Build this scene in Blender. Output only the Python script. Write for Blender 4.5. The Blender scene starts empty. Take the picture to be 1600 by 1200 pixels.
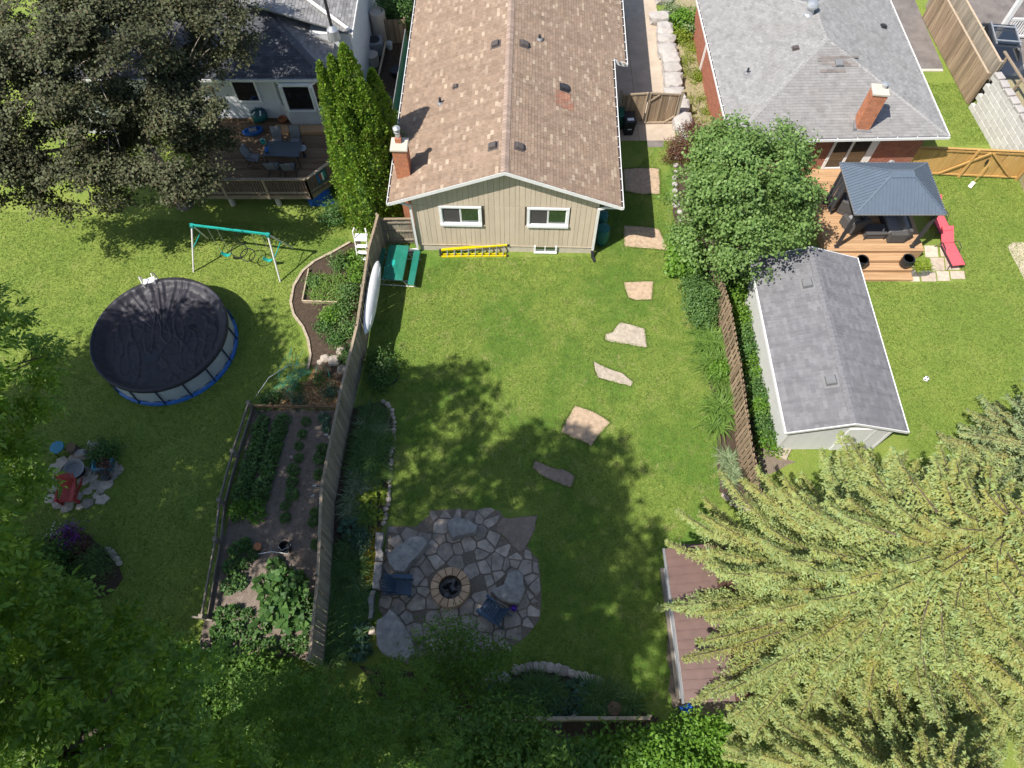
import bpy, math, random
import numpy as np
from mathutils import Vector, Matrix, noise as mnoise

random.seed(7)
RNG = np.random.default_rng(11)
scene = bpy.context.scene
COL = scene.collection
R = math.radians

# ------------------------------------------------------------------ camera
CAM_H, PITCH, FPX = 26.0, R(62.2), 1110.0      # metres above the lawn, angle below the horizon, focal length for a 1600 px wide frame
cam_data = bpy.data.cameras.new('camera')
cam_data.sensor_width = 36.0
cam_data.lens = 36.0 * FPX / 1600.0
cam_data.clip_start, cam_data.clip_end = 0.1, 2000.0
cam = bpy.data.objects.new('camera', cam_data)
COL.objects.link(cam)
cam.location = (0, 0, CAM_H)
cam.rotation_euler = (math.pi / 2 - PITCH, 0, 0)
scene.camera = cam

# ------------------------------------------------------------------ sky and sun
SUN_EL, SUN_AZ = R(55), R(56)                   # SUN_AZ: the way shadows run, from +Y towards +X
sun_dir = Vector((math.sin(SUN_AZ) * math.cos(SUN_EL), math.cos(SUN_AZ) * math.cos(SUN_EL), -math.sin(SUN_EL)))
world = bpy.data.worlds.new('World')
scene.world = world
world.use_nodes = True
wn = world.node_tree
wn.nodes.clear()
sky = wn.nodes.new('ShaderNodeTexSky')
sky.sky_type = 'NISHITA'
sky.sun_disc = False
sky.sun_elevation = SUN_EL
sky.sun_rotation = SUN_AZ + math.pi
bg = wn.nodes.new('ShaderNodeBackground')
bg.inputs['Strength'].default_value = 0.108
wo = wn.nodes.new('ShaderNodeOutputWorld')
wn.links.new(sky.outputs[0], bg.inputs['Color'])
wn.links.new(bg.outputs[0], wo.inputs['Surface'])
sl = bpy.data.lights.new('sun', 'SUN')
sl.energy = 4.6
sl.angle = R(0.53)
sl.color = (1.0, 0.955, 0.885)
sun = bpy.data.objects.new('sun', sl)
COL.objects.link(sun)
sun.location = (-30, -20, 60)
sun.rotation_euler = sun_dir.to_track_quat('-Z', 'Y').to_euler()
vs = scene.view_settings
vs.view_transform = 'Standard'
vs.look = 'None'
vs.exposure = 0.58
vs.gamma = 1.0
vs.use_curve_mapping = False
scene.cycles.use_adaptive_sampling = True
scene.cycles.adaptive_threshold = 0.025
scene.cycles.max_bounces = 4
scene.cycles.diffuse_bounces = 2
scene.cycles.glossy_bounces = 2
scene.cycles.transmission_bounces = 2
scene.cycles.volume_bounces = 0
scene.cycles.caustics_reflective = False
scene.cycles.caustics_refractive = False
scene.cycles.transparent_max_bounces = 4

# ------------------------------------------------------------------ survey: a point of the photograph at a known height -> a point of the plot
_f = Vector((0, math.cos(PITCH), -math.sin(PITCH)))
_u = Vector((0, math.sin(PITCH), math.cos(PITCH)))
_r = Vector((1, 0, 0))
_c = Vector((0, 0, CAM_H))
def ray(px, py):
    return _f * FPX + _r * (px - 800) - _u * (py - 600)
def G(px, py, z=0.0):
    d = ray(px, py)
    return _c + d * ((z - CAM_H) / d.z)
def on_plane(px, py, p0, n):
    d = ray(px, py)
    return _c + d * ((Vector(p0) - _c).dot(n) / d.dot(n))
def GP(pts, z=0.0):
    return [G(x, y, z) for x, y in pts]

# ------------------------------------------------------------------ materials
def _nt(name):
    m = bpy.data.materials.new(name)
    m.use_nodes = True
    nt = m.node_tree
    nt.nodes.clear()
    return m, nt
def nd(nt, t, **kw):
    n = nt.nodes.new(t)
    for k, v in kw.items():
        if k.startswith('i_'):
            n.inputs[k[2:].replace('_', ' ')].default_value = v
        else:
            setattr(n, k, v)
    return n
def mixc(nt, fac, a, b, blend='MIX'):
    n = nt.nodes.new('ShaderNodeMix')
    n.data_type = 'RGBA'
    n.blend_type = blend
    for idx, v in ((0, fac), (6, a), (7, b)):
        if hasattr(v, 'is_linked') or isinstance(v, bpy.types.NodeSocket):
            nt.links.new(v, n.inputs[idx])
        else:
            n.inputs[idx].default_value = v if idx == 0 else (v[0], v[1], v[2], 1)
    return n.outputs[2]
def ramp(nt, src, stops):
    n = nt.nodes.new('ShaderNodeValToRGB')
    el = n.color_ramp.elements
    while len(el) < len(stops):
        el.new(0.5)
    for e, (p, c) in zip(el, stops):
        e.position = p
        e.color = (c[0], c[1], c[2], 1) if hasattr(c, '__len__') else (c, c, c, 1)
    nt.links.new(src, n.inputs[0])
    return n.outputs[0]
def noise_tex(nt, vec, scale, detail=4, rough=0.6, dist=0.0):
    n = nd(nt, 'ShaderNodeTexNoise')
    n.inputs['Scale'].default_value = scale
    n.inputs['Detail'].default_value = detail
    n.inputs['Roughness'].default_value = rough
    n.inputs['Distortion'].default_value = dist
    if vec is not None:
        nt.links.new(vec, n.inputs['Vector'])
    return n.outputs['Fac']
def coords(nt, world=False, scale=None):
    if world:
        o = nd(nt, 'ShaderNodeNewGeometry').outputs['Position']
    else:
        o = nd(nt, 'ShaderNodeTexCoord').outputs['Object']
    if scale:
        mp = nd(nt, 'ShaderNodeMapping')
        mp.inputs['Scale'].default_value = scale
        nt.links.new(o, mp.inputs['Vector'])
        o = mp.outputs[0]
    return o
def vary(nt, col, amount):
    """brightness that differs from object to object"""
    oi = nd(nt, 'ShaderNodeObjectInfo')
    mr = nd(nt, 'ShaderNodeMapRange')
    mr.inputs['To Min'].default_value = 1 - amount
    mr.inputs['To Max'].default_value = 1 + amount
    nt.links.new(oi.outputs['Random'], mr.inputs['Value'])
    cc = nd(nt, 'ShaderNodeCombineColor')
    for i in range(3):
        nt.links.new(mr.outputs[0], cc.inputs[i])
    return mixc(nt, 1.0, col, cc.outputs[0], 'MULTIPLY')
def finish(nt, m, col, rough=0.8, spec=0.3, metal=0.0, bump=None, bump_d=0.01, bump_s=0.5, coat=0):
    b = nd(nt, 'ShaderNodeBsdfPrincipled')
    if isinstance(col, bpy.types.NodeSocket):
        nt.links.new(col, b.inputs['Base Color'])
    else:
        b.inputs['Base Color'].default_value = (*col, 1)
    if isinstance(rough, bpy.types.NodeSocket):
        nt.links.new(rough, b.inputs['Roughness'])
    else:
        b.inputs['Roughness'].default_value = rough
    b.inputs['Specular IOR Level'].default_value = spec
    b.inputs['Metallic'].default_value = metal
    b.inputs['Coat Weight'].default_value = coat
    if bump is not None:
        bn = nd(nt, 'ShaderNodeBump')
        bn.inputs['Distance'].default_value = bump_d
        bn.inputs['Strength'].default_value = bump_s
        nt.links.new(bump, bn.inputs['Height'])
        nt.links.new(bn.outputs[0], b.inputs['Normal'])
    o = nd(nt, 'ShaderNodeOutputMaterial')
    nt.links.new(b.outputs[0], o.inputs['Surface'])
    return m
MATS = {}
def plain(name, c, rough=0.6, spec=0.35, var=0.18, scale=6.0, ovar=0.0, bump=0.0, metal=0.0, stretch=None, dirt=0.0, dirtc=(0.1, 0.08, 0.06), world=False, coat=0):
    """one base colour with fine grain, blotches and optional dirt"""
    m, nt = _nt(name)
    v = coords(nt, world, stretch)
    n1 = noise_tex(nt, v, scale, 5, 0.65)
    lo = tuple(x * (1 - var) for x in c)
    hi = tuple(min(x * (1 + var), 1) for x in c)
    col = ramp(nt, n1, [(0.3, lo), (0.7, hi)])
    if dirt:
        n2 = noise_tex(nt, coords(nt, world), scale * 0.35, 6, 0.7)
        f = ramp(nt, n2, [(0.45, 0.0), (0.75, dirt)])
        col = mixc(nt, f, col, dirtc)
    if ovar:
        col = vary(nt, col, ovar)
    bsrc = noise_tex(nt, v, scale * 6, 3, 0.6) if bump else None
    MATS[name] = finish(nt, m, col, rough, spec, metal, bsrc, bump, 0.6, coat)
    return MATS[name]
def wood(name, c1, c2, ovar=0.2, axis=2, rough=0.8, grain=14.0):
    m, nt = _nt(name)
    sc = [grain, grain, grain]
    sc[axis] = grain * 0.06
    v = coords(nt, False, tuple(sc))
    oi = nd(nt, 'ShaderNodeObjectInfo')
    ad = nd(nt, 'ShaderNodeVectorMath', operation='ADD')
    sv = nd(nt, 'ShaderNodeVectorMath', operation='SCALE')
    sv.inputs[0].default_value = (37, 17, 53)
    nt.links.new(oi.outputs['Random'], sv.inputs['Scale'])
    nt.links.new(v, ad.inputs[0]); nt.links.new(sv.outputs[0], ad.inputs[1])
    n1 = noise_tex(nt, ad.outputs[0], 1.0, 6, 0.7, 0.4)
    col = ramp(nt, n1, [(0.28, c1), (0.72, c2)])
    col = vary(nt, col, ovar)
    MATS[name] = finish(nt, m, col, rough, 0.2, 0, n1, 0.004, 0.5)
    return MATS[name]
def leafmat(name, cols, trans=0.28, rough=0.5, spec=0.3, patch=0.25, patch_scale=0.8, inner=None):
    """leaves: every leaf its own tone; whole sprays a little lighter or darker in pigment"""
    m, nt = _nt(name)
    g = nd(nt, 'ShaderNodeNewGeometry')
    n = len(cols)
    col = ramp(nt, g.outputs['Random Per Island'], [(i / max(n - 1, 1), c) for i, c in enumerate(cols)])
    if inner:
        at = nd(nt, 'ShaderNodeAttribute', attribute_name='tip')
        ic = ramp(nt, g.outputs['Random Per Island'], [(i / max(len(inner) - 1, 1), c) for i, c in enumerate(inner)])
        col = mixc(nt, at.outputs['Fac'], ic, col)
    nz = noise_tex(nt, g.outputs['Position'], patch_scale, 3, 0.6)
    k = ramp(nt, nz, [(0.3, 1 - patch), (0.7, 1.0)])
    col = mixc(nt, 1.0, col, k, 'MULTIPLY')
    b = nd(nt, 'ShaderNodeBsdfPrincipled')
    nt.links.new(col, b.inputs['Base Color'])
    b.inputs['Roughness'].default_value = rough
    b.inputs['Specular IOR Level'].default_value = spec
    t = nd(nt, 'ShaderNodeBsdfTranslucent')
    tc = mixc(nt, 1.0, col, (1.25, 1.2, 0.55), 'MULTIPLY')
    nt.links.new(tc, t.inputs['Color'])
    mx = nd(nt, 'ShaderNodeMixShader')
    mx.inputs[0].default_value = trans
    nt.links.new(b.outputs[0], mx.inputs[1]); nt.links.new(t.outputs[0], mx.inputs[2])
    o = nd(nt, 'ShaderNodeOutputMaterial')
    nt.links.new(mx.outputs[0], o.inputs['Surface'])
    MATS[name] = m
    return m
def brickmat(name, c1, c2, mortar, bw=0.21, bh=0.075):
    m, nt = _nt(name)
    tc = nd(nt, 'ShaderNodeTexCoord')
    sx = nd(nt, 'ShaderNodeSeparateXYZ')
    nt.links.new(tc.outputs['Object'], sx.inputs[0])
    ad = nd(nt, 'ShaderNodeMath', operation='ADD')
    nt.links.new(sx.outputs[0], ad.inputs[0]); nt.links.new(sx.outputs[1], ad.inputs[1])
    cx = nd(nt, 'ShaderNodeCombineXYZ')
    nt.links.new(ad.outputs[0], cx.inputs[0]); nt.links.new(sx.outputs[2], cx.inputs[1])
    br = nd(nt, 'ShaderNodeTexBrick')
    br.inputs['Color1'].default_value = (*c1, 1)
    br.inputs['Color2'].default_value = (*c2, 1)
    br.inputs['Mortar'].default_value = (*mortar, 1)
    br.inputs['Scale'].default_value = 1.0
    br.inputs['Brick Width'].default_value = bw
    br.inputs['Row Height'].default_value = bh
    br.inputs['Mortar Size'].default_value = 0.008
    nt.links.new(cx.outputs[0], br.inputs['Vector'])
    nz = noise_tex(nt, tc.outputs['Object'], 5, 5, 0.7)
    col = mixc(nt, 1.0, br.outputs['Color'], ramp(nt, nz, [(0.3, 0.72), (0.7, 1.12)]), 'MULTIPLY')
    inv = nd(nt, 'ShaderNodeMath', operation='SUBTRACT')
    inv.inputs[0].default_value = 1.0
    nt.links.new(br.outputs['Fac'], inv.inputs[1])
    MATS[name] = finish(nt, m, col, 0.85, 0.2, 0, inv.outputs[0], 0.008, 0.7)
    return MATS[name]
def shinglemat(name, dirt=0.25, dirtc=(0.1, 0.085, 0.07), grain=90.0, streak=(0.4, 2.6, 0.4)):
    m, nt = _nt(name)
    at = nd(nt, 'ShaderNodeAttribute', attribute_name='Col')
    p = coords(nt)
    gz = noise_tex(nt, p, grain, 2, 0.7)
    col = mixc(nt, 1.0, at.outputs['Color'], ramp(nt, gz, [(0.25, 0.7), (0.75, 1.25)]), 'MULTIPLY')
    big = noise_tex(nt, p, 0.55, 6, 0.65)
    col = mixc(nt, ramp(nt, big, [(0.45, 0.0), (0.75, dirt)]), col, dirtc)
    st = noise_tex(nt, coords(nt, False, streak), 1.3, 5, 0.7)
    col = mixc(nt, 1.0, col, ramp(nt, st, [(0.3, 0.78), (0.5, 1.0), (0.7, 1.08)]), 'MULTIPLY')
    MATS[name] = finish(nt, m, col, 0.95, 0.15, 0, gz, 0.003, 0.6)
    return m
def glassmat(name, c, rough=0.06):
    m, nt = _nt(name)
    MATS[name] = finish(nt, m, c, rough, 1.0, 0, coat=1.0)
    return m

# ------------------------------------------------------------------ mesh helpers
class MB:
    def __init__(s):
        s.v, s.f = [], []
    def add(s, vs_, fs):
        o = len(s.v)
        s.v += [tuple(v) for v in vs_]
        s.f += [tuple(i + o for i in f) for f in fs]
        return s
    def box(s, x0, x1, y0, y1, z0, z1):
        return s.add([(x0, y0, z0), (x1, y0, z0), (x1, y1, z0), (x0, y1, z0), (x0, y0, z1), (x1, y0, z1), (x1, y1, z1), (x0, y1, z1)],
                     [(0, 3, 2, 1), (4, 5, 6, 7), (0, 1, 5, 4), (1, 2, 6, 5), (2, 3, 7, 6), (3, 0, 4, 7)])
    def bbox(s, x0, x1, y0, y1, z0, z1, b=0.01):
        """a box with its top edges eased"""
        v = [(x0, y0, z0), (x1, y0, z0), (x1, y1, z0), (x0, y1, z0), (x0, y0, z1 - b), (x1, y0, z1 - b), (x1, y1, z1 - b), (x0, y1, z1 - b),
             (x0 + b, y0 + b, z1), (x1 - b, y0 + b, z1), (x1 - b, y1 - b, z1), (x0 + b, y1 - b, z1)]
        f = [(0, 3, 2, 1), (8, 9, 10, 11)]
        for i in range(4):
            j = (i + 1) % 4
            f += [(i, j, j + 4, i + 4), (i + 4, j + 4, j + 8, i + 8)]
        return s.add(v, f)
    def beam(s, p0, p1, w, h, up=(0, 0, 1)):
        p0, p1 = Vector(p0), Vector(p1)
        d = (p1 - p0).normalized()
        up = Vector(up)
        if abs(d.dot(up)) > 0.98:
            up = Vector((0, 1, 0))
        sx = d.cross(up).normalized() * w / 2
        sz = sx.cross(d).normalized() * h / 2
        v = []
        for p in (p0, p1):
            v += [p - sx - sz, p + sx - sz, p + sx + sz, p - sx + sz]
        return s.add(v, [(0, 1, 2, 3), (7, 6, 5, 4), (0, 4, 5, 1), (1, 5, 6, 2), (2, 6, 7, 3), (3, 7, 4, 0)])
    def tube(s, pts, r, n=8, r1=None):
        pts = [Vector(p) for p in pts]
        m = len(pts)
        v, f = [], []
        ref = Vector((0.31, 0.17, 0.93))
        for i, p in enumerate(pts):
            d = (pts[min(i + 1, m - 1)] - pts[max(i - 1, 0)]).normalized()
            if abs(d.dot(ref)) > 0.95:
                a = d.cross(Vector((1, 0, 0))).normalized()
            else:
                a = d.cross(ref).normalized()
            b = d.cross(a)
            if isinstance(r, (list, tuple)):
                rr = r[i]
            else:
                rr = r if r1 is None else r + (r1 - r) * i / max(m - 1, 1)
            for k in range(n):
                t = 2 * math.pi * k / n
                v.append(p + a * math.cos(t) * rr + b * math.sin(t) * rr)
        for i in range(m - 1):
            for k in range(n):
                k2 = (k + 1) % n
                f.append((i * n + k, i * n + k2, (i + 1) * n + k2, (i + 1) * n + k))
        f.append(tuple(range(n))[::-1])
        f.append(tuple((m - 1) * n + k for k in range(n)))
        return s.add(v, f)
    def prism(s, poly, z0, z1, bevel=0.0, inset=None):
        n = len(poly)
        P2 = [Vector((p[0], p[1])) for p in poly]
        area = sum(P2[i].x * P2[(i + 1) % n].y - P2[(i + 1) % n].x * P2[i].y for i in range(n))
        if area < 0:
            P2.reverse()
        rings = [(P2, z0)]
        if bevel:
            rings += [(P2, z1 - bevel), (offset_poly(P2, -(inset or bevel)), z1)]
        else:
            rings += [(P2, z1)]
        v, f = [], []
        for r_, z in rings:
            v += [(p.x, p.y, z) for p in r_]
        for k in range(len(rings) - 1):
            for i in range(n):
                j = (i + 1) % n
                f.append((k * n + i, k * n + j, (k + 1) * n + j, (k + 1) * n + i))
        f.append(tuple(range(n))[::-1])
        f.append(tuple((len(rings) - 1) * n + i for i in range(n)))
        return s.add(v, f)
    def lathe(s, prof, n=20, c=(0, 0, 0), sx=1.0, sy=1.0):
        v, f = [], []
        for r_, z in prof:
            for k in range(n):
                t = 2 * math.pi * k / n
                v.append((c[0] + r_ * math.cos(t) * sx, c[1] + r_ * math.sin(t) * sy, c[2] + z))
        for i in range(len(prof) - 1):
            for k in range(n):
                k2 = (k + 1) % n
                f.append((i * n + k, i * n + k2, (i + 1) * n + k2, (i + 1) * n + k))
        f.append(tuple(range(n))[::-1])
        f.append(tuple((len(prof) - 1) * n + k for k in range(n)))
        return s.add(v, f)
    def face(s, *pts):
        return s.add(pts, [tuple(range(len(pts)))])
    def slab(s, quad, th):
        """a flat piece of given thickness: quad is its upper face, counter-clockwise seen from outside"""
        q = [Vector(p) for p in quad]
        n = (q[1] - q[0]).cross(q[2] - q[0]).normalized() * th
        m = len(q)
        v = q + [p - n for p in q]
        f = [tuple(range(m)), tuple(range(2 * m - 1, m - 1, -1))]
        for i in range(m):
            j = (i + 1) % m
            f.append((i, i + m, j + m, j))
        return s.add(v, f)
    def mesh(s, name='mesh'):
        me = bpy.data.meshes.new(name)
        me.from_pydata(s.v, [], s.f)
        me.update()
        return me
def offset_poly(P, d):
    n = len(P)
    out = []
    for i in range(n):
        a, b, c = P[i - 1], P[i], P[(i + 1) % n]
        e1, e2 = (b - a).normalized(), (c - b).normalized()
        n1, n2 = Vector((e1.y, -e1.x)), Vector((e2.y, -e2.x))
        m = n1 + n2
        if m.length < 1e-5:
            m = n1
        m.normalize()
        k = d / max(m.dot(n1), 0.5)
        out.append(b + m * k)
    return out

def tag(o, label=None, cat=None, group=None, kind=None):
    if label: o['label'] = label
    if cat: o['category'] = cat
    if group: o['group'] = group
    if kind: o['kind'] = kind
    return o
def put(name, me, mat, parent=None, loc=(0, 0, 0), rot=(0, 0, 0), smooth=False, scale=None):
    if isinstance(me, MB):
        me = me.mesh(name)
    if mat is not None and not me.materials:
        me.materials.append(MATS[mat] if isinstance(mat, str) else mat)
    if smooth:
        me.polygons.foreach_set('use_smooth', [True] * len(me.polygons))
    o = bpy.data.objects.new(name, me)
    COL.objects.link(o)
    o.location = loc
    o.rotation_euler = rot
    if scale is not None:
        o.scale = scale if hasattr(scale, '__len__') else (scale,) * 3
    if parent is not None:
        o.parent = parent
    return o
def empty(name, loc=(0, 0, 0), rz=0.0, label=None, cat=None, group=None, parent=None):
    o = bpy.data.objects.new(name, None)
    COL.objects.link(o)
    o.empty_display_size = 0.2
    o.location = loc
    o.rotation_euler = (0, 0, rz)
    if parent is not None:
        o.parent = parent
    return tag(o, label, cat, group)
def structure(name, mb, mat, label=None, **k):
    o = put(name, mb, mat, **k)
    o['kind'] = 'structure'
    if label: o['label'] = label
    return o
def copy_tree(o, parent=None):
    c = o.copy()
    COL.objects.link(c)
    c.parent = parent
    for ch in o.children:
        copy_tree(ch, c)
    return c
def fast_mesh(name, V, F, nper):
    """V (n,3) float array, F (m,nper) int array"""
    me = bpy.data.meshes.new(name)
    me.vertices.add(len(V))
    me.vertices.foreach_set('co', np.asarray(V, np.float32).ravel())
    m = len(F)
    me.loops.add(m * nper)
    me.loops.foreach_set('vertex_index', np.asarray(F, np.int32).ravel())
    me.polygons.add(m)
    me.polygons.foreach_set('loop_start', np.arange(0, m * nper, nper, dtype=np.int32))
    me.polygons.foreach_set('loop_total', np.full(m, nper, np.int32))
    me.update(calc_edges=True)
    return me
def unit(a):
    return a / np.maximum(np.linalg.norm(a, axis=-1, keepdims=True), 1e-9)

# ------------------------------------------------------------------ foliage helpers
def leaf_mesh(name, P, A, N, L, W, fold=0.15, tip=None):
    """kite-shaped leaves: base P, pointing along A, facing N"""
    A = unit(A)
    S = unit(np.cross(N, A))
    N2 = unit(np.cross(A, S))
    L = np.broadcast_to(np.asarray(L, float), (len(P),))[:, None]
    W = np.broadcast_to(np.asarray(W, float), (len(P),))[:, None]
    mid = P + A * L * 0.42 + N2 * W * fold
    V = np.empty((len(P), 4, 3))
    V[:, 0] = P
    V[:, 1] = mid + S * W * 0.5
    V[:, 2] = P + A * L - N2 * L * 0.1
    V[:, 3] = mid - S * W * 0.5
    F = np.arange(len(P) * 4).reshape(-1, 4)
    me = fast_mesh(name, V.reshape(-1, 3), F, 4)
    if tip is not None:
        me.attributes.new('tip', 'FLOAT', 'FACE').data.foreach_set('value', np.asarray(tip, np.float32))
    return me
def blade_mesh(name, P, A, L, W, arch=0.7, seg=3, rng=RNG):
    """grass-like blades that rise and arch over; A is the horizontal way they lean"""
    n = len(P)
    A = unit(A)
    L = np.broadcast_to(np.asarray(L, float), (n,))[:, None]
    W = np.broadcast_to(np.asarray(W, float), (n,))[:, None]
    up = np.array([0, 0, 1.0])
    S = unit(np.cross(A, up) + rng.normal(0, 0.15, (n, 3)))
    lean = np.broadcast_to(np.asarray(arch, float), (n,))[:, None] * rng.uniform(0.6, 1.3, (n, 1))
    rows = []
    for k in range(seg + 1):
        t = k / seg
        c = P + A * L * (lean * t ** 1.4 * 0.75) + up * L * (t * 0.85 - lean * 0.62 * t ** 2.3)
        w = W * (1 - t ** 2.2) * 0.5 + 0.001
        rows.append((c - S * w, c + S * w))
    V = np.empty((n, (seg + 1) * 2, 3))
    for k, (a, b) in enumerate(rows):
        V[:, 2 * k] = a
        V[:, 2 * k + 1] = b
    base = (np.arange(n) * (seg + 1) * 2)[:, None]
    F = np.concatenate([base + np.array([2 * k, 2 * k + 1, 2 * k + 3, 2 * k + 2]) for k in range(seg)], axis=1).reshape(-1, 4)
    return fast_mesh(name, V.reshape(-1, 3), F, 4)
def sample_blobs(blobs, n, rng, shell=(0.6, 1.0), top_bias=0.0, gap=None):
    """points near the outside of a union of ellipsoids + outward normals"""
    B = np.array([list(b[0]) + list(b[1]) for b in blobs], float)
    w = (B[:, 3] * B[:, 4] + B[:, 3] * B[:, 5] + B[:, 4] * B[:, 5])
    w = w / w.sum()
    Ps, Ns = [], []
    got = 0
    while got < n:
        k = rng.choice(len(B), size=n, p=w)
        d = unit(rng.normal(0, 1, (n, 3)))
        if top_bias:
            keep = rng.random(n) < (1 - top_bias * np.clip(-d[:, 2], 0, 1))
        else:
            keep = np.ones(n, bool)
        r = rng.uniform(shell[0] ** 2, shell[1] ** 2, n) ** 0.5
        p = B[k, :3] + d * B[k, 3:] * r[:, None]
        for b in B:
            q = ((p - b[:3]) / b[3:])
            keep &= (np.linalg.norm(q, axis=1) > shell[0] * 0.97)
        if gap is not None:
            f_, th_ = gap
            g = np.sin(p[:, 0] * f_ + 1.3 * np.sin(p[:, 1] * f_ * 0.7)) + np.sin(p[:, 1] * f_ * 1.1 + 1.7 + np.sin(p[:, 2] * f_ * 0.9)) + np.sin(p[:, 2] * f_ * 1.3 + 0.6 * p[:, 0])
            g += 0.6 * np.sin(p[:, 0] * f_ * 2.7 + p[:, 1] * f_ * 1.9)
            keep &= g > th_ + rng.normal(0, 0.25, len(p))
        nn = unit(d / B[k, 3:])
        Ps.append(p[keep]); Ns.append(nn[keep])
        got += keep.sum()
    return np.concatenate(Ps)[:n], np.concatenate(Ns)[:n]
def crown_leaves(name, blobs, clumps, per, clump_r, L, W, rng, up=0.7, out=0.5, rand=0.55, shell=(0.6, 1.0), top_bias=0.3, flat=0.6, droop=0.2, gap=None):
    C, N = sample_blobs(blobs, clumps, rng, shell, top_bias, gap)
    P = np.repeat(C, per, 0) + rng.normal(0, 1, (clumps * per, 3)) * clump_r * np.array([1, 1, flat])
    NN = np.repeat(N, per, 0)
    nrm = unit(NN * out + np.array([0, 0, up]) + rng.normal(0, rand, P.shape))
    A = unit(np.cross(nrm, rng.normal(0, 1, P.shape))) * 1.0 + NN * 0.35 - np.array([0, 0, droop])
    s = rng.uniform(0.7, 1.25, len(P))
    return leaf_mesh(name, P, A, nrm, L * s, W * s)
def crown_compound(name, blobs, clumps, fronds, leaflets, rng, frond_len=0.42, LL=0.1, LW=0.035, shell=(0.55, 1.0), top_bias=0.4, gap=None):
    """pinnate leaves: fronds spring from twig ends, each with paired leaflets"""
    C, N = sample_blobs(blobs, clumps, rng, shell, top_bias, gap)
    n = clumps * fronds
    base = np.repeat(C, fronds, 0) + rng.normal(0, 0.1, (n, 3))
    NN = np.repeat(N, fronds, 0)
    D = unit(NN * 0.5 + rng.normal(0, 0.8, (n, 3)) * np.array([1, 1, 0.45]) + np.array([0, 0, 0.12]))
    up = unit(np.array([0, 0, 1.0]) + NN * 0.3 + rng.normal(0, 0.3, (n, 3)))
    S = unit(np.cross(D, up))
    U = np.cross(S, D)
    fl = frond_len * rng.uniform(0.7, 1.2, n)
    Pl, Al, Nl = [], [], []
    for k in range(leaflets):
        t = 0.2 + 0.8 * ((k // 2) + 1) / ((leaflets + 1) // 2)
        side = 1 if k % 2 else -1
        c = base + D * (fl * t)[:, None] - np.array([0, 0, 1.0]) * (fl * 0.35 * t * t)[:, None]
        if k == leaflets - 1:
            a = D - np.array([0, 0, 0.5])
        else:
            a = S * side + D * 0.55 - np.array([0, 0, 0.25])
        Pl.append(c); Al.append(a + rng.normal(0, 0.12, c.shape)); Nl.append(U + rng.normal(0, 0.25, c.shape))
    P, A, NN2 = np.concatenate(Pl), np.concatenate(Al), np.concatenate(Nl)
    s = rng.uniform(0.75, 1.2, len(P))
    return leaf_mesh(name, P, A, NN2, LL * s, LW * s)
def trunk_mesh(base, blobs, r0, rng, fork=0.45, twigs=0, bend=0.3):
    mb = MB()
    base = Vector(base)
    c = Vector(np.mean([b[0] for b in blobs], axis=0))
    top = max(b[0][2] for b in blobs)
    fz = base.z + (top - base.z) * fork
    fp = Vector((base.x + (c.x - base.x) * 0.4, base.y + (c.y - base.y) * 0.4, fz))
    mid = (base + fp) / 2 + Vector((rng.normal(0, 0.1), rng.normal(0, 0.1), 0))
    mb.tube([base, base + Vector((0, 0, 0.25)), mid, fp], [r0 * 1.45, r0 * 1.05, r0 * 0.9, r0 * 0.7], 10)
    for b in blobs:
        e = Vector(b[0])
        m1 = fp.lerp(e, 0.45) + Vector((rng.normal(0, bend), rng.normal(0, bend), -0.25))
        mb.tube([fp, m1, e], [r0 * 0.45, r0 * 0.28, r0 * 0.12], 6)
        for k in range(twigs):
            d = Vector(unit(rng.normal(0, 1, 3)))
            q = e + Vector((d.x * b[1][0], d.y * b[1][1], d.z * b[1][2])) * 0.88
            st = m1.lerp(e, rng.uniform(0.1, 1.0))
            mm = st.lerp(q, 0.5) + Vector((rng.normal(0, 0.15), rng.normal(0, 0.15), 0.1))
            mb.tube([st, mm, q], [r0 * 0.13, r0 * 0.08, r0 * 0.03], 5)
    return mb
def rock_mesh(name, poly, z0, h, rng, crown=0.25, rough=0.03):
    """a slab of natural stone: traced outline, eased uneven edge, slightly rolling top"""
    P = [Vector((p[0], p[1])) for p in poly]
    n0 = len(P)
    area = sum(P[i].x * P[(i + 1) % n0].y - P[(i + 1) % n0].x * P[i].y for i in range(n0))
    if area < 0:
        P.reverse()
    Q = []
    for i in range(n0):
        a, b = P[i], P[(i + 1) % n0]
        m = max(1, int((b - a).length / 0.22))
        for k in range(m):
            q = a.lerp(b, k / m)
            if k:
                q = q + Vector((rng.normal(0, rough), rng.normal(0, rough)))
            Q.append(q)
    n = len(Q)
    size = math.sqrt(abs(area) / 2)
    cx = sum((q.x for q in Q)) / n
    cy = sum((q.y for q in Q)) / n
    C = Vector((cx, cy))
    rings = [(1.0, 0.0), (1.015, 0.45), (0.985, 0.8), (0.93, 0.97), (0.55, 1.0 + crown * 0.1)]
    v, f = [], []
    for s, zz in rings:
        for q in Q:
            p = C + (q - C) * s
            j = mnoise.noise((p.x * 2.3, p.y * 2.3, z0 * 3 + 1.7)) * rough * 1.2
            v.append((p.x, p.y, z0 + h * zz + (j if zz > 0.3 else 0)))
    m = len(rings)
    for k in range(m - 1):
        for i in range(n):
            j = (i + 1) % n
            f.append((k * n + i, k * n + j, (k + 1) * n + j, (k + 1) * n + i))
    v.append((C.x, C.y, z0 + h * (1.0 + crown * 0.12)))
    for i in range(n):
        f.append(((m - 1) * n + i, (m - 1) * n + (i + 1) % n, len(v) - 1))
    mb = MB().add(v, f)
    return mb.mesh(name)
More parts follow.
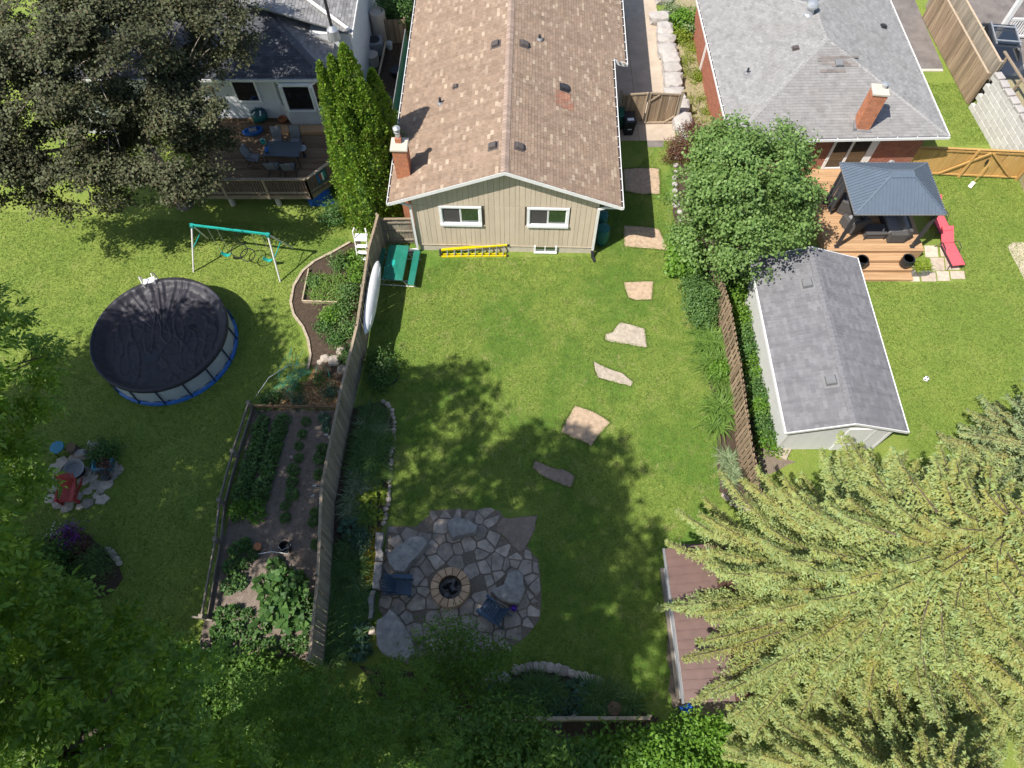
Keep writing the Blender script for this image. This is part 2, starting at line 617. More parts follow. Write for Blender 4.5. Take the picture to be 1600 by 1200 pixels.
def boulder_mesh(name, rng, sx=1, sy=1, sz=1, sub=2, blocky=0.5, seed=0.0):
    import bmesh
    bm = bmesh.new()
    bmesh.ops.create_icosphere(bm, subdivisions=sub, radius=1.0)
    for v in bm.verts:
        d = v.co.normalized()
        k = max(abs(d.x), abs(d.y), abs(d.z))
        r_ = (1 - blocky) + blocky * min(1.0 / k, 1.45) * 0.85
        r_ *= 1 + 0.16 * mnoise.noise(d * 1.7 + Vector((seed, seed * 1.3, 0))) + 0.05 * mnoise.noise(d * 5 + Vector((seed, 0, 0)))
        v.co = Vector((d.x * sx, d.y * sy, d.z * sz)) * r_
    me = bpy.data.meshes.new(name)
    bm.to_mesh(me)
    bm.free()
    return me
def shingle_mesh(name, origin, U, V, umax, vmax, inside, palette, tab=0.3, expo=0.14, lift=0.014, rng=RNG, jit=0.12):
    """roof shingles, each tab a real step proud of the one above it; U runs along the eave, V up the slope"""
    O, U, V = Vector(origin), Vector(U).normalized(), Vector(V).normalized()
    N = U.cross(V).normalized()
    vs_, fs, cols = [], [], []
    pc = np.array([p[1] for p in palette]); pw = np.array([p[0] for p in palette], float); pw /= pw.sum()
    rows = int(vmax / expo) + 1
    for r_ in range(rows):
        v0 = r_ * expo
        v1 = v0 + expo + 0.012
        off = (r_ % 2) * tab * 0.5 + rng.uniform(-0.04, 0.04)
        k = int(umax / tab) + 2
        for i in range(-1, k):
            u0, u1 = i * tab + off + 0.004, (i + 1) * tab + off - 0.004
            uc, vc = (u0 + u1) / 2, v0 + expo * 0.5
            if not inside(uc, vc):
                continue
            u0, u1 = max(u0, 0), min(u1, umax)
            if u1 - u0 < 0.03: continue
            vv1 = min(v1, vmax)
            l = lift + rng.uniform(0, 0.006)
            a, b = O + U * u0 + V * v0, O + U * u1 + V * v0
            c, d = O + U * u1 + V * vv1, O + U * u0 + V * vv1
            o = len(vs_)
            vs_ += [a + N * 0.001, b + N * 0.001, a + N * l, b + N * l, c + N * 0.003, d + N * 0.003]
            fs += [(o, o + 1, o + 3, o + 2), (o + 2, o + 3, o + 4, o + 5)]
            cc = pc[rng.choice(len(pc), p=pw)] * (1 + rng.uniform(-jit, jit))
            cols += [cc, cc]
    me = bpy.data.meshes.new(name)
    me.from_pydata([tuple(p) for p in vs_], [], fs)
    at = me.color_attributes.new('Col', 'FLOAT_COLOR', 'CORNER')
    arr = np.ones((len(fs) * 4, 4), np.float32)
    arr[:, :3] = np.repeat(np.array(cols), 4, 0)
    at.data.foreach_set('color', arr.ravel())
    me.update()
    return me
def in_poly(poly):
    P = [(p[0], p[1]) for p in poly]
    def f(x, y):
        c = False
        j = len(P) - 1
        for i in range(len(P)):
            if (P[i][1] > y) != (P[j][1] > y) and x < (P[j][0] - P[i][0]) * (y - P[i][1]) / (P[j][1] - P[i][1]) + P[i][0]:
                c = not c
            j = i
        return c
    return f

# ------------------------------------------------------------------ the materials of the place
def grassmat(name, a, b, c, d):
    m, nt = _nt(name)
    p = coords(nt, True)
    fine = noise_tex(nt, p, 24.0, 3, 0.8)
    mid = noise_tex(nt, p, 2.4, 5, 0.75, 0.5)
    big = noise_tex(nt, p, 0.34, 4, 0.6, 0.6)
    col = mixc(nt, ramp(nt, mid, [(0.4, 0.0), (0.6, 1.0)]), a, b)
    col = mixc(nt, ramp(nt, big, [(0.41, 0.0), (0.55, 0.85)]), col, c)
    spots = noise_tex(nt, p, 1.25, 5, 0.8, 0.4)
    col = mixc(nt, ramp(nt, spots, [(0.32, 0.75), (0.45, 0.0)]), col, (0.085, 0.165, 0.032))
    col = mixc(nt, ramp(nt, spots, [(0.54, 0.0), (0.66, 0.6)]), col, d)
    bare = noise_tex(nt, p, 0.75, 6, 0.85, 0.3)
    col = mixc(nt, ramp(nt, bare, [(0.62, 0.0), (0.7, 0.55)]), col, (0.30, 0.25, 0.13))
    # the land to either side of the middle plot is drier and yellower
    sx = nd(nt, 'ShaderNodeSeparateXYZ'); nt.links.new(p, sx.inputs[0])
    ab = nd(nt, 'ShaderNodeMath', operation='ABSOLUTE'); nt.links.new(sx.outputs[0], ab.inputs[0])
    col = mixc(nt, ramp(nt, nd_scale(nt, ab.outputs[0], 0.05), [(0.40, 0.0), (0.52, 0.55)]), col, (0.285, 0.35, 0.075))
    col = mixc(nt, 1.0, col, ramp(nt, fine, [(0.34, 0.72), (0.5, 1.0), (0.66, 1.3)]), 'MULTIPLY')
    MATS[name] = finish(nt, m, col, 0.95, 0.08, 0, fine, 0.06, 1.0)
def nd_scale(nt, sock, k):
    n = nd(nt, 'ShaderNodeMath', operation='MULTIPLY')
    n.inputs[1].default_value = k
    nt.links.new(sock, n.inputs[0])
    return n.outputs[0]
grassmat('grass', (0.105, 0.198, 0.034), (0.155, 0.255, 0.042), (0.235, 0.298, 0.062), (0.34, 0.31, 0.13))
def soilmat(name, a, b, scale=9.0, bits=None, bump=0.05):
    m, nt = _nt(name)
    p = coords(nt, True)
    n1 = noise_tex(nt, p, scale, 6, 0.75)
    n2 = noise_tex(nt, p, scale * 4.5, 3, 0.7)
    col = ramp(nt, n1, [(0.3, a), (0.7, b)])
    if bits:
        vo = nd(nt, 'ShaderNodeTexVoronoi')
        vo.inputs['Scale'].default_value = 22
        nt.links.new(p, vo.inputs['Vector'])
        rb = ramp(nt, vo.outputs['Color'], [(0.3, bits[0]), (0.5, bits[1]), (0.7, bits[2])])
        col = mixc(nt, 0.7, col, rb)
    MATS[name] = finish(nt, m, col, 0.95, 0.1, 0, n2, bump, 1.0)
soilmat('soil', (0.06, 0.042, 0.03), (0.13, 0.095, 0.07))
soilmat('dry_soil', (0.16, 0.125, 0.1), (0.30, 0.24, 0.20), 5.0)
soilmat('mulch', (0.26, 0.13, 0.06), (0.45, 0.27, 0.13), 14.0, ((0.2, 0.1, 0.05), (0.42, 0.23, 0.1), (0.6, 0.42, 0.22)))
soilmat('sand', (0.46, 0.38, 0.27), (0.62, 0.53, 0.4), 8.0, None, 0.02)
soilmat('patio_dirt', (0.19, 0.15, 0.115), (0.34, 0.275, 0.21), 11.0)
soilmat('dry_bed', (0.30, 0.24, 0.15), (0.52, 0.43, 0.30), 16.0, ((0.35, 0.27, 0.17), (0.5, 0.42, 0.28), (0.38, 0.38, 0.16)))
plain('concrete', (0.47, 0.385, 0.30), 0.9, 0.2, 0.14, 1.6, bump=0.006, world=True, dirt=0.35, dirtc=(0.3, 0.24, 0.19))
plain('concrete_light', (0.58, 0.52, 0.43), 0.9, 0.2, 0.1, 2.0, bump=0.006, dirt=0.3, dirtc=(0.36, 0.31, 0.25))
plain('asphalt', (0.17, 0.15, 0.14), 0.95, 0.2, 0.3, 1.2, bump=0.008, world=True, dirt=0.5, dirtc=(0.27, 0.23, 0.2))
plain('pavers', (0.52, 0.43, 0.34), 0.9, 0.2, 0.2, 4, ovar=0.15, bump=0.006)
plain('flagstone', (0.36, 0.295, 0.24), 0.85, 0.25, 0.4, 3.2, ovar=0.22, bump=0.012, dirt=0.6, dirtc=(0.50, 0.43, 0.365))
plain('slab_grey', (0.30, 0.275, 0.25), 0.8, 0.3, 0.35, 4.0, ovar=0.12, bump=0.02, dirt=0.55, dirtc=(0.43, 0.385, 0.335))
plain('slab_brown', (0.27, 0.205, 0.16), 0.9, 0.2, 0.22, 5.0, bump=0.015, dirt=0.4, dirtc=(0.2, 0.16, 0.12))
plain('step_pink', (0.43, 0.315, 0.215), 0.9, 0.2, 0.25, 6.0, ovar=0.07, bump=0.012, dirt=0.35, dirtc=(0.33, 0.26, 0.19))
plain('step_pale', (0.42, 0.355, 0.28), 0.9, 0.2, 0.25, 6.0, ovar=0.06, bump=0.012, dirt=0.4, dirtc=(0.30, 0.26, 0.21))
plain('fieldstone', (0.42, 0.35, 0.29), 0.85, 0.25, 0.3, 7.0, ovar=0.3, bump=0.015)
plain('limestone', (0.43, 0.40, 0.375), 0.9, 0.2, 0.16, 2.2, ovar=0.08, bump=0.03, dirt=0.45, dirtc=(0.33, 0.30, 0.27))
plain('firebrick', (0.58, 0.37, 0.225), 0.9, 0.2, 0.16, 9.0, ovar=0.15, bump=0.01)
plain('ash', (0.13, 0.12, 0.11), 1.0, 0.1, 0.7, 9, bump=0.03, dirt=0.8, dirtc=(0.5, 0.48, 0.46))
plain('charcoal', (0.015, 0.014, 0.013), 0.9, 0.2, 0.4, 14, bump=0.02)
plain('bark', (0.12, 0.095, 0.075), 0.95, 0.1, 0.4, 7, bump=0.03, stretch=(1, 1, 0.25))
plain('bark_pale', (0.26, 0.22, 0.18), 0.95, 0.1, 0.35, 7, bump=0.03, stretch=(1, 1, 0.25))
plain('white_metal', (0.80, 0.79, 0.77), 0.45, 0.4, 0.06, 3, dirt=0.15, dirtc=(0.5, 0.46, 0.42))
plain('white_siding', (0.66, 0.67, 0.69), 0.6, 0.35, 0.08, 3, dirt=0.2, dirtc=(0.45, 0.43, 0.42))
plain('shed_siding', (0.60, 0.60, 0.585), 0.6, 0.35, 0.06, 3, dirt=0.15, dirtc=(0.45, 0.44, 0.4))
plain('tan_siding', (0.63, 0.52, 0.395), 0.75, 0.25, 0.07, 4, ovar=0.045, bump=0.004, stretch=(1, 1, 0.15), dirt=0.2, dirtc=(0.48, 0.39, 0.29))
plain('groove', (0.24, 0.19, 0.14), 0.9, 0.1, 0.1, 4)
plain('foundation', (0.58, 0.51, 0.42), 0.9, 0.2, 0.12, 4, bump=0.01, dirt=0.35, dirtc=(0.40, 0.33, 0.26))
plain('sash', (0.85, 0.85, 0.84), 0.4, 0.45, 0.03, 3)
plain('screen', (0.075, 0.07, 0.068), 0.7, 0.2, 0.1, 3)
glassmat('glass', (0.02, 0.045, 0.028))  # green of the mirrored lawn is put into the base colour
glassmat('glass_dark', (0.012, 0.013, 0.015))
plain('curtain', (0.24, 0.23, 0.21), 0.9, 0.1, 0.1, 4)
brickmat('brick_orange', (0.56, 0.19, 0.08), (0.45, 0.14, 0.06), (0.46, 0.32, 0.24))
brickmat('brick_red', (0.42, 0.13, 0.07), (0.33, 0.10, 0.06), (0.42, 0.30, 0.24))
shinglemat('shingle_brown', 0.3, (0.21, 0.14, 0.105))
shinglemat('shingle_grey', 0.45, (0.24, 0.22, 0.20), streak=(2.0, 2.0, 0.4))
shinglemat('shingle_shaded', 0.3, (0.09, 0.085, 0.085))  # white house's front slope, the maple's shade held in its colour
shinglemat('shingle_shed', 0.25, (0.19, 0.185, 0.19))
plain('vent_brown', (0.10, 0.085, 0.08), 0.6, 0.3, 0.1, 5)
plain('vent_black', (0.035, 0.035, 0.04), 0.5, 0.4, 0.1, 5)
plain('vent_grey', (0.20, 0.20, 0.205), 0.5, 0.4, 0.1, 5)
plain('galvanised', (0.55, 0.56, 0.57), 0.35, 0.5, 0.12, 6, metal=0.6)
plain('gutter_dark', (0.10, 0.09, 0.085), 0.8, 0.2, 0.3, 8)
wood('fence_grey', (0.21, 0.175, 0.13), (0.42, 0.36, 0.28), 0.22)
wood('fence_tan', (0.30, 0.225, 0.15), (0.55, 0.44, 0.32), 0.22)
wood('fence_brown', (0.17, 0.115, 0.07), (0.40, 0.30, 0.205), 0.28)
wood('fence_gold', (0.42, 0.24, 0.075), (0.60, 0.38, 0.14), 0.12)
wood('deck_cedar', (0.36, 0.205, 0.10), (0.54, 0.35, 0.20), 0.14, axis=0)
wood('deck_old', (0.13, 0.085, 0.05), (0.25, 0.165, 0.10), 0.2, axis=0)
wood('timber_old', (0.16, 0.135, 0.105), (0.34, 0.29, 0.23), 0.15, axis=1)
plain('rail_wood', (0.30, 0.235, 0.165), 0.85, 0.2, 0.25, 9, ovar=0.15)
plain('edging_wood', (0.40, 0.33, 0.24), 0.9, 0.2, 0.3, 8)
plain('teal', (0.02, 0.36, 0.30), 0.35, 0.5, 0.12, 5)
plain('teal_dark', (0.015, 0.22, 0.19), 0.4, 0.5, 0.15, 5)
plain('post_white', (0.72, 0.69, 0.66), 0.4, 0.5, 0.1, 5)
plain('black_tube', (0.02, 0.02, 0.022), 0.5, 0.4, 0.1, 5)
plain('green_plastic', (0.012, 0.165, 0.115), 0.42, 0.5, 0.2, 2.2, dirt=0.3, dirtc=(0.08, 0.24, 0.19))
plain('kayak_white', (0.74, 0.74, 0.74), 0.5, 0.4, 0.07, 4, dirt=0.25, dirtc=(0.5, 0.5, 0.5))
plain('yellow_paint', (0.80, 0.60, 0.008), 0.45, 0.4, 0.06, 6)
plain('aluminium', (0.60, 0.60, 0.60), 0.35, 0.5, 0.1, 6, metal=0.7)
plain('pool_wall', (0.44, 0.46, 0.485), 0.5, 0.4, 0.1, 3)
plain('pool_frame', (0.025, 0.035, 0.06), 0.5, 0.4, 0.1, 3)
plain('pool_blue', (0.02, 0.13, 0.42), 0.4, 0.45, 0.25, 5)
plain('pool_cover', (0.034, 0.031, 0.039), 0.5, 0.4, 0.3, 5, bump=0.012)
plain('navy_plastic', (0.045, 0.08, 0.125), 0.5, 0.4, 0.15, 5, ovar=0.08)
plain('red_plastic', (0.40, 0.05, 0.045), 0.5, 0.4, 0.2, 5)
plain('purple', (0.10, 0.02, 0.35), 0.35, 0.5, 0.2, 8)
plain('blue_tarp', (0.01, 0.09, 0.42), 0.4, 0.4, 0.25, 4)
plain('sling_grey', (0.22, 0.225, 0.23), 0.8, 0.2, 0.12, 10)
plain('table_dark', (0.05, 0.06, 0.065), 0.25, 0.5, 0.2, 3)
plain('gazebo_roof', (0.105, 0.135, 0.175), 0.42, 0.5, 0.08, 3)
plain('gazebo_frame', (0.045, 0.043, 0.048), 0.5, 0.4, 0.1, 4)
plain('curtain_dark', (0.07, 0.068, 0.072), 0.9, 0.1, 0.2, 5)
plain('wicker', (0.085, 0.08, 0.078), 0.75, 0.3, 0.35, 40, bump=0.01)
plain('cushion', (0.30, 0.295, 0.30), 0.9, 0.1, 0.12, 12)
plain('pink_sling', (0.66, 0.11, 0.13), 0.8, 0.2, 0.1, 8)
plain('planter_black', (0.02, 0.022, 0.025), 0.3, 0.5, 0.15, 5)
plain('planter_grey', (0.22, 0.215, 0.20), 0.8, 0.2, 0.15, 5)
plain('ceramic_blue', (0.03, 0.20, 0.28), 0.3, 0.5, 0.25, 6)
plain('terracotta', (0.42, 0.17, 0.08), 0.8, 0.2, 0.15, 8)
plain('bin_black', (0.022, 0.022, 0.024), 0.5, 0.4, 0.1, 5)
plain('bin_green', (0.02, 0.11, 0.07), 0.5, 0.4, 0.1, 5)
plain('barrel_teal', (0.015, 0.13, 0.12), 0.45, 0.45, 0.15, 5)
plain('tank_beige', (0.52, 0.45, 0.37), 0.6, 0.3, 0.1, 5)
plain('brown_metal', (0.115, 0.062, 0.05), 0.5, 0.4, 0.15, 3, dirt=0.3, dirtc=(0.17, 0.10, 0.085))
plain('car_paint', (0.03, 0.035, 0.045), 0.2, 0.6, 0.1, 2, coat=0.6)
plain('block_white', (0.56, 0.54, 0.50), 0.9, 0.2, 0.14, 2.5, ovar=0.08, bump=0.01, dirt=0.6, dirtc=(0.36, 0.33, 0.28))
plain('net_green', (0.03, 0.27, 0.20), 0.6, 0.3, 0.2, 8)
plain('ball_white', (0.85, 0.85, 0.83), 0.45, 0.4, 0.03, 8)
plain('rubber_black', (0.02, 0.02, 0.02), 0.7, 0.3, 0.2, 8)
leafmat('leaf_maple', [(0.12, 0.215, 0.055), (0.165, 0.28, 0.075), (0.22, 0.345, 0.095), (0.27, 0.40, 0.125)], 0.34)
leafmat('leaf_copper', [(0.052, 0.045, 0.024), (0.082, 0.087, 0.042), (0.115, 0.135, 0.062), (0.165, 0.185, 0.095), (0.13, 0.10, 0.055)], 0.15, 0.6, 0.2, 0.5, 0.55)
leafmat('leaf_walnut', [(0.10, 0.21, 0.03), (0.155, 0.29, 0.042), (0.22, 0.36, 0.06), (0.28, 0.42, 0.085)], 0.48, 0.45, 0.4)
leafmat('leaf_thicket', [(0.085, 0.18, 0.03), (0.13, 0.25, 0.042), (0.19, 0.32, 0.06)], 0.42)
leafmat('leaf_cedar', [(0.15, 0.27, 0.03), (0.20, 0.355, 0.04), (0.25, 0.42, 0.05), (0.29, 0.45, 0.07), (0.22, 0.22, 0.06)], 0.38, 0.6, 0.2, 0.3, 1.3)
leafmat('leaf_spruce', [(0.23, 0.31, 0.085), (0.31, 0.39, 0.115), (0.28, 0.40, 0.18), (0.40, 0.455, 0.15), (0.34, 0.44, 0.18)], 0.22, 0.6, 0.25, 0.3, 1.1, [(0.27, 0.25, 0.055), (0.34, 0.32, 0.075), (0.43, 0.34, 0.10), (0.31, 0.34, 0.085)])
leafmat('leaf_spruce_blue', [(0.20, 0.29, 0.13), (0.27, 0.37, 0.18), (0.35, 0.44, 0.23)], 0.2, 0.6, 0.25, 0.35, 1.1, [(0.36, 0.32, 0.075), (0.45, 0.36, 0.11), (0.32, 0.34, 0.09)])
leafmat('leaf_bright', [(0.10, 0.22, 0.025), (0.15, 0.30, 0.035), (0.21, 0.37, 0.05)], 0.32)
leafmat('leaf_shrub', [(0.075, 0.165, 0.045), (0.115, 0.22, 0.055), (0.165, 0.275, 0.075)], 0.28)
leafmat('leaf_dark', [(0.055, 0.14, 0.035), (0.09, 0.19, 0.045), (0.13, 0.24, 0.06)], 0.3)
leafmat('leaf_bluegreen', [(0.06, 0.135, 0.08), (0.085, 0.175, 0.105), (0.12, 0.215, 0.125)], 0.22)
leafmat('leaf_variegated', [(0.15, 0.24, 0.09), (0.24, 0.32, 0.16), (0.40, 0.45, 0.28)], 0.25)
leafmat('leaf_yellow', [(0.30, 0.24, 0.015), (0.40, 0.33, 0.02), (0.26, 0.27, 0.03)], 0.25)
leafmat('leaf_lime', [(0.16, 0.24, 0.02), (0.24, 0.33, 0.03), (0.32, 0.38, 0.06)], 0.3)
leafmat('leaf_barberry', [(0.12, 0.045, 0.035), (0.18, 0.075, 0.05), (0.22, 0.12, 0.08), (0.10, 0.06, 0.035)], 0.2)
leafmat('leaf_daylily', [(0.12, 0.22, 0.045), (0.17, 0.29, 0.055), (0.23, 0.36, 0.075)], 0.35)
leafmat('petal_white', [(0.75, 0.75, 0.70), (0.8, 0.8, 0.75)], 0.2)
leafmat('petal_pink', [(0.6, 0.2, 0.35), (0.7, 0.35, 0.45)], 0.2)
leafmat('petal_purple', [(0.16, 0.03, 0.28), (0.25, 0.06, 0.38), (0.3, 0.03, 0.12)], 0.2)
leafmat('grass_blade', [(0.11, 0.20, 0.03), (0.15, 0.25, 0.04), (0.19, 0.28, 0.05), (0.25, 0.30, 0.07)], 0.3, 0.6, 0.15, 0.3, 1.6)

# ------------------------------------------------------------------ ground, paths, beds
ground = structure('lawn', MB().face((-150, -120, 0), (150, -120, 0), (150, 220, 0), (-150, 220, 0)), 'grass', 'mown green lawn')
def sheet(name, pts_px, z, mat, label=None, h=0.0, jag=0.0):
    P = [G(x, y, 0) for x, y in pts_px]
    if jag:
        Q = []
        for i, a in enumerate(P):
            b = P[(i + 1) % len(P)]
            m = max(1, int((b - a).length / 0.35))
            for k in range(m):
                q = a.lerp(b, k / m)
                Q.append(q + Vector((RNG.normal(0, jag), RNG.normal(0, jag), 0)))
        P = Q
    mb = MB()
    if h:
        mb.prism([(p.x, p.y) for p in P], -0.05, z + h, 0.02, 0.05)
    else:
        mb.face(*[(p.x, p.y, z) for p in P]) if sum(P[i].x * P[(i + 1) % len(P)].y - P[(i + 1) % len(P)].x * P[i].y for i in range(len(P))) > 0 else mb.face(*[(p.x, p.y, z) for p in P][::-1])
    return structure(name, mb, mat, label)
# concrete drive beside the tan house, with a control joint
drv = empty('driveway', (0, 0, 0)); drv['kind'] = 'structure'; drv['label'] = 'beige concrete driveway beside the tan house'
P = GP([(955, 170), (1040, 172), (1052, 185), (1030, 60), (1018, -30), (940, -30)])
x0 = 5.0
put('concrete_panel', MB().box(4.0, 6.42, 27.6, 44, -0.05, 0.012), 'concrete', drv)
put('concrete_panel', MB().box(6.44, 8.3, 27.6, 44, -0.05, 0.014), 'concrete', drv)
P = GP([(985, 190), (1042, 192), (1038, 232), (1008, 232)])
sheet('path', [(1008, 192), (1040, 192), (1036, 230), (1012, 230)], 0.006, 'asphalt', 'short grey paved patch below the wooden gate')
# strip of dry planting along the brick house, and the pale footing strip
sheet('planting_strip', [(1054, -20), (1095, -20), (1128, 190), (1118, 250), (1062, 215), (1052, 120), (1040, 40)], 0.005, 'dry_bed', 'dry planting strip along the brick house', jag=0.05)
sheet('gravel_path', [(1098, 60), (1106, 60), (1136, 200), (1126, 206), (1112, 130)], 0.010, 'sand', 'pale gravel strip at the foot of the brick house')
# asphalt beyond the brick house, drive of the house behind the tall fence
structure('road', MB().box(19.6, 23.3, 32.9, 60, -0.05, 0.02), 'asphalt', 'grey asphalt driveway beyond the brick house')
structure('asphalt_yard', MB().box(24.6, 60, 30.0, 70, -0.05, 0.03), 'asphalt', 'patched asphalt yard behind the tall fence')
structure('kerb', MB().box(19.6, 23.2, 32.72, 32.88, -0.05, 0.06), 'concrete_light', 'pale kerb at the end of the asphalt drive')
sheet('sand_patch', [(1574, 386), (1582, 379), (1640, 379), (1660, 470), (1604, 445)], 0.008, 'sand', 'pale sand patch at the edge of the lawn', jag=0.02)
structure('gravel_yard', MB().box(-8.9, -4.9, 26.5, 45, -0.05, 0.006), 'soil', 'bare brown earth between the two houses')
# beds
bed_a = sheet('flower_bed', [(545, 640), (600, 628), (614, 660), (616, 700), (607, 790), (588, 850), (580, 960), (560, 1030), (485, 1040), (500, 800)], 0.02, 'soil', 'dark earth of the long flower bed beside the grey fence', h=0.05, jag=0.03)
bed_b = sheet('garden_bed', [(562, 376), (520, 396), (478, 420), (460, 450), (455, 478), (470, 505), (485, 540), (482, 565), (500, 588), (540, 600), (552, 520), (570, 420)], 0.02, 'soil', 'dark curved garden bed beside the pool ladder', h=0.04, jag=0.03)
bed_c = sheet('mulch_bed', [(400, 638), (430, 612), (480, 595), (490, 575), (505, 568), (535, 590), (528, 640)], 0.02, 'mulch', 'orange wood-chip bed under green netting', h=0.03, jag=0.03)
bed_d = sheet('vegetable_bed', [(396, 640), (530, 640), (505, 780), (490, 1030), (310, 1020), (340, 880)], 0.015, 'dry_soil', 'bare brown vegetable bed with dusty path', h=0.03, jag=0.03)
bed_e = sheet('flower_bed', [(745, 1060), (830, 1045), (900, 1055), (945, 1075), (1000, 1110), (1030, 1125), (1000, 1150), (700, 1150), (600, 1100), (560, 1040)], 0.02, 'soil', 'dark flower bed along the bottom fence', h=0.04, jag=0.03)
bed_f = sheet('flower_bed', [(1062, 250), (1052, 330), (1066, 400), (1090, 460), (1098, 520), (1108, 590), (1118, 640), (1120, 700), (1125, 770), (1170, 790), (1195, 780), (1160, 560), (1125, 420), (1110, 300)], 0.02, 'soil', 'brown flower bed along the lattice fence', h=0.03, jag=0.03)
bed_g = sheet('flower_bed', [(58, 868), (66, 845), (88, 830), (112, 828), (138, 838), (162, 855), (184, 880), (190, 905), (176, 926), (140, 938), (95, 938), (66, 920)], 0.02, 'soil', 'dark flower bed in the shade by the red chair', h=0.03, jag=0.04)
bed_h = sheet('dirt_strip', [(1045, 850), (1040, 900), (1042, 1000), (1052, 1105), (1100, 1120), (1170, 1120), (1150, 850)], 0.006, 'patio_dirt', 'bare earth around the brown shed', jag=0.06)
bed_i = sheet('dirt_strip', [(1165, 470), (1178, 470), (1200, 690), (1215, 720), (1245, 720), (1195, 745), (1185, 700)], 0.006, 'patio_dirt', 'earth strip between the lattice fence and the white shed', jag=0.05)

# ================================================================== the tan house
HO = Vector((-0.28, 20.55, 0)); HR = R(-1.4)
house = empty('bungalow', HO, HR, 'tan board-sided bungalow with brown shingle gable roof', 'house')
HM = Matrix.Translation(HO) @ Matrix.Rotation(HR, 4, 'Z')
HI = HM.inverted()
WX, EX, EZ, RZ, LEN, OV = 3.95, 4.78, 3.56, 5.42, 18.0, 0.36      # half wall, half eave, eave height, ridge height, length, front overhang
SL = (RZ - EZ) / EX
def roof_z(x): return RZ - SL * abs(x)
put('foundation', MB().box(-WX + 0.03, WX - 0.03, 0.03, LEN - 0.03, -0.2, 0.5), 'foundation', house)
# inner wall body (behind the boards)
wz = roof_z(WX) - 0.16
prof = [(-WX + 0.02, 0.5), (WX - 0.02, 0.5), (WX - 0.02, wz), (0, RZ - 0.16), (-WX + 0.02, wz)]
mb = MB()
n = len(prof)
mb.add([(x, 0.055, z) for x, z in prof] + [(x, LEN - 0.02, z) for x, z in prof],
       [tuple(range(n)), tuple(range(2 * n - 1, n - 1, -1))] + [(i, (i + n), (i + 1) % n + n, (i + 1) % n) for i in range(n)])
put('wall', mb, 'groove', house)
for s in (-1, 1):
    mb = MB().box(s * WX - 0.012 if s < 0 else WX - 0.02, s * WX + 0.02 if s < 0 else WX + 0.012, 0.2, LEN, 0.5, wz - 0.02)
    put('side_wall', mb, 'white_siding' if s < 0 else 'tan_siding', house)
# vertical boards of the gable, cut round the windows; a joint line at head height
WIN = [(-2.83, -1.02, 1.82, 3.0), (0.92, 2.72, 1.82, 3.0)]       # x0 x1 z0 z1 of the outer casings
edges = []
x = -WX
k = 0
pat = [0.2, 0.2, 0.145, 0.205, 0.2, 0.15]
while x < WX - 0.02:
    w = pat[k % len(pat)] * 1.18
    edges.append((x, min(x + w, WX)))
    x += w
    k += 1
for a, b in edges:
    xa, xb = a + 0.0055, b - 0.0055
    if xb - xa < 0.03: continue
    spans = [(0.46, 3.02), (3.04, None)]
    for z0, z1 in spans:
        segs = [(z0, z1)]
        for (wx0, wx1, wz0, wz1) in WIN:
            if xb > wx0 and xa < wx1:
                out = []
                for (q0, q1) in segs:
                    e1 = q1 if q1 is not None else 9
                    if e1 <= wz0 or q0 >= wz1: out.append((q0, q1)); continue
                    if q0 < wz0: out.append((q0, wz0))
                    if e1 > wz1: out.append((wz1, q1))
                segs = out
        for q0, q1 in segs:
            ta = roof_z(xa) - 0.17 if q1 is None else q1
            tb = roof_z(xb) - 0.17 if q1 is None else q1
            if q1 is not None:
                ta, tb = min(ta, roof_z(xa) - 0.17), min(tb, roof_z(xb) - 0.17)
            if min(ta, tb) - q0 < 0.03: continue
            mb = MB().add([(xa, 0, q0), (xb, 0, q0), (xb, 0, tb), (xa, 0, ta), (xa, 0.024, q0), (xb, 0.024, q0), (xb, 0.024, tb), (xa, 0.024, ta)],
                          [(0, 1, 2, 3), (0, 4, 5, 1), (1, 5, 6, 2), (3, 2, 6, 7), (0, 3, 7, 4)])
            put('plank', mb, 'tan_siding', house)
put('drip_ledge', MB().box(-WX - 0.01, WX + 0.01, -0.012, 0.03, 0.43, 0.458), 'tan_siding', house)
# windows
def slider(parent, x0, x1, z0, z1, y=-0.02, left='screen', right='glass'):
    w = empty('window', (0, 0, 0), 0, parent=parent)
    c = 0.13
    mb = MB().box(x0, x1, y - 0.02, 0.05, z1 - c * 0.75, z1).box(x0, x1, y - 0.075, 0.05, z0, z0 + c).box(x0, x0 + c * 0.85, y - 0.018, 0.05, z0 + c, z1 - c * 0.75).box(x1 - c * 0.85, x1, y - 0.018, 0.05, z0 + c, z1 - c * 0.75)
    put('casing', mb, 'sash', w)
    xm = x0 + (x1 - x0) * 0.5
    gx0, gx1, gz0, gz1 = x0 + c * 0.85, x1 - c * 0.85, z0 + c, z1 - c * 0.75
    f = 0.035
    for (a, b, yy, m) in ((gx0, xm, 0.0, left), (xm, gx1, 0.012, right)):
        mb = MB().box(a, a + f, yy, yy + 0.04, gz0, gz1).box(b - f, b, yy, yy + 0.04, gz0, gz1).box(a + f, b - f, yy, yy + 0.04, gz0, gz0 + f).box(a + f, b - f, yy, yy + 0.04, gz1 - f, gz1)
        put('sash', mb, 'sash', w)
        put('pane', MB().box(a + f, b - f, yy + 0.015, yy + 0.022, gz0 + f, gz1 - f), m, w)
    return w
for (a, b, c_, d) in WIN:
    slider(house, a, b, c_, d)
w = empty('basement_window', (0, 0, 0), 0, parent=house)
mb = MB().box(1.28, 2.32, -0.1, 0.04, 0.06, 0.11).box(1.28, 1.36, -0.05, 0.04, 0.11, 0.5).box(2.24, 2.32, -0.05, 0.04, 0.11, 0.5).box(1.76, 1.8, -0.03, 0.04, 0.11, 0.46)
put('casing', mb, 'sash', w)
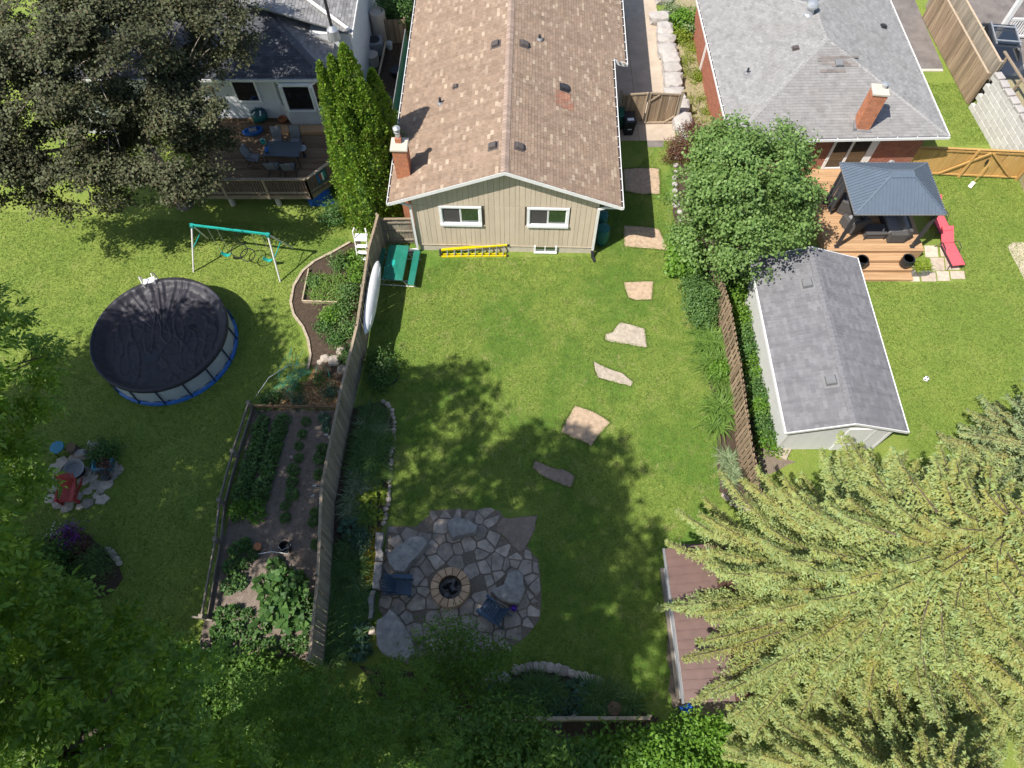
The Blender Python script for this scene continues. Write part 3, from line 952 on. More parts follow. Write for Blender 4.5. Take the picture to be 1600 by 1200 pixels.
put('pane', MB().box(1.36, 2.24, 0.0, 0.02, 0.11, 0.48), 'glass', w)
# roof: two slopes of shingles on boards, ridge caps, white fascia
roof = empty('roof', (0, 0, 0), 0, parent=house)
EXT = 0.66; YJ = 8.75        # the right-hand eave steps out beyond YJ
mb = MB()
th = 0.1
def slope_pt(x, y, dz=0): return (x, y, RZ - SL * abs(x) + dz)
mb.slab([slope_pt(-EX, -OV), slope_pt(0, -OV), slope_pt(0, LEN), slope_pt(-EX, LEN)], th)
mb.slab([slope_pt(0, -OV), slope_pt(EX, -OV), slope_pt(EX, LEN), slope_pt(0, LEN)], th)
mb.slab([slope_pt(EX, YJ), slope_pt(EX + EXT, YJ), slope_pt(EX + EXT, LEN), slope_pt(EX, LEN)], th)
put('roof_deck', mb, 'vent_brown', roof)
BR = [(0.50, (0.298, 0.214, 0.154)), (0.27, (0.285, 0.202, 0.144)), (0.17, (0.315, 0.229, 0.167)), (0.07, (0.42, 0.325, 0.238))]
sl_len = math.hypot(EX, RZ - EZ)
def ins_right(u, v):
    return True
vl = Vector((EX, 0, RZ - EZ)).normalized()
me = shingle_mesh('shingles', slope_pt(-EX - 0.03, LEN, 0.006), (0, -1, 0), vl, LEN + OV + 0.02, sl_len + 0.03, lambda u, v: True, BR)
o = put('shingles', me, 'shingle_brown', roof); o['kind'] = 'stuff'
SLX = math.hypot(EX + EXT, SL * (EX + EXT))
def ins(u, v):       # u from the front verge, v from the outer eave
    return v > SLX - sl_len - 0.03 or u > YJ + OV
vr = Vector((-EX, 0, RZ - EZ)).normalized()
me = shingle_mesh('shingles', slope_pt(EX + EXT, -OV - 0.02, 0.006), (0, 1, 0), vr, LEN + OV + 0.02, SLX, ins, BR)
o = put('shingles', me, 'shingle_brown', roof); o['kind'] = 'stuff'
# replaced shingles in a redder tone
RP = Vector(slope_pt(2.02, 0)); rp_n = Vector((SL, 0, 1)).normalized()
def rp(px, py):
    return HI @ on_plane(px, py, HM @ Vector(slope_pt(EX, 0)), (HM.to_3x3() @ rp_n))
def lp(px, py):
    return HI @ on_plane(px, py, HM @ Vector(slope_pt(-EX, 0)), (HM.to_3x3() @ Vector((-SL, 0, 1)).normalized()))
q = rp(881, 152)
me = shingle_mesh('patch_shingles', slope_pt(q.x + 0.42, q.y - 0.7, 0.022), (0, 1, 0), vr, 1.0, 0.85, lambda u, v: not (u > 0.6 and v < 0.2), [(1, (0.32, 0.155, 0.105)), (1, (0.36, 0.185, 0.125)), (0.6, (0.29, 0.185, 0.135))], 0.2, 0.14)
put('patch_shingles', me, 'shingle_brown', roof)
cap_me = MB().add([(-0.16, 0, 0.0 - SL * 0.16), (0, 0, 0.004), (0.16, 0, -SL * 0.16), (-0.16, 0.2, -SL * 0.16 - 0.012), (0, 0.2, -0.008), (0.16, 0.2, -SL * 0.16 - 0.012),
                   (-0.16, 0, -SL * 0.16 - 0.02), (0, 0, -0.016), (0.16, 0, -SL * 0.16 - 0.02)], [(0, 1, 4, 3), (1, 2, 5, 4), (6, 7, 1, 0), (7, 8, 2, 1)]).mesh('ridge_cap')
plain('cap_brown', (0.335, 0.25, 0.20), 0.95, 0.15, 0.2, 8, ovar=0.16)
k = 0
y = -OV - 0.02
while y < LEN:
    put('ridge_cap', cap_me, 'cap_brown', roof, (0, y, RZ + 0.045))
    y += 0.175
# verge boards, fascia and gutters
for s in (-1, 1):
    a, b = Vector((s * (EX + 0.06), -OV - 0.03, EZ - 0.11)), Vector((0, -OV - 0.03, RZ - 0.09))
    d = Vector((0, 0, 0.17))
    mb = MB().slab([a - d / 2, b - d / 2, b + d / 2, a + d / 2] if s < 0 else [b - d / 2, a - d / 2, a + d / 2, b + d / 2], 0.035)
    put('barge_board', mb, 'white_metal', roof)
    mb = MB()
    a2, b2 = Vector((s * EX, -OV, EZ - 0.165)), Vector((0, -OV, RZ - 0.165))
    mb.slab([a2, Vector((s * EX, 0.02, EZ - 0.165)), Vector((0, 0.02, RZ - 0.165)), b2] if s < 0 else [b2, Vector((0, 0.02, RZ - 0.165)), Vector((s * EX, 0.02, EZ - 0.165)), a2], 0.01)
    put('soffit', mb, 'white_metal', roof)
def gutter(parent, x, y0, y1, z, s):
    g = empty('gutter', (0, 0, 0), 0, parent=parent)
    mb = MB().box(min(x, x + s * 0.012), max(x, x + s * 0.012), y0, y1, z - 0.12, z - 0.005)
    mb.box(min(x + s * 0.1, x + s * 0.125), max(x + s * 0.1, x + s * 0.125), y0, y1, z - 0.12, z)
    mb.box(min(x, x + s * 0.125), max(x, x + s * 0.125), y0, y1, z - 0.135, z - 0.12)
    mb.box(min(x, x + s * 0.125), max(x, x + s * 0.125), y0 - 0.012, y0, z - 0.13, z)
    put('trough', mb, 'white_metal', g)
    put('gutter_debris', MB().box(min(x + s * 0.014, x + s * 0.098), max(x + s * 0.014, x + s * 0.098), y0 + 0.02, y1, z - 0.119, z - 0.07), 'gutter_dark', g)
    y = y0 + 0.3
    while y < y1:
        put('bracket', MB().box(min(x - s * 0.01, x + s * 0.12), max(x - s * 0.01, x + s * 0.12), y, y + 0.035, z + 0.001, z + 0.012), 'white_metal', g)
        y += 0.62
gutter(roof, -EX - 0.005, -OV - 0.03, LEN, EZ - 0.02, -1)
gutter(roof, EX + 0.005, -OV - 0.03, YJ - 0.02, EZ - 0.02, 1)
gutter(roof, EX + EXT + 0.005, YJ - 0.03, LEN, EZ - SL * EXT - 0.02, 1)
zj = EZ - SL * EXT
put('fascia', MB().slab([(EX - 0.3, YJ - 0.03, EZ - 0.2), (EX + EXT + 0.1, YJ - 0.03, zj - 0.2), (EX + EXT + 0.1, YJ - 0.03, zj + 0.0), (EX - 0.0, YJ - 0.03, EZ - 0.01)], 0.03), 'white_metal', roof)
put('floodlight', MB().box(EX - 0.02, EX + 0.14, YJ - 0.22, YJ - 0.05, EZ - 0.55, EZ - 0.42), 'white_metal', house)
# wall of the part that stands out beyond the step
put('side_wall', MB().box(WX - 0.1, WX + 0.75, YJ + 0.5, LEN, -0.05, EZ - 0.35), 'tan_siding', house)
# downspouts
mb = MB().beam((EX + 0.03, -OV + 0.06, EZ - 0.14), (WX + 0.3, -0.1, EZ - 0.36), 0.09, 0.08)
mb.beam((WX + 0.3, -0.1, EZ - 0.34), (WX - 0.02, -0.075, EZ - 0.5), 0.09, 0.08).beam((WX - 0.02, -0.075, EZ - 0.47), (WX - 0.02, -0.075, 0.3), 0.1, 0.08)
put('downspout', mb, 'white_metal', house)
put('downspout_shoe', MB().beam((WX - 0.02, -0.07, 0.34), (WX + 0.0, -0.25, 0.06), 0.12, 0.1).beam((WX, -0.22, 0.08), (WX + 0.1, -0.5, 0.03), 0.1, 0.08), 'black_tube', house)
mb = MB().beam((-EX + 0.35, -OV + 0.2, EZ - 0.2), (-WX - 0.1, -0.1, EZ - 0.45), 0.08, 0.08).beam((-WX - 0.06, -0.08, EZ - 0.42), (-WX - 0.06, -0.08, 0.14), 0.1, 0.08)
mb.beam((-WX - 0.06, -0.1, 0.18), (-WX - 1.35, -0.28, 0.1), 0.12, 0.1)
put('downspout', mb, 'white_metal', house)
# brick chimney running up the left wall and through the eave
ch = empty('chimney', (0, 0, 0), 0, parent=house)
q = lp(629, 285)
CX, CY = -WX - 0.30, 1.05
put('shaft', MB().box(CX - 0.30, CX + 0.28, CY - 0.24, CY + 0.36, -0.05, 5.25), 'brick_orange', ch)
put('capstone', MB().bbox(CX - 0.36, CX + 0.34, CY - 0.30, CY + 0.42, 5.25, 5.35, 0.03), 'concrete_light', ch)
mb = MB().lathe([(0.10, 0), (0.10, 0.28), (0.13, 0.30), (0.13, 0.34), (0.05, 0.36), (0.05, 0.44), (0.15, 0.46), (0.15, 0.52), (0.06, 0.6)], 14, (CX - 0.05, CY + 0.2, 5.5))
put('flue_cap', mb, 'galvanised', ch)
put('flue_tile', MB().box(CX - 0.17, CX + 0.07, CY + 0.06, CY + 0.32, 5.36, 5.56), 'brick_orange', ch)
# little roof vents
def roof_vent(parent, p, nrm, s=0.3, mat='vent_brown', h=0.14, name='roof_vent'):
    e = empty(name, p, 0, parent=parent)
    q = Vector((0, 0, 1)).rotation_difference(nrm)
    e.rotation_mode = 'QUATERNION'; e.rotation_quaternion = q
    put('flange', MB().box(-s * 0.75, s * 0.75, -s * 0.75, s * 0.75, 0.012, 0.026), mat, e)
    mb = MB()
    a, b = s * 0.5, s * 0.42
    mb.add([(-a, -a, 0.026), (a, -a, 0.026), (a, a, 0.026), (-a, a, 0.026), (-a, -a, h), (a, -a, h), (a, a, h * 0.8), (-a, a, h * 0.8), (-b, -b, h * 1.25), (b, -b, h * 1.25), (b, b, h), (-b, b, h)],
           [(0, 1, 5, 4), (1, 2, 6, 5), (2, 3, 7, 6), (3, 0, 4, 7), (4, 5, 9, 8), (5, 6, 10, 9), (6, 7, 11, 10), (7, 4, 8, 11), (8, 9, 10, 11)])
    put('hood', mb, mat, e)
NL, NR = Vector((-SL, 0, 1)).normalized(), Vector((SL, 0, 1)).normalized()
roof_vent(roof, lp(771, 229), NL); roof_vent(roof, lp(775, 70), NL, 0.32)
roof_vent(roof, rp(811, 230), NR); roof_vent(roof, rp(819, 70), NR, 0.32)
roof_vent(roof, lp(712, 136), NL, 0.2, h=0.1); roof_vent(roof, rp(882, 138), NR, 0.32, 'vent_black')
def stack(parent, p, r_=0.05, h=0.32, mat='vent_black'):
    e = empty('vent_stack', p, 0, parent=parent)
    put('flashing', MB().lathe([(0.16, 0.0), (0.15, 0.04), (r_ + 0.02, 0.1)], 12), 'vent_grey', e)
    put('pipe', MB().lathe([(r_, -0.02), (r_, h)], 10), mat, e)
stack(roof, lp(688, 162), 0.06, 0.3); stack(roof, rp(843, 62), 0.06, 0.24)

# ================================================================== things against the house
def ladder():
    e = empty('step_ladder', G(690, 402, 0), 0, 'yellow folded step ladder lying on its side below the window', 'ladder')
    a = G(690, 401, 0.03); b = G(797, 402, 0.03); c = G(691, 388, 0.28); d = G(799, 384, 0.55)
    o = Vector(e.location)
    L = lambda p: Vector(p) - o
    y0 = L(a).y
    # rails run along x, the ladder stands on one long edge, its upper rails leaning to the wall
    low_a, low_b = Vector((0, 0.0, 0.05)), Vector((2.95, 0.05, 0.05))
    up_a, up_b = Vector((0.0, 0.18, 0.28)), Vector((3.0, 0.28, 0.52))
    for n_, (p, q) in enumerate(((low_a, low_b), (up_a, up_b))):
        put('rail', MB().beam(p, q, 0.04, 0.085), 'yellow_paint', e)
    for n_, (p, q) in enumerate(((low_a + Vector((0, 0.13, 0)), low_b + Vector((0, 0.12, 0))), (up_a + Vector((0.02, 0.09, -0.03)), up_b + Vector((-0.05, 0.1, -0.03))))):
        put('rear_rail', MB().beam(p, q, 0.03, 0.07), 'yellow_paint', e)
    for k in range(9):
        t = 0.09 + 0.86 * k / 8
        p, q = low_a.lerp(low_b, t), up_a.lerp(up_b, t)
        put('tread', MB().beam(p, q, 0.075, 0.03, (1, 0, 0)), 'aluminium', e)
        if k % 2:
            put('brace', MB().beam(p + Vector((0.06, 0.12, 0)), q + Vector((0.06, 0.1, 0)), 0.02, 0.02), 'aluminium', e)
    put('top_cap', MB().beam(low_a + Vector((-0.05, 0.06, 0)), up_a + Vector((-0.05, 0.05, 0)), 0.16, 0.08, (1, 0, 0)), 'black_tube', e)
    for q in (low_b, up_b):
        put('foot', MB().beam(q, q + Vector((0.08, 0.0, -0.01)), 0.06, 0.1), 'black_tube', e)
ladder()
def barrel(p, h, r_, mat, label):
    e = empty('rain_barrel', p, 0, label, 'barrel')
    put('body', MB().lathe([(r_ * 0.85, 0), (r_, h * 0.15), (r_ * 1.03, h * 0.5), (r_, h * 0.85), (r_ * 0.9, h * 0.97)], 20), mat, e, smooth=True)
    put('lid', MB().lathe([(r_ * 0.95, h * 0.97), (r_ * 0.95, h * 1.02), (r_ * 0.5, h * 1.05), (0.02, h * 1.05)], 20), mat, e)
    put('hose', MB().tube([(0.0, -r_ * 1.02, h * 0.8), (0.0, -r_ * 1.2, h * 0.4), (-0.05, -r_ * 1.3, 0.03)], 0.015, 6), 'barrel_teal', e)
barrel(HM @ Vector((WX + 0.45, 0.7, 0)), 0.95, 0.3, 'barrel_teal', 'teal barrel at the house corner, nearer the lawn')
barrel(HM @ Vector((WX + 0.42, 1.5, 0)), 0.95, 0.29, 'barrel_teal', 'teal barrel behind the other one at the house corner')
def wheelie(p, rz, mat, label, stripe=True):
    e = empty('wheelie_bin', p, rz, label, 'bin')
    mb = MB().add([(-0.22, -0.26, 0.05), (0.22, -0.26, 0.05), (0.22, 0.26, 0.05), (-0.22, 0.26, 0.05), (-0.29, -0.36, 0.95), (0.29, -0.36, 0.95), (0.29, 0.34, 0.95), (-0.29, 0.34, 0.95)],
                  [(3, 2, 1, 0), (0, 1, 5, 4), (1, 2, 6, 5), (2, 3, 7, 6), (3, 0, 4, 7), (4, 5, 6, 7)])
    put('body', mb, mat, e)
    put('lid', MB().bbox(-0.31, 0.31, -0.4, 0.4, 0.953, 1.03, 0.04), mat, e)
    put('handle', MB().beam((-0.27, 0.42, 0.92), (0.27, 0.42, 0.92), 0.04, 0.04), mat, e)
    for s in (-1, 1):
        put('wheel', MB().lathe([(0.1, -0.025), (0.1, 0.025)], 14), 'rubber_black', e, (s * 0.25, 0.3, 0.1), (0, R(90), 0))
    if stripe:
        put('lid_print', MB().box(-0.16, 0.16, -0.3, -0.12, 1.031, 1.034), 'sash', e)
        put('front_print', MB().box(-0.1, 0.1, -0.365, -0.36, 0.5, 0.55), 'sash', e)
wheelie(G(980, 207, 0.0), R(4), 'bin_black', 'black wheeled bin with white print on its lid beside the gate')
wheelie(G(963, 198, 0.0), R(4), 'bin_green', 'green wheeled bin half hidden under the eave', False)

# ------------------------------------------------------------------ grey fence between the gardens
def plank_mesh(w, t, h, dog=0.02):
    return MB().add([(-w / 2, -t / 2, 0), (w / 2, -t / 2, 0), (w / 2, t / 2, 0), (-w / 2, t / 2, 0), (-w / 2, -t / 2, h - dog), (w / 2, -t / 2, h - dog), (w / 2, t / 2, h - dog), (-w / 2, t / 2, h - dog),
                     (-w / 2 + dog, -t / 2, h), (w / 2 - dog, -t / 2, h), (w / 2 - dog, t / 2, h), (-w / 2 + dog, t / 2, h)],
                    [(3, 2, 1, 0), (0, 1, 5, 4), (1, 2, 6, 5), (2, 3, 7, 6), (3, 0, 4, 7), (4, 5, 9, 8), (5, 6, 10, 9), (6, 7, 11, 10), (7, 4, 8, 11), (8, 9, 10, 11)]).mesh('plank')
def fence_run(e, pts, h, mat, pl_w=0.14, gap=0.006, cap=None, side=1, rails=(0.35, 0.93, 1.5), rail_side=None, post_every=2.4, alt=False, lean=0.0, post_mat=None, rail_mat=None):
    """planks on rails between posts, along a line of plan points; side: which face carries the planks"""
    me = plank_mesh(pl_w, 0.018, h - 0.08)
    rail_side = -side if rail_side is None else rail_side
    for a, b in zip(pts[:-1], pts[1:]):
        a, b = Vector((a[0], a[1], 0)), Vector((b[0], b[1], 0))
        d = (b - a); L = d.length; d.normalize()
        nrm = Vector((-d.y, d.x, 0))
        ang = math.atan2(d.y, d.x)
        n = max(1, int(L / (pl_w + gap)))
        st = L / n
        for k in range(n):
            s = side if (not alt or k % 2 == 0) else -side
            off = nrm * s * (0.03 if not alt else 0.034)
            p = a + d * (st * (k + 0.5)) + off + Vector((0, 0, 0.05 + random.uniform(-0.012, 0.012)))
            put('plank', me, mat, e, p, (random.uniform(-0.008, 0.008) + lean, random.uniform(-0.012, 0.012), ang))
        for z in rails:
            off = nrm * (rail_side * 0.02 if not alt else 0)
            put('rail', MB().beam(a + off + Vector((0, 0, z)), b + off + Vector((0, 0, z)), 0.04, 0.085), rail_mat or mat, e)
        m = max(1, round(L / post_every))
        for k in range(m + 1):
            p = a + d * (L * k / m)
            put('post', MB().bbox(-0.045, 0.045, -0.045, 0.045, -0.1, h + 0.05, 0.012), post_mat or mat, e, p + nrm * (rail_side * 0.06 if not alt else 0), (0, 0, ang))
        if cap:
            put('cap_rail', MB().beam(a + Vector((0, 0, h)), b + Vector((0, 0, h)), 0.1, 0.035), cap, e)
gf = empty('plank_fence', (0, 0, 0), 0, 'long grey plank fence between the pool garden and the house lawn', 'fence')
top = [G(590.5, 335, 2.05), G(575.5, 389, 2.05), G(557.5, 509, 2.05), G(532, 611, 2.05), G(502, 761, 2.05), G(496.6, 899, 2.05), G(483, 1030, 2.05)]
fence_run(gf, [(p.x, p.y) for p in top], 2.05, 'fence_grey', side=1, cap='rail_wood', rails=(0.4, 1.1, 1.75))
ff = empty('plank_fence', (0, 0, 0), 0, 'short grey fence panel joining the long fence to the brick chimney', 'fence')
a = top[0]; b = HM @ Vector((-WX - 0.65, 0.35, 0))
fence_run(ff, [(a.x + 0.06, a.y), (b.x + 0.45, b.y)], 1.75, 'fence_grey', side=1, cap='rail_wood')
# bottom fence
bf = empty('plank_fence', (0, 0, 0), 0, 'low grey fence behind the bottom flower bed, capped with a pale rail', 'fence')
a, b = G(690, 1122, 1.4), G(1016, 1122, 1.4)
fence_run(bf, [(a.x - 3.0, a.y), (b.x, b.y)], 1.4, 'fence_grey', side=-1, cap='fence_tan', rails=(0.3, 1.1))
# lattice (board on board) fence on the right
rf = empty('board_fence', (0, 0, 0), 0, 'brown board-on-board fence beside the white shed', 'fence')
pts = [G(1112, 380, 1.7), G(1142, 480, 1.7), G(1157, 567, 1.7), G(1173, 680, 1.7), G(1190, 772, 1.7)]
fence_run(rf, [(p.x, p.y) for p in pts], 1.7, 'fence_brown', pl_w=0.14, gap=-0.03, alt=True, rails=(0.3, 0.9, 1.5), cap=None)
# gate over the drive
gt = empty('wooden_gate', (0, 0, 0), 0, 'weathered wooden double gate with braces across the driveway', 'gate')
gz = 1.55
A, Bm, Cc = G(966, 192, 0), G(1004, 194, 0), G(1052, 193, 0)
def gate_leaf(a, b, mat='fence_brown', h=1.9, brace=True, top_rise=(0, 0)):
    d = (b - a); L = d.length; d.normalize(); ang = math.atan2(d.y, d.x)
    nrm = Vector((d.y, -d.x, 0))
    n = int(L / 0.125)
    for k in range(n):
        t = (k + 0.5) / n
        hh = h + top_rise[0] + (top_rise[1] - top_rise[0]) * t
        put('plank', plank_mesh(L / n - 0.004, 0.018, hh - 0.06), mat, gt, a + d * (L * t) + Vector((0, 0, 0.06)), (0, random.uniform(-0.004, 0.004), ang))
    f = nrm * 0.03
    Z = Vector((0, 0, 1))
    m = 0.06
    for (p, q) in ((a + Z * 0.12, b + Z * 0.12), (a + Z * (h + top_rise[0] - 0.05), b + Z * (h + top_rise[1] - 0.05)), (a + Z * 0.08 + d * m, a + Z * (h + top_rise[0]) + d * m), (b + Z * 0.08 - d * m, b + Z * (h + top_rise[1]) - d * m)):
        put('frame_rail', MB().beam(p + f, q + f, 0.035, 0.09, nrm if abs((q - p).normalized().z) > 0.9 else (0, 0, 1)), 'fence_tan', gt)
    if brace:
        for (p, q) in ((a + Z * (h - 0.45) + d * 0.02, a + d * 0.5 + Z * (h - 0.05)), (b - d * 0.55 + Z * 0.12, b + Z * 0.55 - d * 0.03)):
            put('corner_brace', MB().beam(p + f * 1.8, q + f * 1.8, 0.03, 0.08), 'fence_tan', gt)
gate_leaf(A, Bm, top_rise=(-0.1, 0.08), brace=False)
gate_leaf(Bm + Vector((0.05, 0, 0)), Cc, top_rise=(0.08, -0.05))
put('post', MB().bbox(-0.06, 0.06, -0.06, 0.06, 0, 2.05, 0.02), 'fence_grey', gt, Cc + Vector((0.08, 0, 0)))
put('post', MB().bbox(-0.06, 0.06, -0.06, 0.06, 0, 2.0, 0.02), 'fence_grey', gt, A + Vector((-0.08, 0.02, 0)))
# big armour stones along the drive
plain('crevice', (0.05, 0.045, 0.04), 0.95, 0.1, 0.2, 5)
bo = [(1036, -10, 0.5, 0.62), (1031, 26, 0.62, 0.36), (1039, 46, 0.5, 0.6), (1041, 62, 0.55, 0.38), (1043, 78, 0.58, 0.5), (1048, 92, 0.52, 0.45), (1050, 106, 0.53, 0.42), (1052, 125, 0.54, 0.6), (1054, 148, 0.58, 0.56), (1064, 166, 0.45, 0.52), (1066, 188, 0.52, 0.55)]
rw = empty('stone_wall', (0, 0, 0), 0, 'row of big pale limestone blocks beside the driveway', 'stone wall')
for i, (px, py, sx, sy) in enumerate(bo):
    p = G(px, py, 0.35)
    put('stone', boulder_mesh('stone', RNG, sx * 1.05, sy * 1.1, 0.42, 2, 0.85, i * 3.1), 'limestone', rw, (p.x, p.y, 0.24), (0, 0, random.uniform(-0.12, 0.12)))

# ================================================================== brick house on the right
BO = Vector((14.7, 24.6, 0)); BRZ = R(1.6)
bh = empty('brick_house', BO, BRZ, 'red brick house with grey shingled hip roof', 'house')
BM = Matrix.Translation(BO) @ Matrix.Rotation(BRZ, 4, 'Z'); BI = BM.inverted()
HW, DEP, BE, BRG = 4.85, 12.1, 3.0, 4.4           # half eave width, depth, eave and ridge heights
BS = (BRG - BE) / HW
w0 = 0.5
put('wall', MB().box(-HW + w0, HW - w0, w0, DEP - w0, -0.05, BE - 0.1), 'brick_red', bh)
put('soffit', MB().box(-HW + 0.02, HW - 0.02, 0.02, DEP - 0.02, BE - 0.13, BE - 0.1), 'white_metal', bh)
br_ = empty('roof', (0, 0, 0), 0, parent=bh)
c = [(-HW, 0, BE), (HW, 0, BE), (HW, DEP, BE), (-HW, DEP, BE)]
r1, r2 = (0, HW, BRG), (0, DEP - HW, BRG)
mb = MB().add(c + [r1, r2], [(0, 1, 4), (1, 2, 5, 4), (2, 3, 5), (3, 0, 4, 5), (3, 2, 1, 0)])
put('roof_deck', mb, 'vent_grey', br_)
GRY = [(0.4, (0.285, 0.28, 0.272)), (0.3, (0.305, 0.298, 0.29)), (0.3, (0.265, 0.26, 0.252))]
sl = math.hypot(HW, BRG - BE)
me = shingle_mesh('shingles', (-HW - 0.03, DEP, BE + 0.004), (0, -1, 0), (HW, 0, BRG - BE), DEP, sl, in_poly([(-0.1, -0.1), (DEP + 0.1, -0.1), (DEP - HW, sl + 0.02), (HW, sl + 0.02)]), GRY, 0.25, 0.14, 0.006, jit=0.04)
o = put('shingles', me, 'shingle_grey', br_); o['kind'] = 'stuff'
me = shingle_mesh('shingles', (HW + 0.03, 0, BE + 0.004), (0, 1, 0), (-HW, 0, BRG - BE), DEP, sl, in_poly([(-0.1, -0.1), (DEP + 0.1, -0.1), (DEP - HW, sl + 0.02), (HW, sl + 0.02)]), GRY, 0.25, 0.14, 0.006, jit=0.06)
o = put('shingles', me, 'shingle_grey', br_); o['kind'] = 'stuff'
me = shingle_mesh('shingles', (-HW, -0.03, BE + 0.004), (1, 0, 0), (0, HW, BRG - BE), 2 * HW, sl, in_poly([(-0.1, -0.1), (2 * HW + 0.1, -0.1), (HW, sl + 0.05)]), [(0.4, (0.262, 0.252, 0.244)), (0.35, (0.275, 0.266, 0.258)), (0.25, (0.246, 0.236, 0.228))], 0.32, 0.145, 0.012, jit=0.05)
o = put('shingles', me, 'shingle_grey', br_); o['kind'] = 'stuff'
plain('cap_grey', (0.285, 0.277, 0.268), 0.95, 0.15, 0.2, 8, ovar=0.06)
def hip_caps(parent, a, b, mat, w=0.11, step=0.2):
    a, b = Vector(a), Vector(b)
    d = (b - a); L = d.length; d.normalize()
    s = d.cross(Vector((0, 0, 1))).normalized() * w
    up = s.cross(d).normalized()
    mb = MB()
    n = int(L / step)
    for k in range(n):
        p, q = a + d * (k * step), a + d * (k * step + step * 1.05)
        l0, l1 = 0.045, 0.03
        mb.add([p - s + up * 0.005, p + up * l0, p + s + up * 0.005, q - s + up * 0.0, q + up * l1, q + s + up * 0.0, p - s - up * 0.01, p + up * 0.01, p + s - up * 0.01], [(0, 1, 4, 3), (1, 2, 5, 4), (6, 7, 1, 0), (7, 8, 2, 1)])
    return put('hip_caps', mb, mat, parent)
for a, b in ((c[0], r1), (c[1], r1), (r1, r2), (c[2], r2), (c[3], r2)):
    hip_caps(br_, a, b, 'cap_grey')
def bp(px, py, face):
    nn = {'f': Vector((0, -BS, 1)), 'l': Vector((-BS, 0, 1)), 'r': Vector((BS, 0, 1))}[face].normalized()
    p0 = {'f': c[0], 'l': c[0], 'r': c[1]}[face]
    return BI @ on_plane(px, py, BM @ Vector(p0), BM.to_3x3() @ nn), nn
# darker repair shingles round the front vent
p, nn = bp(1310, 101, 'f')
vf = Vector((0, HW, BRG - BE)).normalized()
O = p - Vector((0.95, 0, 0)) - vf * 0.42 + nn * 0.03
me = shingle_mesh('patch_shingles', O, (1, 0, 0), vf, 1.9, 0.85, lambda u, v: (int(v / 0.145) in (0, 2, 3, 4, 5)) and abs(u - 0.95 + 0.3 * math.sin(v * 31)) < (0.85 if int(v / 0.145) % 2 else 0.6), [(1, (0.20, 0.17, 0.155)), (1, (0.17, 0.15, 0.14)), (1, (0.235, 0.21, 0.195))], 0.3, 0.145, 0.014)
put('patch_shingles', me, 'shingle_grey', br_)
p, nn = bp(1310, 100, 'f'); roof_vent(br_, p, nn, 0.34, 'vent_grey')
p, nn = bp(1243, 76, 'l'); roof_vent(br_, p, nn, 0.22, 'vent_brown', 0.12)
p, nn = bp(1380, 42, 'r'); roof_vent(br_, p, nn, 0.22, 'vent_black', 0.12)
p, nn = bp(1167, 115, 'l'); stack(br_, p, 0.05, 0.3)
p, nn = bp(1264, 22, 'l')
tv = empty('turbine_vent', p, 0, parent=br_)
put('collar', MB().lathe([(0.26, 0), (0.2, 0.08), (0.17, 0.3)], 16), 'galvanised', tv)
put('turbine', MB().lathe([(0.17, 0.3), (0.27, 0.38), (0.29, 0.48), (0.24, 0.6), (0.1, 0.66), (0.01, 0.67)], 18), 'galvanised', tv)
# gutters
def gutter_x(parent, x0, x1, y, z):
    g = empty('gutter', (0, 0, 0), 0, parent=parent)
    put('trough', MB().box(x0, x1, y - 0.125, y - 0.1, z - 0.12, z).box(x0, x1, y - 0.1, y, z - 0.13, z - 0.118).box(x0, x1, y - 0.012, y - 0.001, z - 0.118, z - 0.01), 'white_metal', g)
    put('gutter_debris', MB().box(x0 + 0.02, x1 - 0.02, y - 0.098, y - 0.014, z - 0.117, z - 0.07), 'gutter_dark', g)
    x = x0 + 0.3
    while x < x1:
        put('bracket', MB().box(x, x + 0.035, y - 0.12, y - 0.0, z + 0.001, z + 0.012), 'white_metal', g); x += 0.9
gutter_x(br_, -HW - 0.1, HW + 0.1, 0, BE)
gutter(br_, -HW - 0.002, 0.0, DEP, BE, -1); gutter(br_, HW + 0.002, 0.0, DEP, BE, 1)
p = BI @ G(1092, 58, 1.5)
put('downspout', MB().beam((-HW - 0.06, 8.6, BE - 0.12), (-HW + w0 - 0.05, 8.2, BE - 0.5), 0.09, 0.08).beam((-HW + w0 - 0.05, 8.2, BE - 0.48), (-HW + w0 - 0.05, 8.2, 0.1), 0.09, 0.08), 'white_metal', bh)
# chimney on the front slope
bc = empty('chimney', (0, 0, 0), R(-8), parent=bh)
p, nn = bp(1348, 198, 'f')
bc.location = (p.x, p.y + 0.15, 0)
put('shaft', MB().box(-0.32, 0.3, -0.3, 0.3, 2.7, 4.95), 'brick_orange', bc)
put('capstone', MB().bbox(-0.36, 0.34, -0.34, 0.34, 4.95, 5.06, 0.03), 'concrete_light', bc)
put('flue_cap', MB().lathe([(0.1, 0), (0.1, 0.14), (0.15, 0.15), (0.15, 0.2), (0.03, 0.25)], 12, (0.12, 0.1, 5.06)), 'galvanised', bc)
put('flashing', MB().box(-0.42, 0.4, -0.42, -0.3, 2.95, 3.12).box(-0.42, -0.32, -0.42, 0.35, 2.95, 3.25), 'vent_grey', bc)
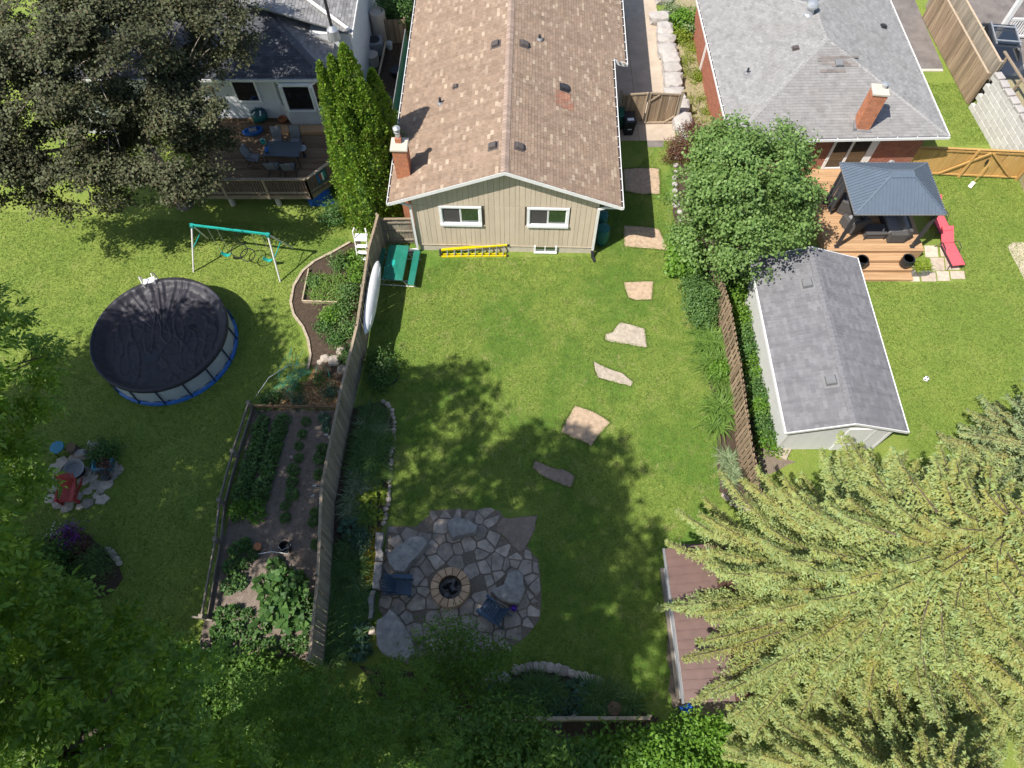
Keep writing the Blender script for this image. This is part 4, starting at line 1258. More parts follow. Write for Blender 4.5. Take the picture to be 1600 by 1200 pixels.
# patio door: white frame with two panes
dr = empty('patio_door', (0, 0, 0), 0, parent=bh)
dx0, dx1 = 0.15, 2.25
yq = w0
put('frame', MB().box(dx0, dx0 + 0.12, yq - 0.06, yq + 0.02, 0.62, 2.75).box(dx1 - 0.35, dx1, yq - 0.06, yq + 0.02, 0.62, 2.75).box(dx0 + 0.12, dx1 - 0.35, yq - 0.06, yq + 0.02, 2.63, 2.75).box(dx0 + 0.12, dx1 - 0.35, yq - 0.06, yq + 0.02, 0.62, 0.7).box(1.0, 1.12, yq - 0.05, yq + 0.02, 0.7, 2.63), 'white_metal', dr)
put('pane', MB().box(dx0 + 0.12, 1.0, yq - 0.02, yq - 0.01, 0.7, 2.63), 'glass_dark', dr)
put('pane', MB().box(1.12, dx1 - 0.35, yq - 0.025, yq - 0.015, 0.7, 2.63), 'glass_dark', dr)
# hose reel on the wall
hr = empty('hose_reel', BM @ Vector((3.35, w0 - 0.14, 0.95)), BRZ, 'white round hose reel on the brick wall by the gate', 'hose reel')
put('hose', MB().lathe([(0.14, -0.05), (0.2, -0.05), (0.2, 0.05), (0.14, 0.05), (0.14, -0.05)], 20), 'cushion', hr, (0, 0, 0), (R(90), 0, 0))
put('hub', MB().lathe([(0.09, -0.07), (0.09, 0.07)], 14), 'sash', hr, (0, 0, 0), (R(90), 0, 0))
put('bracket', MB().box(-0.03, 0.03, 0.07, 0.2, -0.12, 0.12), 'sash', hr)

# ================================================================== deck, steps
dk = empty('cedar_deck', (0, 0, 0), 0, 'orange cedar deck with three wide steps below the gazebo', 'deck')
DX0, DX1, DY0, DY1, DZ = 14.1, 18.5, 20.15, 25.05, 0.6
y = DY0
me = MB().bbox(-(DX1 - DX0) / 2, (DX1 - DX0) / 2, -0.068, 0.068, -0.03, 0.0, 0.006).mesh('deck_board')
while y < DY1:
    put('deck_board', me, 'deck_cedar', dk, ((DX0 + DX1) / 2 + random.uniform(-0.01, 0.01), y + 0.07, DZ))
    y += 0.143
put('fascia', MB().box(DX0 + 0.02, DX1 - 0.02, DY0 + 0.02, DY0 + 0.05, 0.05, DZ - 0.031), 'deck_cedar', dk)
put('fascia', MB().box(DX0 + 0.02, DX0 + 0.05, DY0 + 0.051, DY1, 0.05, DZ - 0.031), 'deck_cedar', dk)
put('fascia', MB().box(DX1 - 0.05, DX1 - 0.02, DY0 + 0.051, DY1, 0.05, DZ - 0.031), 'deck_cedar', dk)
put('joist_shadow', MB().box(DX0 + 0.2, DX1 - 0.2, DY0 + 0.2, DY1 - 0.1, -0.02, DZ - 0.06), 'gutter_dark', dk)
SX0, SX1 = 14.75, 17.9
for k in range(3):
    zt = DZ - 0.15 * (k + 1)
    yb = DY0 - 0.42 * k - 0.003
    for j in range(3):
        put('tread_board', MB().bbox(SX0, SX1, yb - 0.42 + j * 0.14 + 0.003, yb - 0.42 + j * 0.14 + 0.137, zt - 0.03, zt, 0.006), 'deck_cedar', dk)
    put('riser', MB().box(SX0 + 0.01, SX1 - 0.01, yb - 0.405, yb - 0.385, zt - 0.15 + 0.001, zt - 0.031), 'deck_cedar', dk)
    put('stringer', MB().box(SX0 + 0.012, SX1 - 0.012, yb - 0.38, yb, -0.02, zt - 0.035), 'deck_old', dk)
# pavers beside the steps
pv = empty('paver_pad', (0, 0, 0), 0, 'pale square pavers laid in the grass beside the steps', 'pavers')
for (a, b, cc, d) in ((1422, 1437, 428, 440), (1440, 1463, 425, 440), (1465, 1484, 424, 439), (1486, 1508, 424, 436), (1446, 1466, 384, 402), (1455, 1476, 403, 423), (1478, 1499, 402, 422), (1470, 1489, 384, 401)):
    q = [G(a, d), G(b, d), G(b - 2, cc), G(a - 2, cc)]
    put('paver', MB().prism([(p.x, p.y) for p in q], -0.03, 0.025 + random.uniform(0, 0.008), 0.008), 'pavers', pv)
# ------------------------------------------------------------------ gazebo
gz = empty('gazebo', (16.3, 21.65, DZ), 0, 'dark metal gazebo with ribbed blue-grey roof standing on the cedar deck', 'gazebo')
gx, gy, gh = 1.92, 1.47, 2.3
for sx in (-1, 1):
    for sy in (-1, 1):
        px_, py_ = sx * (gx - 0.22), sy * (gy - 0.2)
        pz = DZ if True else 0
        put('post', MB().box(px_ - 0.06, px_ + 0.06, py_ - 0.06, py_ + 0.06, 0, gh).box(px_ - 0.1, px_ + 0.1, py_ - 0.1, py_ + 0.1, 0, 0.02), 'gazebo_frame', gz)
        mb = MB()
        for (dx, dy) in ((-sx, 0), (0, -sy)):
            pts = [Vector((px_, py_, gh - 0.6)), Vector((px_ + dx * 0.12, py_ + dy * 0.12, gh - 0.3)), Vector((px_ + dx * 0.38, py_ + dy * 0.38, gh - 0.1)), Vector((px_ + dx * 0.62, py_ + dy * 0.62, gh - 0.04))]
            for p, q in zip(pts[:-1], pts[1:]):
                mb.beam(p, q, 0.05, 0.05)
        put('corner_brace', mb, 'gazebo_frame', gz)
put('roof_beam', MB().beam((-gx + 0.2, -gy + 0.2, gh), (gx - 0.2, -gy + 0.2, gh), 0.08, 0.1).beam((-gx + 0.2, gy - 0.2, gh), (gx - 0.2, gy - 0.2, gh), 0.08, 0.1).beam((-gx + 0.2, -gy + 0.2, gh + 0.003), (-gx + 0.2, gy - 0.2, gh + 0.003), 0.08, 0.1).beam((gx - 0.2, -gy + 0.2, gh + 0.003), (gx - 0.2, gy - 0.2, gh + 0.003), 0.08, 0.1), 'gazebo_frame', gz)
rx, rz0, rz1 = 0.46, gh + 0.06, gh + 0.95
E0 = [(-gx, -gy, rz0), (gx, -gy, rz0), (gx, gy, rz0), (-gx, gy, rz0)]
ry = 0.12
T0 = [(-rx, -ry, rz1), (rx, -ry, rz1), (rx, ry, rz1), (-rx, ry, rz1)]
def ribbed(parent, a, b, c_, d, rib=0.15):
    """one roof slope a-b eave, c-d ridge (c above b), with raised ribs up the slope"""
    a, b, c_, d = map(Vector, (a, b, c_, d))
    mb = MB().slab([a, b, c_, d], 0.02)
    e = (b - a).normalized()
    n = (b - a).cross(d - a).normalized()
    L = (b - a).length
    ua, ub = (d - a).dot(e), (c_ - a).dot(e)
    slope_v = (d - a) - e * ua
    k = rib * 0.5
    while k < L:
        t = 1.0
        if k < ua: t = k / ua
        elif k > ub: t = (L - k) / (L - ub)
        if t > 0.04:
            p = a + e * k
            mb.beam(p + n * 0.014, p + slope_v * min(t, 0.995) + n * 0.014, 0.035, 0.04, n)
        k += rib
    return put('roof_panel', mb, 'gazebo_roof', parent)
for i in range(4):
    j = (i + 1) % 4
    ribbed(gz, E0[i], E0[j], T0[j], T0[i])
for i in range(4):
    put('hip_rail', MB().beam(Vector(E0[i]) + Vector((0, 0, 0.012)), Vector(T0[i]) + Vector((0, 0, 0.02)), 0.07, 0.03), 'gazebo_roof', gz)
put('ridge_cap', MB().add([(-rx - 0.07, -ry - 0.12, rz1 - 0.02), (rx + 0.07, -ry - 0.12, rz1 - 0.02), (rx + 0.07, ry + 0.12, rz1 - 0.02), (-rx - 0.07, ry + 0.12, rz1 - 0.02), (-rx, 0, rz1 + 0.12), (rx, 0, rz1 + 0.12)], [(0, 1, 5, 4), (1, 2, 5), (2, 3, 4, 5), (3, 0, 4), (3, 2, 1, 0)]), 'gazebo_roof', gz)
for a, b in ((0, 1), (1, 2), (2, 3), (3, 0)):
    put('eave_trim', MB().beam(Vector(E0[a]) + Vector((0, 0, -0.02)), Vector(E0[b]) + Vector((0, 0, -0.02)), 0.035, 0.06), 'vent_grey', gz)
mb = MB()
for k in range(9):
    yy = 0.55 + k * 0.09
    mb.beam((-gx + 0.22 + 0.05 * math.sin(k * 2.1), yy, 0.25), (-gx + 0.22 + 0.03 * math.cos(k * 1.7), yy, gh - 0.1), 0.05, 0.1)
put('side_curtain', mb, 'curtain_dark', gz)
# ------------------------------------------------------------------ furniture below the gazebo
def armchair(loc, rz, label):
    e = empty('wicker_armchair', loc, rz, label, 'armchair')
    put('base', MB().bbox(-0.38, 0.38, -0.4, 0.4, 0.06, 0.32, 0.02), 'wicker', e)
    put('backrest', MB().bbox(-0.38, 0.38, 0.28, 0.42, 0.321, 0.82, 0.03), 'wicker', e)
    for s in (-1, 1):
        put('armrest', MB().bbox(s * 0.38 - 0.09, s * 0.38 + 0.09, -0.42, 0.279, 0.1, 0.6, 0.02), 'wicker', e)
    put('seat_cushion', MB().bbox(-0.28, 0.28, -0.38, 0.27, 0.322, 0.45, 0.04), 'cushion', e)
    return e
armchair((15.55, 21.5, DZ), R(200), 'dark wicker armchair under the gazebo behind the coffee table')
armchair((15.5, 22.5, DZ), R(150), 'dark wicker armchair at the back of the gazebo')
ct = empty('coffee_table', (16.35, 21.05, DZ), R(2), 'dark wicker coffee table under the gazebo', 'table')
put('top', MB().bbox(-0.48, 0.48, -0.3, 0.3, 0.36, 0.4, 0.008), 'wicker', ct)
put('apron', MB().box(-0.44, 0.44, -0.26, 0.26, 0.05, 0.359), 'wicker', ct)
for sx in (-1, 1):
    for sy in (-1, 1):
        put('leg', MB().box(sx * 0.45 - 0.02, sx * 0.45 + 0.02, sy * 0.27 - 0.02, sy * 0.27 + 0.02, 0, 0.355), 'gazebo_frame', ct)
sf = empty('wicker_sofa', (17.32, 21.7, DZ), R(-90), 'dark wicker sofa with grey cushions on the right of the gazebo', 'sofa')
put('base', MB().bbox(-1.1, 1.1, -0.42, 0.4, 0.05, 0.34, 0.02), 'wicker', sf)
put('backrest', MB().bbox(-1.1, 1.1, 0.3, 0.45, 0.341, 0.8, 0.03), 'wicker', sf)
for s in (-1, 1):
    put('armrest', MB().bbox(s * 1.05 - 0.12, s * 1.05 + 0.12, -0.45, 0.299, 0.1, 0.62, 0.02), 'wicker', sf)
for k in range(2):
    put('seat_cushion', MB().bbox(-0.92 + k * 0.93, -0.01 + k * 0.93, -0.4, 0.29, 0.342, 0.48, 0.04), 'cushion', sf)
    put('back_cushion', MB().bbox(-0.9 + k * 0.92, -0.03 + k * 0.92, 0.12, 0.3, 0.481, 0.86, 0.04), 'cushion', sf)
cup = put('drinking_cup', MB().lathe([(0.03, 0), (0.04, 0.11), (0.035, 0.11), (0.03, 0.02)], 12), 'sash', None, (16.65, 20.95, DZ + 0.4))
tag(cup, 'small white cup on the wicker coffee table', 'cup')
def lounger(loc, rz, label, recline=35):
    e = empty('sun_lounger', loc, rz, label, 'sun lounger')
    put('seat', MB().bbox(-0.29, 0.29, -1.05, 0.2, 0.36, 0.40, 0.012), 'pink_sling', e)
    d = Vector((0, math.cos(R(recline)), math.sin(R(recline))))
    a = Vector((0, 0.22, 0.39))
    mb = MB().beam(a, a + d * 0.72, 0.58, 0.04)
    put('backrest', mb, 'pink_sling', e)
    put('head_pad', MB().beam(a + d * 0.55 + Vector((0, -0.02, 0.03)), a + d * 0.74 + Vector((0, -0.02, 0.03)), 0.5, 0.06), 'pink_sling', e)
    for s in (-1, 1):
        put('side_rail', MB().tube([(s * 0.31, -1.08, 0.36), (s * 0.31, 0.25, 0.36)], 0.018, 8), 'gazebo_frame', e)
        put('leg', MB().tube([(s * 0.31, -0.9, 0.36), (s * 0.34, -1.02, 0.0)], 0.016, 8), 'gazebo_frame', e)
        put('leg', MB().tube([(s * 0.31, 0.2, 0.36), (s * 0.36, 0.36, 0.0)], 0.016, 8), 'gazebo_frame', e)
        put('armrest', MB().tube([(s * 0.33, -0.3, 0.36), (s * 0.37, -0.22, 0.56), (s * 0.37, 0.12, 0.58), (s * 0.33, 0.25, 0.38)], 0.018, 8), 'gazebo_frame', e)
p = G(1478, 392, 0.1)
lounger((p.x, p.y, 0.025), R(7), 'pink sling sun lounger on the pavers, nearer the lawn corner')
p = G(1468, 362, 0.1)
lounger((p.x - 0.05, p.y + 0.75, 0.0), R(7), 'pink sling lounger in the shade of the gazebo post, behind the other', 40)
def round_pot(loc, label):
    e = empty('planter_pot', loc, 0, label, 'planter')
    put('bowl', MB().lathe([(0.17, 0), (0.24, 0.1), (0.27, 0.3), (0.25, 0.5), (0.22, 0.5), (0.22, 0.4), (0.02, 0.39)], 22), 'planter_black', e, smooth=False)
    put('rim', MB().lathe([(0.25, 0.5), (0.265, 0.51), (0.265, 0.53), (0.215, 0.53), (0.215, 0.5)], 22), 'planter_black', e)
    put('water', MB().lathe([(0.214, 0.47), (0.02, 0.475)], 18), 'glass', e)
p = G(1415, 420, 0.3); round_pot((17.55, 19.55, 0.3), 'glossy black pot on the steps beside the leafy planter')
round_pot((15.5, 19.5, 0.3), 'glossy black pot on the steps beside the grey shed roof')
pb = empty('planter_box', (18.25, 19.35, 0), R(3), 'grey planter box with lime green leaves beside the steps', 'planter')
put('box', MB().bbox(-0.36, 0.36, -0.2, 0.2, 0, 0.42, 0.02), 'planter_grey', pb)
n = 260
P = np.c_[RNG.uniform(-0.34, 0.34, n), RNG.uniform(-0.18, 0.3, n), np.full(n, 0.4)]
put('leaves', blade_mesh('leaves', P, np.c_[RNG.normal(0, 1, (n, 2)), np.zeros(n)], RNG.uniform(0.3, 0.55, n), 0.05, 0.8), 'leaf_lime', pb)['kind'] = 'stuff'

# ================================================================== white shed with grey roof
sh = empty('garden_shed', (12.22, 14.5, 0), R(0.5), 'white sided garden shed with long grey shingled roof', 'shed')
sx_, sl_, se, sr = 2.22, 3.93, 2.2, 2.97
SS = (sr - se) / sx_
put('wall', MB().add([(-1.93, -3.7, 0), (1.93, -3.7, 0), (1.93, -3.7, se), (0, -3.7, sr - 0.1), (-1.93, -3.7, se), (-1.93, 3.7, 0), (1.93, 3.7, 0), (1.93, 3.7, se), (0, 3.7, sr - 0.1), (-1.93, 3.7, se)],
                     [(0, 1, 2, 3, 4), (9, 8, 7, 6, 5), (0, 4, 9, 5), (1, 6, 7, 2), (4, 3, 8, 9), (3, 2, 7, 8)]), 'shed_siding', sh)
k = 0
z = 0.08
lap = MB().add([(-1.93, 0, 0), (1.93, 0, 0), (1.93, 0.012, 0.115), (-1.93, 0.012, 0.115), (-1.93, 0.02, 0), (1.93, 0.02, 0)], [(0, 1, 2, 3), (0, 4, 5, 1)]).mesh('lap_board')
while z < se - 0.1:
    put('lap_board', lap, 'shed_siding', sh, (0, -3.722, z))
    z += 0.117
while z < sr - 0.3:
    hw_ = 1.93 * (sr - 0.18 - z) / (sr - 0.1 - se)
    if hw_ > 0.1:
        put('lap_board', MB().add([(-hw_, 0, 0), (hw_, 0, 0), (hw_ - 0.2, 0.012, 0.115), (-hw_ + 0.2, 0.012, 0.115)], [(0, 1, 2, 3)]), 'shed_siding', sh, (0, -3.722, z))
    z += 0.117
for s in (-1, 1):
    for j in range(1, 4):
        put('panel_joint', MB().box(s * 1.937 - 0.006, s * 1.937 + 0.006, -3.7 + j * 1.85 - 0.012, -3.7 + j * 1.85 + 0.012, 0.05, se - 0.02), 'shed_siding', sh)
    put('corner_trim', MB().box(s * 1.9 - 0.05, s * 1.9 + 0.05, -3.745, -3.724, 0.02, se), 'white_metal', sh)
sro = empty('roof', (0, 0, 0), 0, parent=sh)
put('roof_deck', MB().slab([(-sx_, -sl_, se), (0, -sl_, sr), (0, sl_, sr), (-sx_, sl_, se)], 0.06).slab([(0, -sl_, sr), (sx_, -sl_, se), (sx_, sl_, se), (0, sl_, sr)], 0.06), 'vent_grey', sro)
SG = [(0.36, (0.175, 0.172, 0.181)), (0.34, (0.19, 0.187, 0.196)), (0.3, (0.208, 0.204, 0.212))]
s_l = math.hypot(sx_, sr - se)
for s in (-1, 1):
    O = (-sx_ - 0.02, sl_ + 0.02, se + 0.005) if s < 0 else (sx_ + 0.02, -sl_ - 0.02, se + 0.005)
    me = shingle_mesh('shingles', O, (0, s, 0), (-s * sx_, 0, sr - se), 2 * sl_ + 0.04, s_l, lambda u, v: True, SG, 0.36, 0.145, 0.01, jit=0.06)
    o = put('shingles', me, 'shingle_shed', sro); o['kind'] = 'stuff'
plain('cap_shed', (0.19, 0.187, 0.196), 0.95, 0.15, 0.2, 8)
hip_caps(sro, (0, -sl_ - 0.02, sr), (0, sl_, sr), 'cap_shed', 0.16, 0.2)
for s in (-1, 1):
    put('fascia', MB().box(s * (sx_ + 0.03) - 0.02, s * (sx_ + 0.03) + 0.02, -sl_ - 0.03, sl_ + 0.03, se - 0.12, se + 0.025), 'white_metal', sro)
    for e in (-1, 1):
        a, b = Vector((s * (sx_ + 0.05), e * (sl_ + 0.035), se - 0.05)), Vector((0, e * (sl_ + 0.035), sr - 0.04))
        put('barge_board', MB().beam(a, b, 0.03, 0.13), 'white_metal', sro)
def shp(px, py, s):
    nn = Vector((s * SS, 0, 1)).normalized()
    M = Matrix.Translation(sh.location) @ Matrix.Rotation(R(0.5), 4, 'Z')
    return M.inverted() @ on_plane(px, py, M @ Vector((s * sx_, 0, se)), nn), nn
for (px, py, s) in ((1261, 445, 1), (1298, 596, 1)):
    p, nn = shp(px, py, -1 if px < 1262 else -1)
    p.z = sr - SS * abs(p.x)
    roof_vent(sro, p, Vector(((SS if p.x > 0 else -SS), 0, 1)).normalized(), 0.36, 'vent_grey', 0.2)
# shed door with trim and handle on the near gable
dd = empty('door', (0.75, -3.73, 0), 0, parent=sh)
put('leaf', MB().box(-0.45, 0.45, -0.03, 0.0, 0.05, 1.95), 'white_metal', dd)
put('trim', MB().box(-0.53, -0.451, -0.035, 0.0, 0.05, 2.03).box(0.451, 0.53, -0.035, 0.0, 0.05, 2.03).box(-0.45, 0.45, -0.035, 0.0, 1.951, 2.03), 'sash', dd)
put('handle', MB().box(-0.36, -0.32, -0.07, -0.031, 0.95, 1.1), 'black_tube', dd)
p = [G(x, y) for x, y in ((1203, 706), (1228, 720), (1239, 697), (1215, 692))]
st = put('stone_slab', rock_mesh('stone_slab', [(q.x, q.y) for q in p], -0.02, 0.14, RNG, 0.1, 0.01), 'step_pale'); tag(st, 'tan square slab at the corner of the white shed', 'slab')

# ================================================================== brown metal shed under the spruce
ms = empty('metal_shed', (6.55, 3.95, 0), R(1.5), 'brown metal-roofed shed half hidden under the spruce branches', 'shed')
put('wall', MB().box(-1.0, 1.3, -2.15, 2.15, 0, 1.98), 'white_siding', ms)
put('roof_deck', MB().slab([(-1.28, -2.4, 2.02), (0.15, -2.4, 2.5), (0.15, 2.4, 2.5), (-1.28, 2.4, 2.02)], 0.03).slab([(0.15, -2.4, 2.5), (1.58, -2.4, 2.02), (1.58, 2.4, 2.02), (0.15, 2.4, 2.5)], 0.03), 'brown_metal', ms)
k = -2.36
while k < 2.4:
    for s in (-1, 1):
        e0 = Vector((0.15 + s * 1.43, k, 2.03)); e1 = Vector((0.15, k, 2.51))
        put('roof_rib', MB().beam(e0, e1, 0.035, 0.03), 'brown_metal', ms)
    k += 0.295
put('ridge_flashing', MB().add([(-0.03, -2.42, 2.47), (0.15, -2.42, 2.535), (0.33, -2.42, 2.47), (-0.03, 2.42, 2.47), (0.15, 2.42, 2.535), (0.33, 2.42, 2.47)], [(0, 1, 4, 3), (1, 2, 5, 4)]), 'brown_metal', ms)
put('gutter', MB().box(-1.36, -1.285, -2.42, 2.42, 1.93, 2.0), 'vent_grey', ms)
for (a, b) in ((-1.75, -1.15), (-0.95, -0.4)):
    put('window', MB().box(-1.035, -1.003, a, b, 0.9, 1.6), 'sash', ms)
put('base_sill', MB().box(-1.12, -1.002, -2.2, 2.2, 0, 0.12), 'timber_old', ms)
cr = empty('garden_cart', G(1070, 1108, 0), R(20), 'small blue cart behind the brown shed', 'cart')
put('tray', MB().bbox(-0.2, 0.2, -0.12, 0.12, 0.18, 0.3, 0.02), 'blue_tarp', cr)
put('handle', MB().beam((0, -0.1, 0.25), (0.02, -0.5, 0.1), 0.05, 0.04), 'blue_tarp', cr)
for s in (-1, 1):
    put('wheel', MB().lathe([(0.09, -0.025), (0.09, 0.025)], 14), 'rubber_black', cr, (s * 0.23, 0.05, 0.09), (0, R(90), 0))

# ================================================================== fences and yard at the top right
wg = empty('plank_fence', (0, 0, 0), 0, 'golden new wood fence with a braced gate beside the brick house', 'fence')
A, B = Vector((19.05, 25.35, 0)), Vector((24.55, 25.0, 0))
fence_run(wg, [(A.x, A.y), (B.x, B.y)], 1.75, 'fence_gold', side=1, pl_w=0.14, gap=0.002, cap='fence_gold', rails=(0.15, 1.6), post_every=2.75)
def L2(t, z, off=-0.06): 
    p = A.lerp(B, t); return Vector((p.x, p.y + off, z))
put('gate_brace', MB().beam(L2(0.31, 0.2), L2(0.62, 1.6), 0.05, 0.1), 'fence_gold', wg)
put('gate_brace', MB().beam(L2(0.93, 0.2), L2(0.64, 1.6), 0.05, 0.1), 'fence_gold', wg)
put('gate_latch', MB().beam(L2(0.63, 1.25, -0.1), L2(0.63, 1.0, -0.1), 0.08, 0.04), 'black_tube', wg)
tl = empty('garden_tool', (22.25, 24.85, 0), 0, 'white long-handled broom leaning on the golden gate', 'broom')
put('shaft', MB().tube([(0.0, -0.28, 0.12), (0.28, 0.02, 1.3)], 0.018, 6), 'fence_gold', tl)
put('head', MB().beam((-0.12, -0.4, 0.03), (0.04, -0.24, 0.22), 0.16, 0.1), 'ball_white', tl)
g2 = empty('slat_fence', (0, 0, 0), 0, 'pale grey slatted fence running from the golden fence towards the sand patch', 'fence')
fence_run(g2, [(24.75, 25.0), (25.1, 19.5)], 1.5, 'fence_grey', side=-1, alt=True, gap=-0.03, rails=(0.3, 1.2))
tf = empty('plank_fence', (0, 0, 0), 0, 'tall weathered brown fence between the asphalt drives', 'fence')
fence_run(tf, [(23.3, 37.2), (23.75, 30.2)], 1.9, 'fence_brown', side=-1, pl_w=0.16, gap=0.004, cap='fence_tan', rails=(0.4, 1.6), post_every=2.4)
t2 = empty('panel_fence', (0, 0, 0), 0, 'grey upper fence panels just behind the tall brown fence', 'fence')
fence_run(t2, [(23.75, 38.2), (24.2, 30.5)], 2.35, 'fence_grey', side=-1, pl_w=0.2, gap=0.002, cap='fence_tan', rails=(1.2, 2.1), post_every=2.4)
# stepped wall of white blocks
bw = empty('block_wall', (0, 0, 0), 0, 'white concrete block retaining wall with stepped grey coping', 'wall')
row = 0
blk = MB().bbox(-0.29, 0.29, -0.1, 0.1, 0, 0.29, 0.012).mesh('block')
A2, B2 = Vector((23.85, 30.0, 0)), Vector((24.3, 25.4, 0))
d = (B2 - A2); Lw = d.length; d.normalize(); ang = math.atan2(d.y, d.x)
for r_ in range(7):
    k = 0.3 if r_ % 2 else 0.0
    while k < Lw - 0.2:
        p = A2 + d * (k + 0.3) + Vector((0.012 * r_, 0, r_ * 0.3))
        put('block', blk, 'block_white', bw, p, (0, 0, ang))
        k += 0.6
k = 0.0
while k < Lw:
    p = A2 + d * (k + 0.3) + Vector((0.12, 0, 2.1))
    put('coping_stone', MB().bbox(-0.24, 0.24, -0.18, 0.18, 0, 0.12, 0.03), 'limestone', bw, p, (0, 0, ang + random.uniform(-0.1, 0.1)))
    k += 0.58
structure('terrace', MB().box(24.7, 40, 24.0, 30.0, -0.05, 1.7), 'dry_bed', 'raised earth terrace behind the white block wall')
rl = empty('wooden_rail', (0, 0, 0), 0, 'weathered timber rail along the top of the white block wall', 'rail')
put('rail', MB().beam((24.4, 31.0, 2.55), (25.0, 25.3, 2.55), 0.12, 0.06), 'rail_wood', rl)
for k in range(4):
    put('post', MB().box(24.43 + 0.17 * k - 0.05, 24.43 + 0.17 * k + 0.05, 30.6 - 1.6 * k - 0.05, 30.6 - 1.6 * k + 0.05, 1.6, 2.52), 'rail_wood', rl)
# lean-to roof and white rails of the next house
lr = empty('porch_roof', (0, 0, 0), 0, 'dark porch roof edged in white beyond the block wall', 'porch')
a, b, c_, d_ = G(1562, 92, 3.2), G(1640, 150, 3.2), G(1660, 80, 3.9), G(1585, 88, 3.9)
q = [Vector((26.9, 32.2, 3.1)), Vector((28.6, 29.8, 3.1)), Vector((31.5, 32.0, 3.9)), Vector((29.6, 34.0, 3.9))]
put('roof_sheet', MB().slab(q, 0.06), 'asphalt', lr)
put('fascia', MB().beam(q[0] - Vector((0, 0, 0.06)), q[1] - Vector((0, 0, 0.06)), 0.06, 0.2), 'white_metal', lr)
put('fascia', MB().beam(q[0] - Vector((0, 0, 0.06)), q[3] - Vector((0, 0, 0.06)), 0.06, 0.2), 'white_metal', lr)
for p in (q[0], q[1]):
    put('post', MB().beam((p.x + 0.15, p.y + 0.1, 0), (p.x + 0.15, p.y + 0.1, 3.0), 0.14, 0.14), 'white_metal', lr)
wr = empty('porch_railing', (0, 0, 0), 0, 'white stair railing with thin balusters at the top corner', 'railing')
a, b = G(1562, 48, 0.5), G(1640, 30, 0.5)
put('newel_post', MB().beam((a.x, a.y, 0.03), (a.x, a.y, 3.4), 0.22, 0.22), 'white_metal', wr)
put('rail', MB().beam((a.x, a.y, 0.2), (a.x + 3.5, a.y - 0.1, 0.2), 0.08, 0.12).beam((a.x, a.y, 1.2), (a.x + 3.5, a.y - 0.1, 1.2), 0.08, 0.12), 'white_metal', wr)
for k in range(22):
    x = a.x + 0.2 + k * 0.15
    put('baluster', MB().beam((x, a.y - 0.03, 0.26), (x, a.y - 0.03, 1.14), 0.05, 0.05), 'white_metal', wr)
# parked car
def car(loc, rz, label):
    e = empty('parked_car', loc, rz, label, 'car')
    prof = [(-2.1, 0.35), (-2.15, 0.7), (-2.0, 0.95), (-1.0, 1.05), (-0.4, 1.45), (1.3, 1.5), (1.95, 1.1), (2.1, 0.9), (2.1, 0.35)]
    hw = 0.88
    mb = MB()
    n = len(prof)
    def wy(z): return hw if z < 1.06 else hw - 0.22
    mb.add([(x, -wy(z), z) for x, z in prof] + [(x, wy(z), z) for x, z in prof], [tuple(range(n))[::-1], tuple(range(n, 2 * n))] + [(i, (i + 1) % n, (i + 1) % n + n, i + n) for i in range(n)])
    put('body', mb, 'car_paint', e)
    put('windscreen', MB().slab([(-1.0, 0.7, 1.075), (-1.0, -0.7, 1.075), (-0.45, -0.6, 1.445), (-0.45, 0.6, 1.445)], 0.01), 'glass_dark', e)
    put('rear_window', MB().slab([(1.32, 0.6, 1.5), (1.32, -0.6, 1.5), (1.9, -0.68, 1.15), (1.9, 0.68, 1.15)], 0.01), 'glass_dark', e)
    put('sunroof', MB().box(-0.3, 0.7, -0.5, 0.5, 1.49, 1.515), 'glass_dark', e)
    for s in (-1, 1):
        put('roof_rail', MB().beam((-0.4, s * 0.6, 1.55), (1.3, s * 0.6, 1.58), 0.06, 0.06), 'galvanised', e)
        put('side_window', MB().slab([(-0.6, s * 0.80, 1.15), (1.5, s * 0.80, 1.15), (1.25, s * 0.685, 1.42), (-0.35, s * 0.685, 1.42)][::s], 0.01), 'glass_dark', e)
        for x in (-1.35, 1.3):
            w_ = put('wheel', MB().lathe([(0.33, -0.1), (0.33, 0.1)], 18), 'rubber_black', e, (x, s * 0.82, 0.33), (R(90), 0, 0))
            put('rim', MB().lathe([(0.2, -0.11), (0.2, 0.11)], 12), 'galvanised', w_)
        put('headlight', MB().box(-2.16, -2.1, s * 0.6 - 0.15, s * 0.6 + 0.15, 0.65, 0.8), 'glass', e)
        put('tail_light', MB().box(2.08, 2.115, s * 0.65 - 0.12, s * 0.65 + 0.12, 0.7, 0.9), 'red_plastic', e)
    for x in (-0.2, 0.95):
        put('cross_bar', MB().beam((x, -0.66, 1.62), (x, 0.66, 1.62), 0.07, 0.05), 'galvanised', e)
p = G(1567, 72, 1.2); car((p.x, p.y, 0.03), R(83), 'dark car with silver roof bars parked behind the tall fence')
# football
p = G(1447, 592, 0.11)
fb = empty('football', (p.x, p.y, 0.0), 0, 'white football with black patches lying on the lawn', 'ball')
import bmesh as _bm
b_ = _bm.new(); _bm.ops.create_icosphere(b_, subdivisions=3, radius=0.115); me = bpy.data.meshes.new('ball'); b_.to_mesh(me); 
ico = _bm.new(); _bm.ops.create_icosphere(ico, subdivisions=1, radius=0.116)
put('ball_skin', me, 'ball_white', fb, (0, 0, 0.115), smooth=True)
for v in ico.verts:
    q = Vector((0, 0, 1)).rotation_difference(v.co.normalized())
    o = put('patch', MB().lathe([(0.036, 0.108), (0.034, 0.1165), (0.002, 0.1205)], 5), 'rubber_black', fb, (0, 0, 0.115))
    o.rotation_mode = 'QUATERNION'; o.rotation_quaternion = q
b_.free(); ico.free()

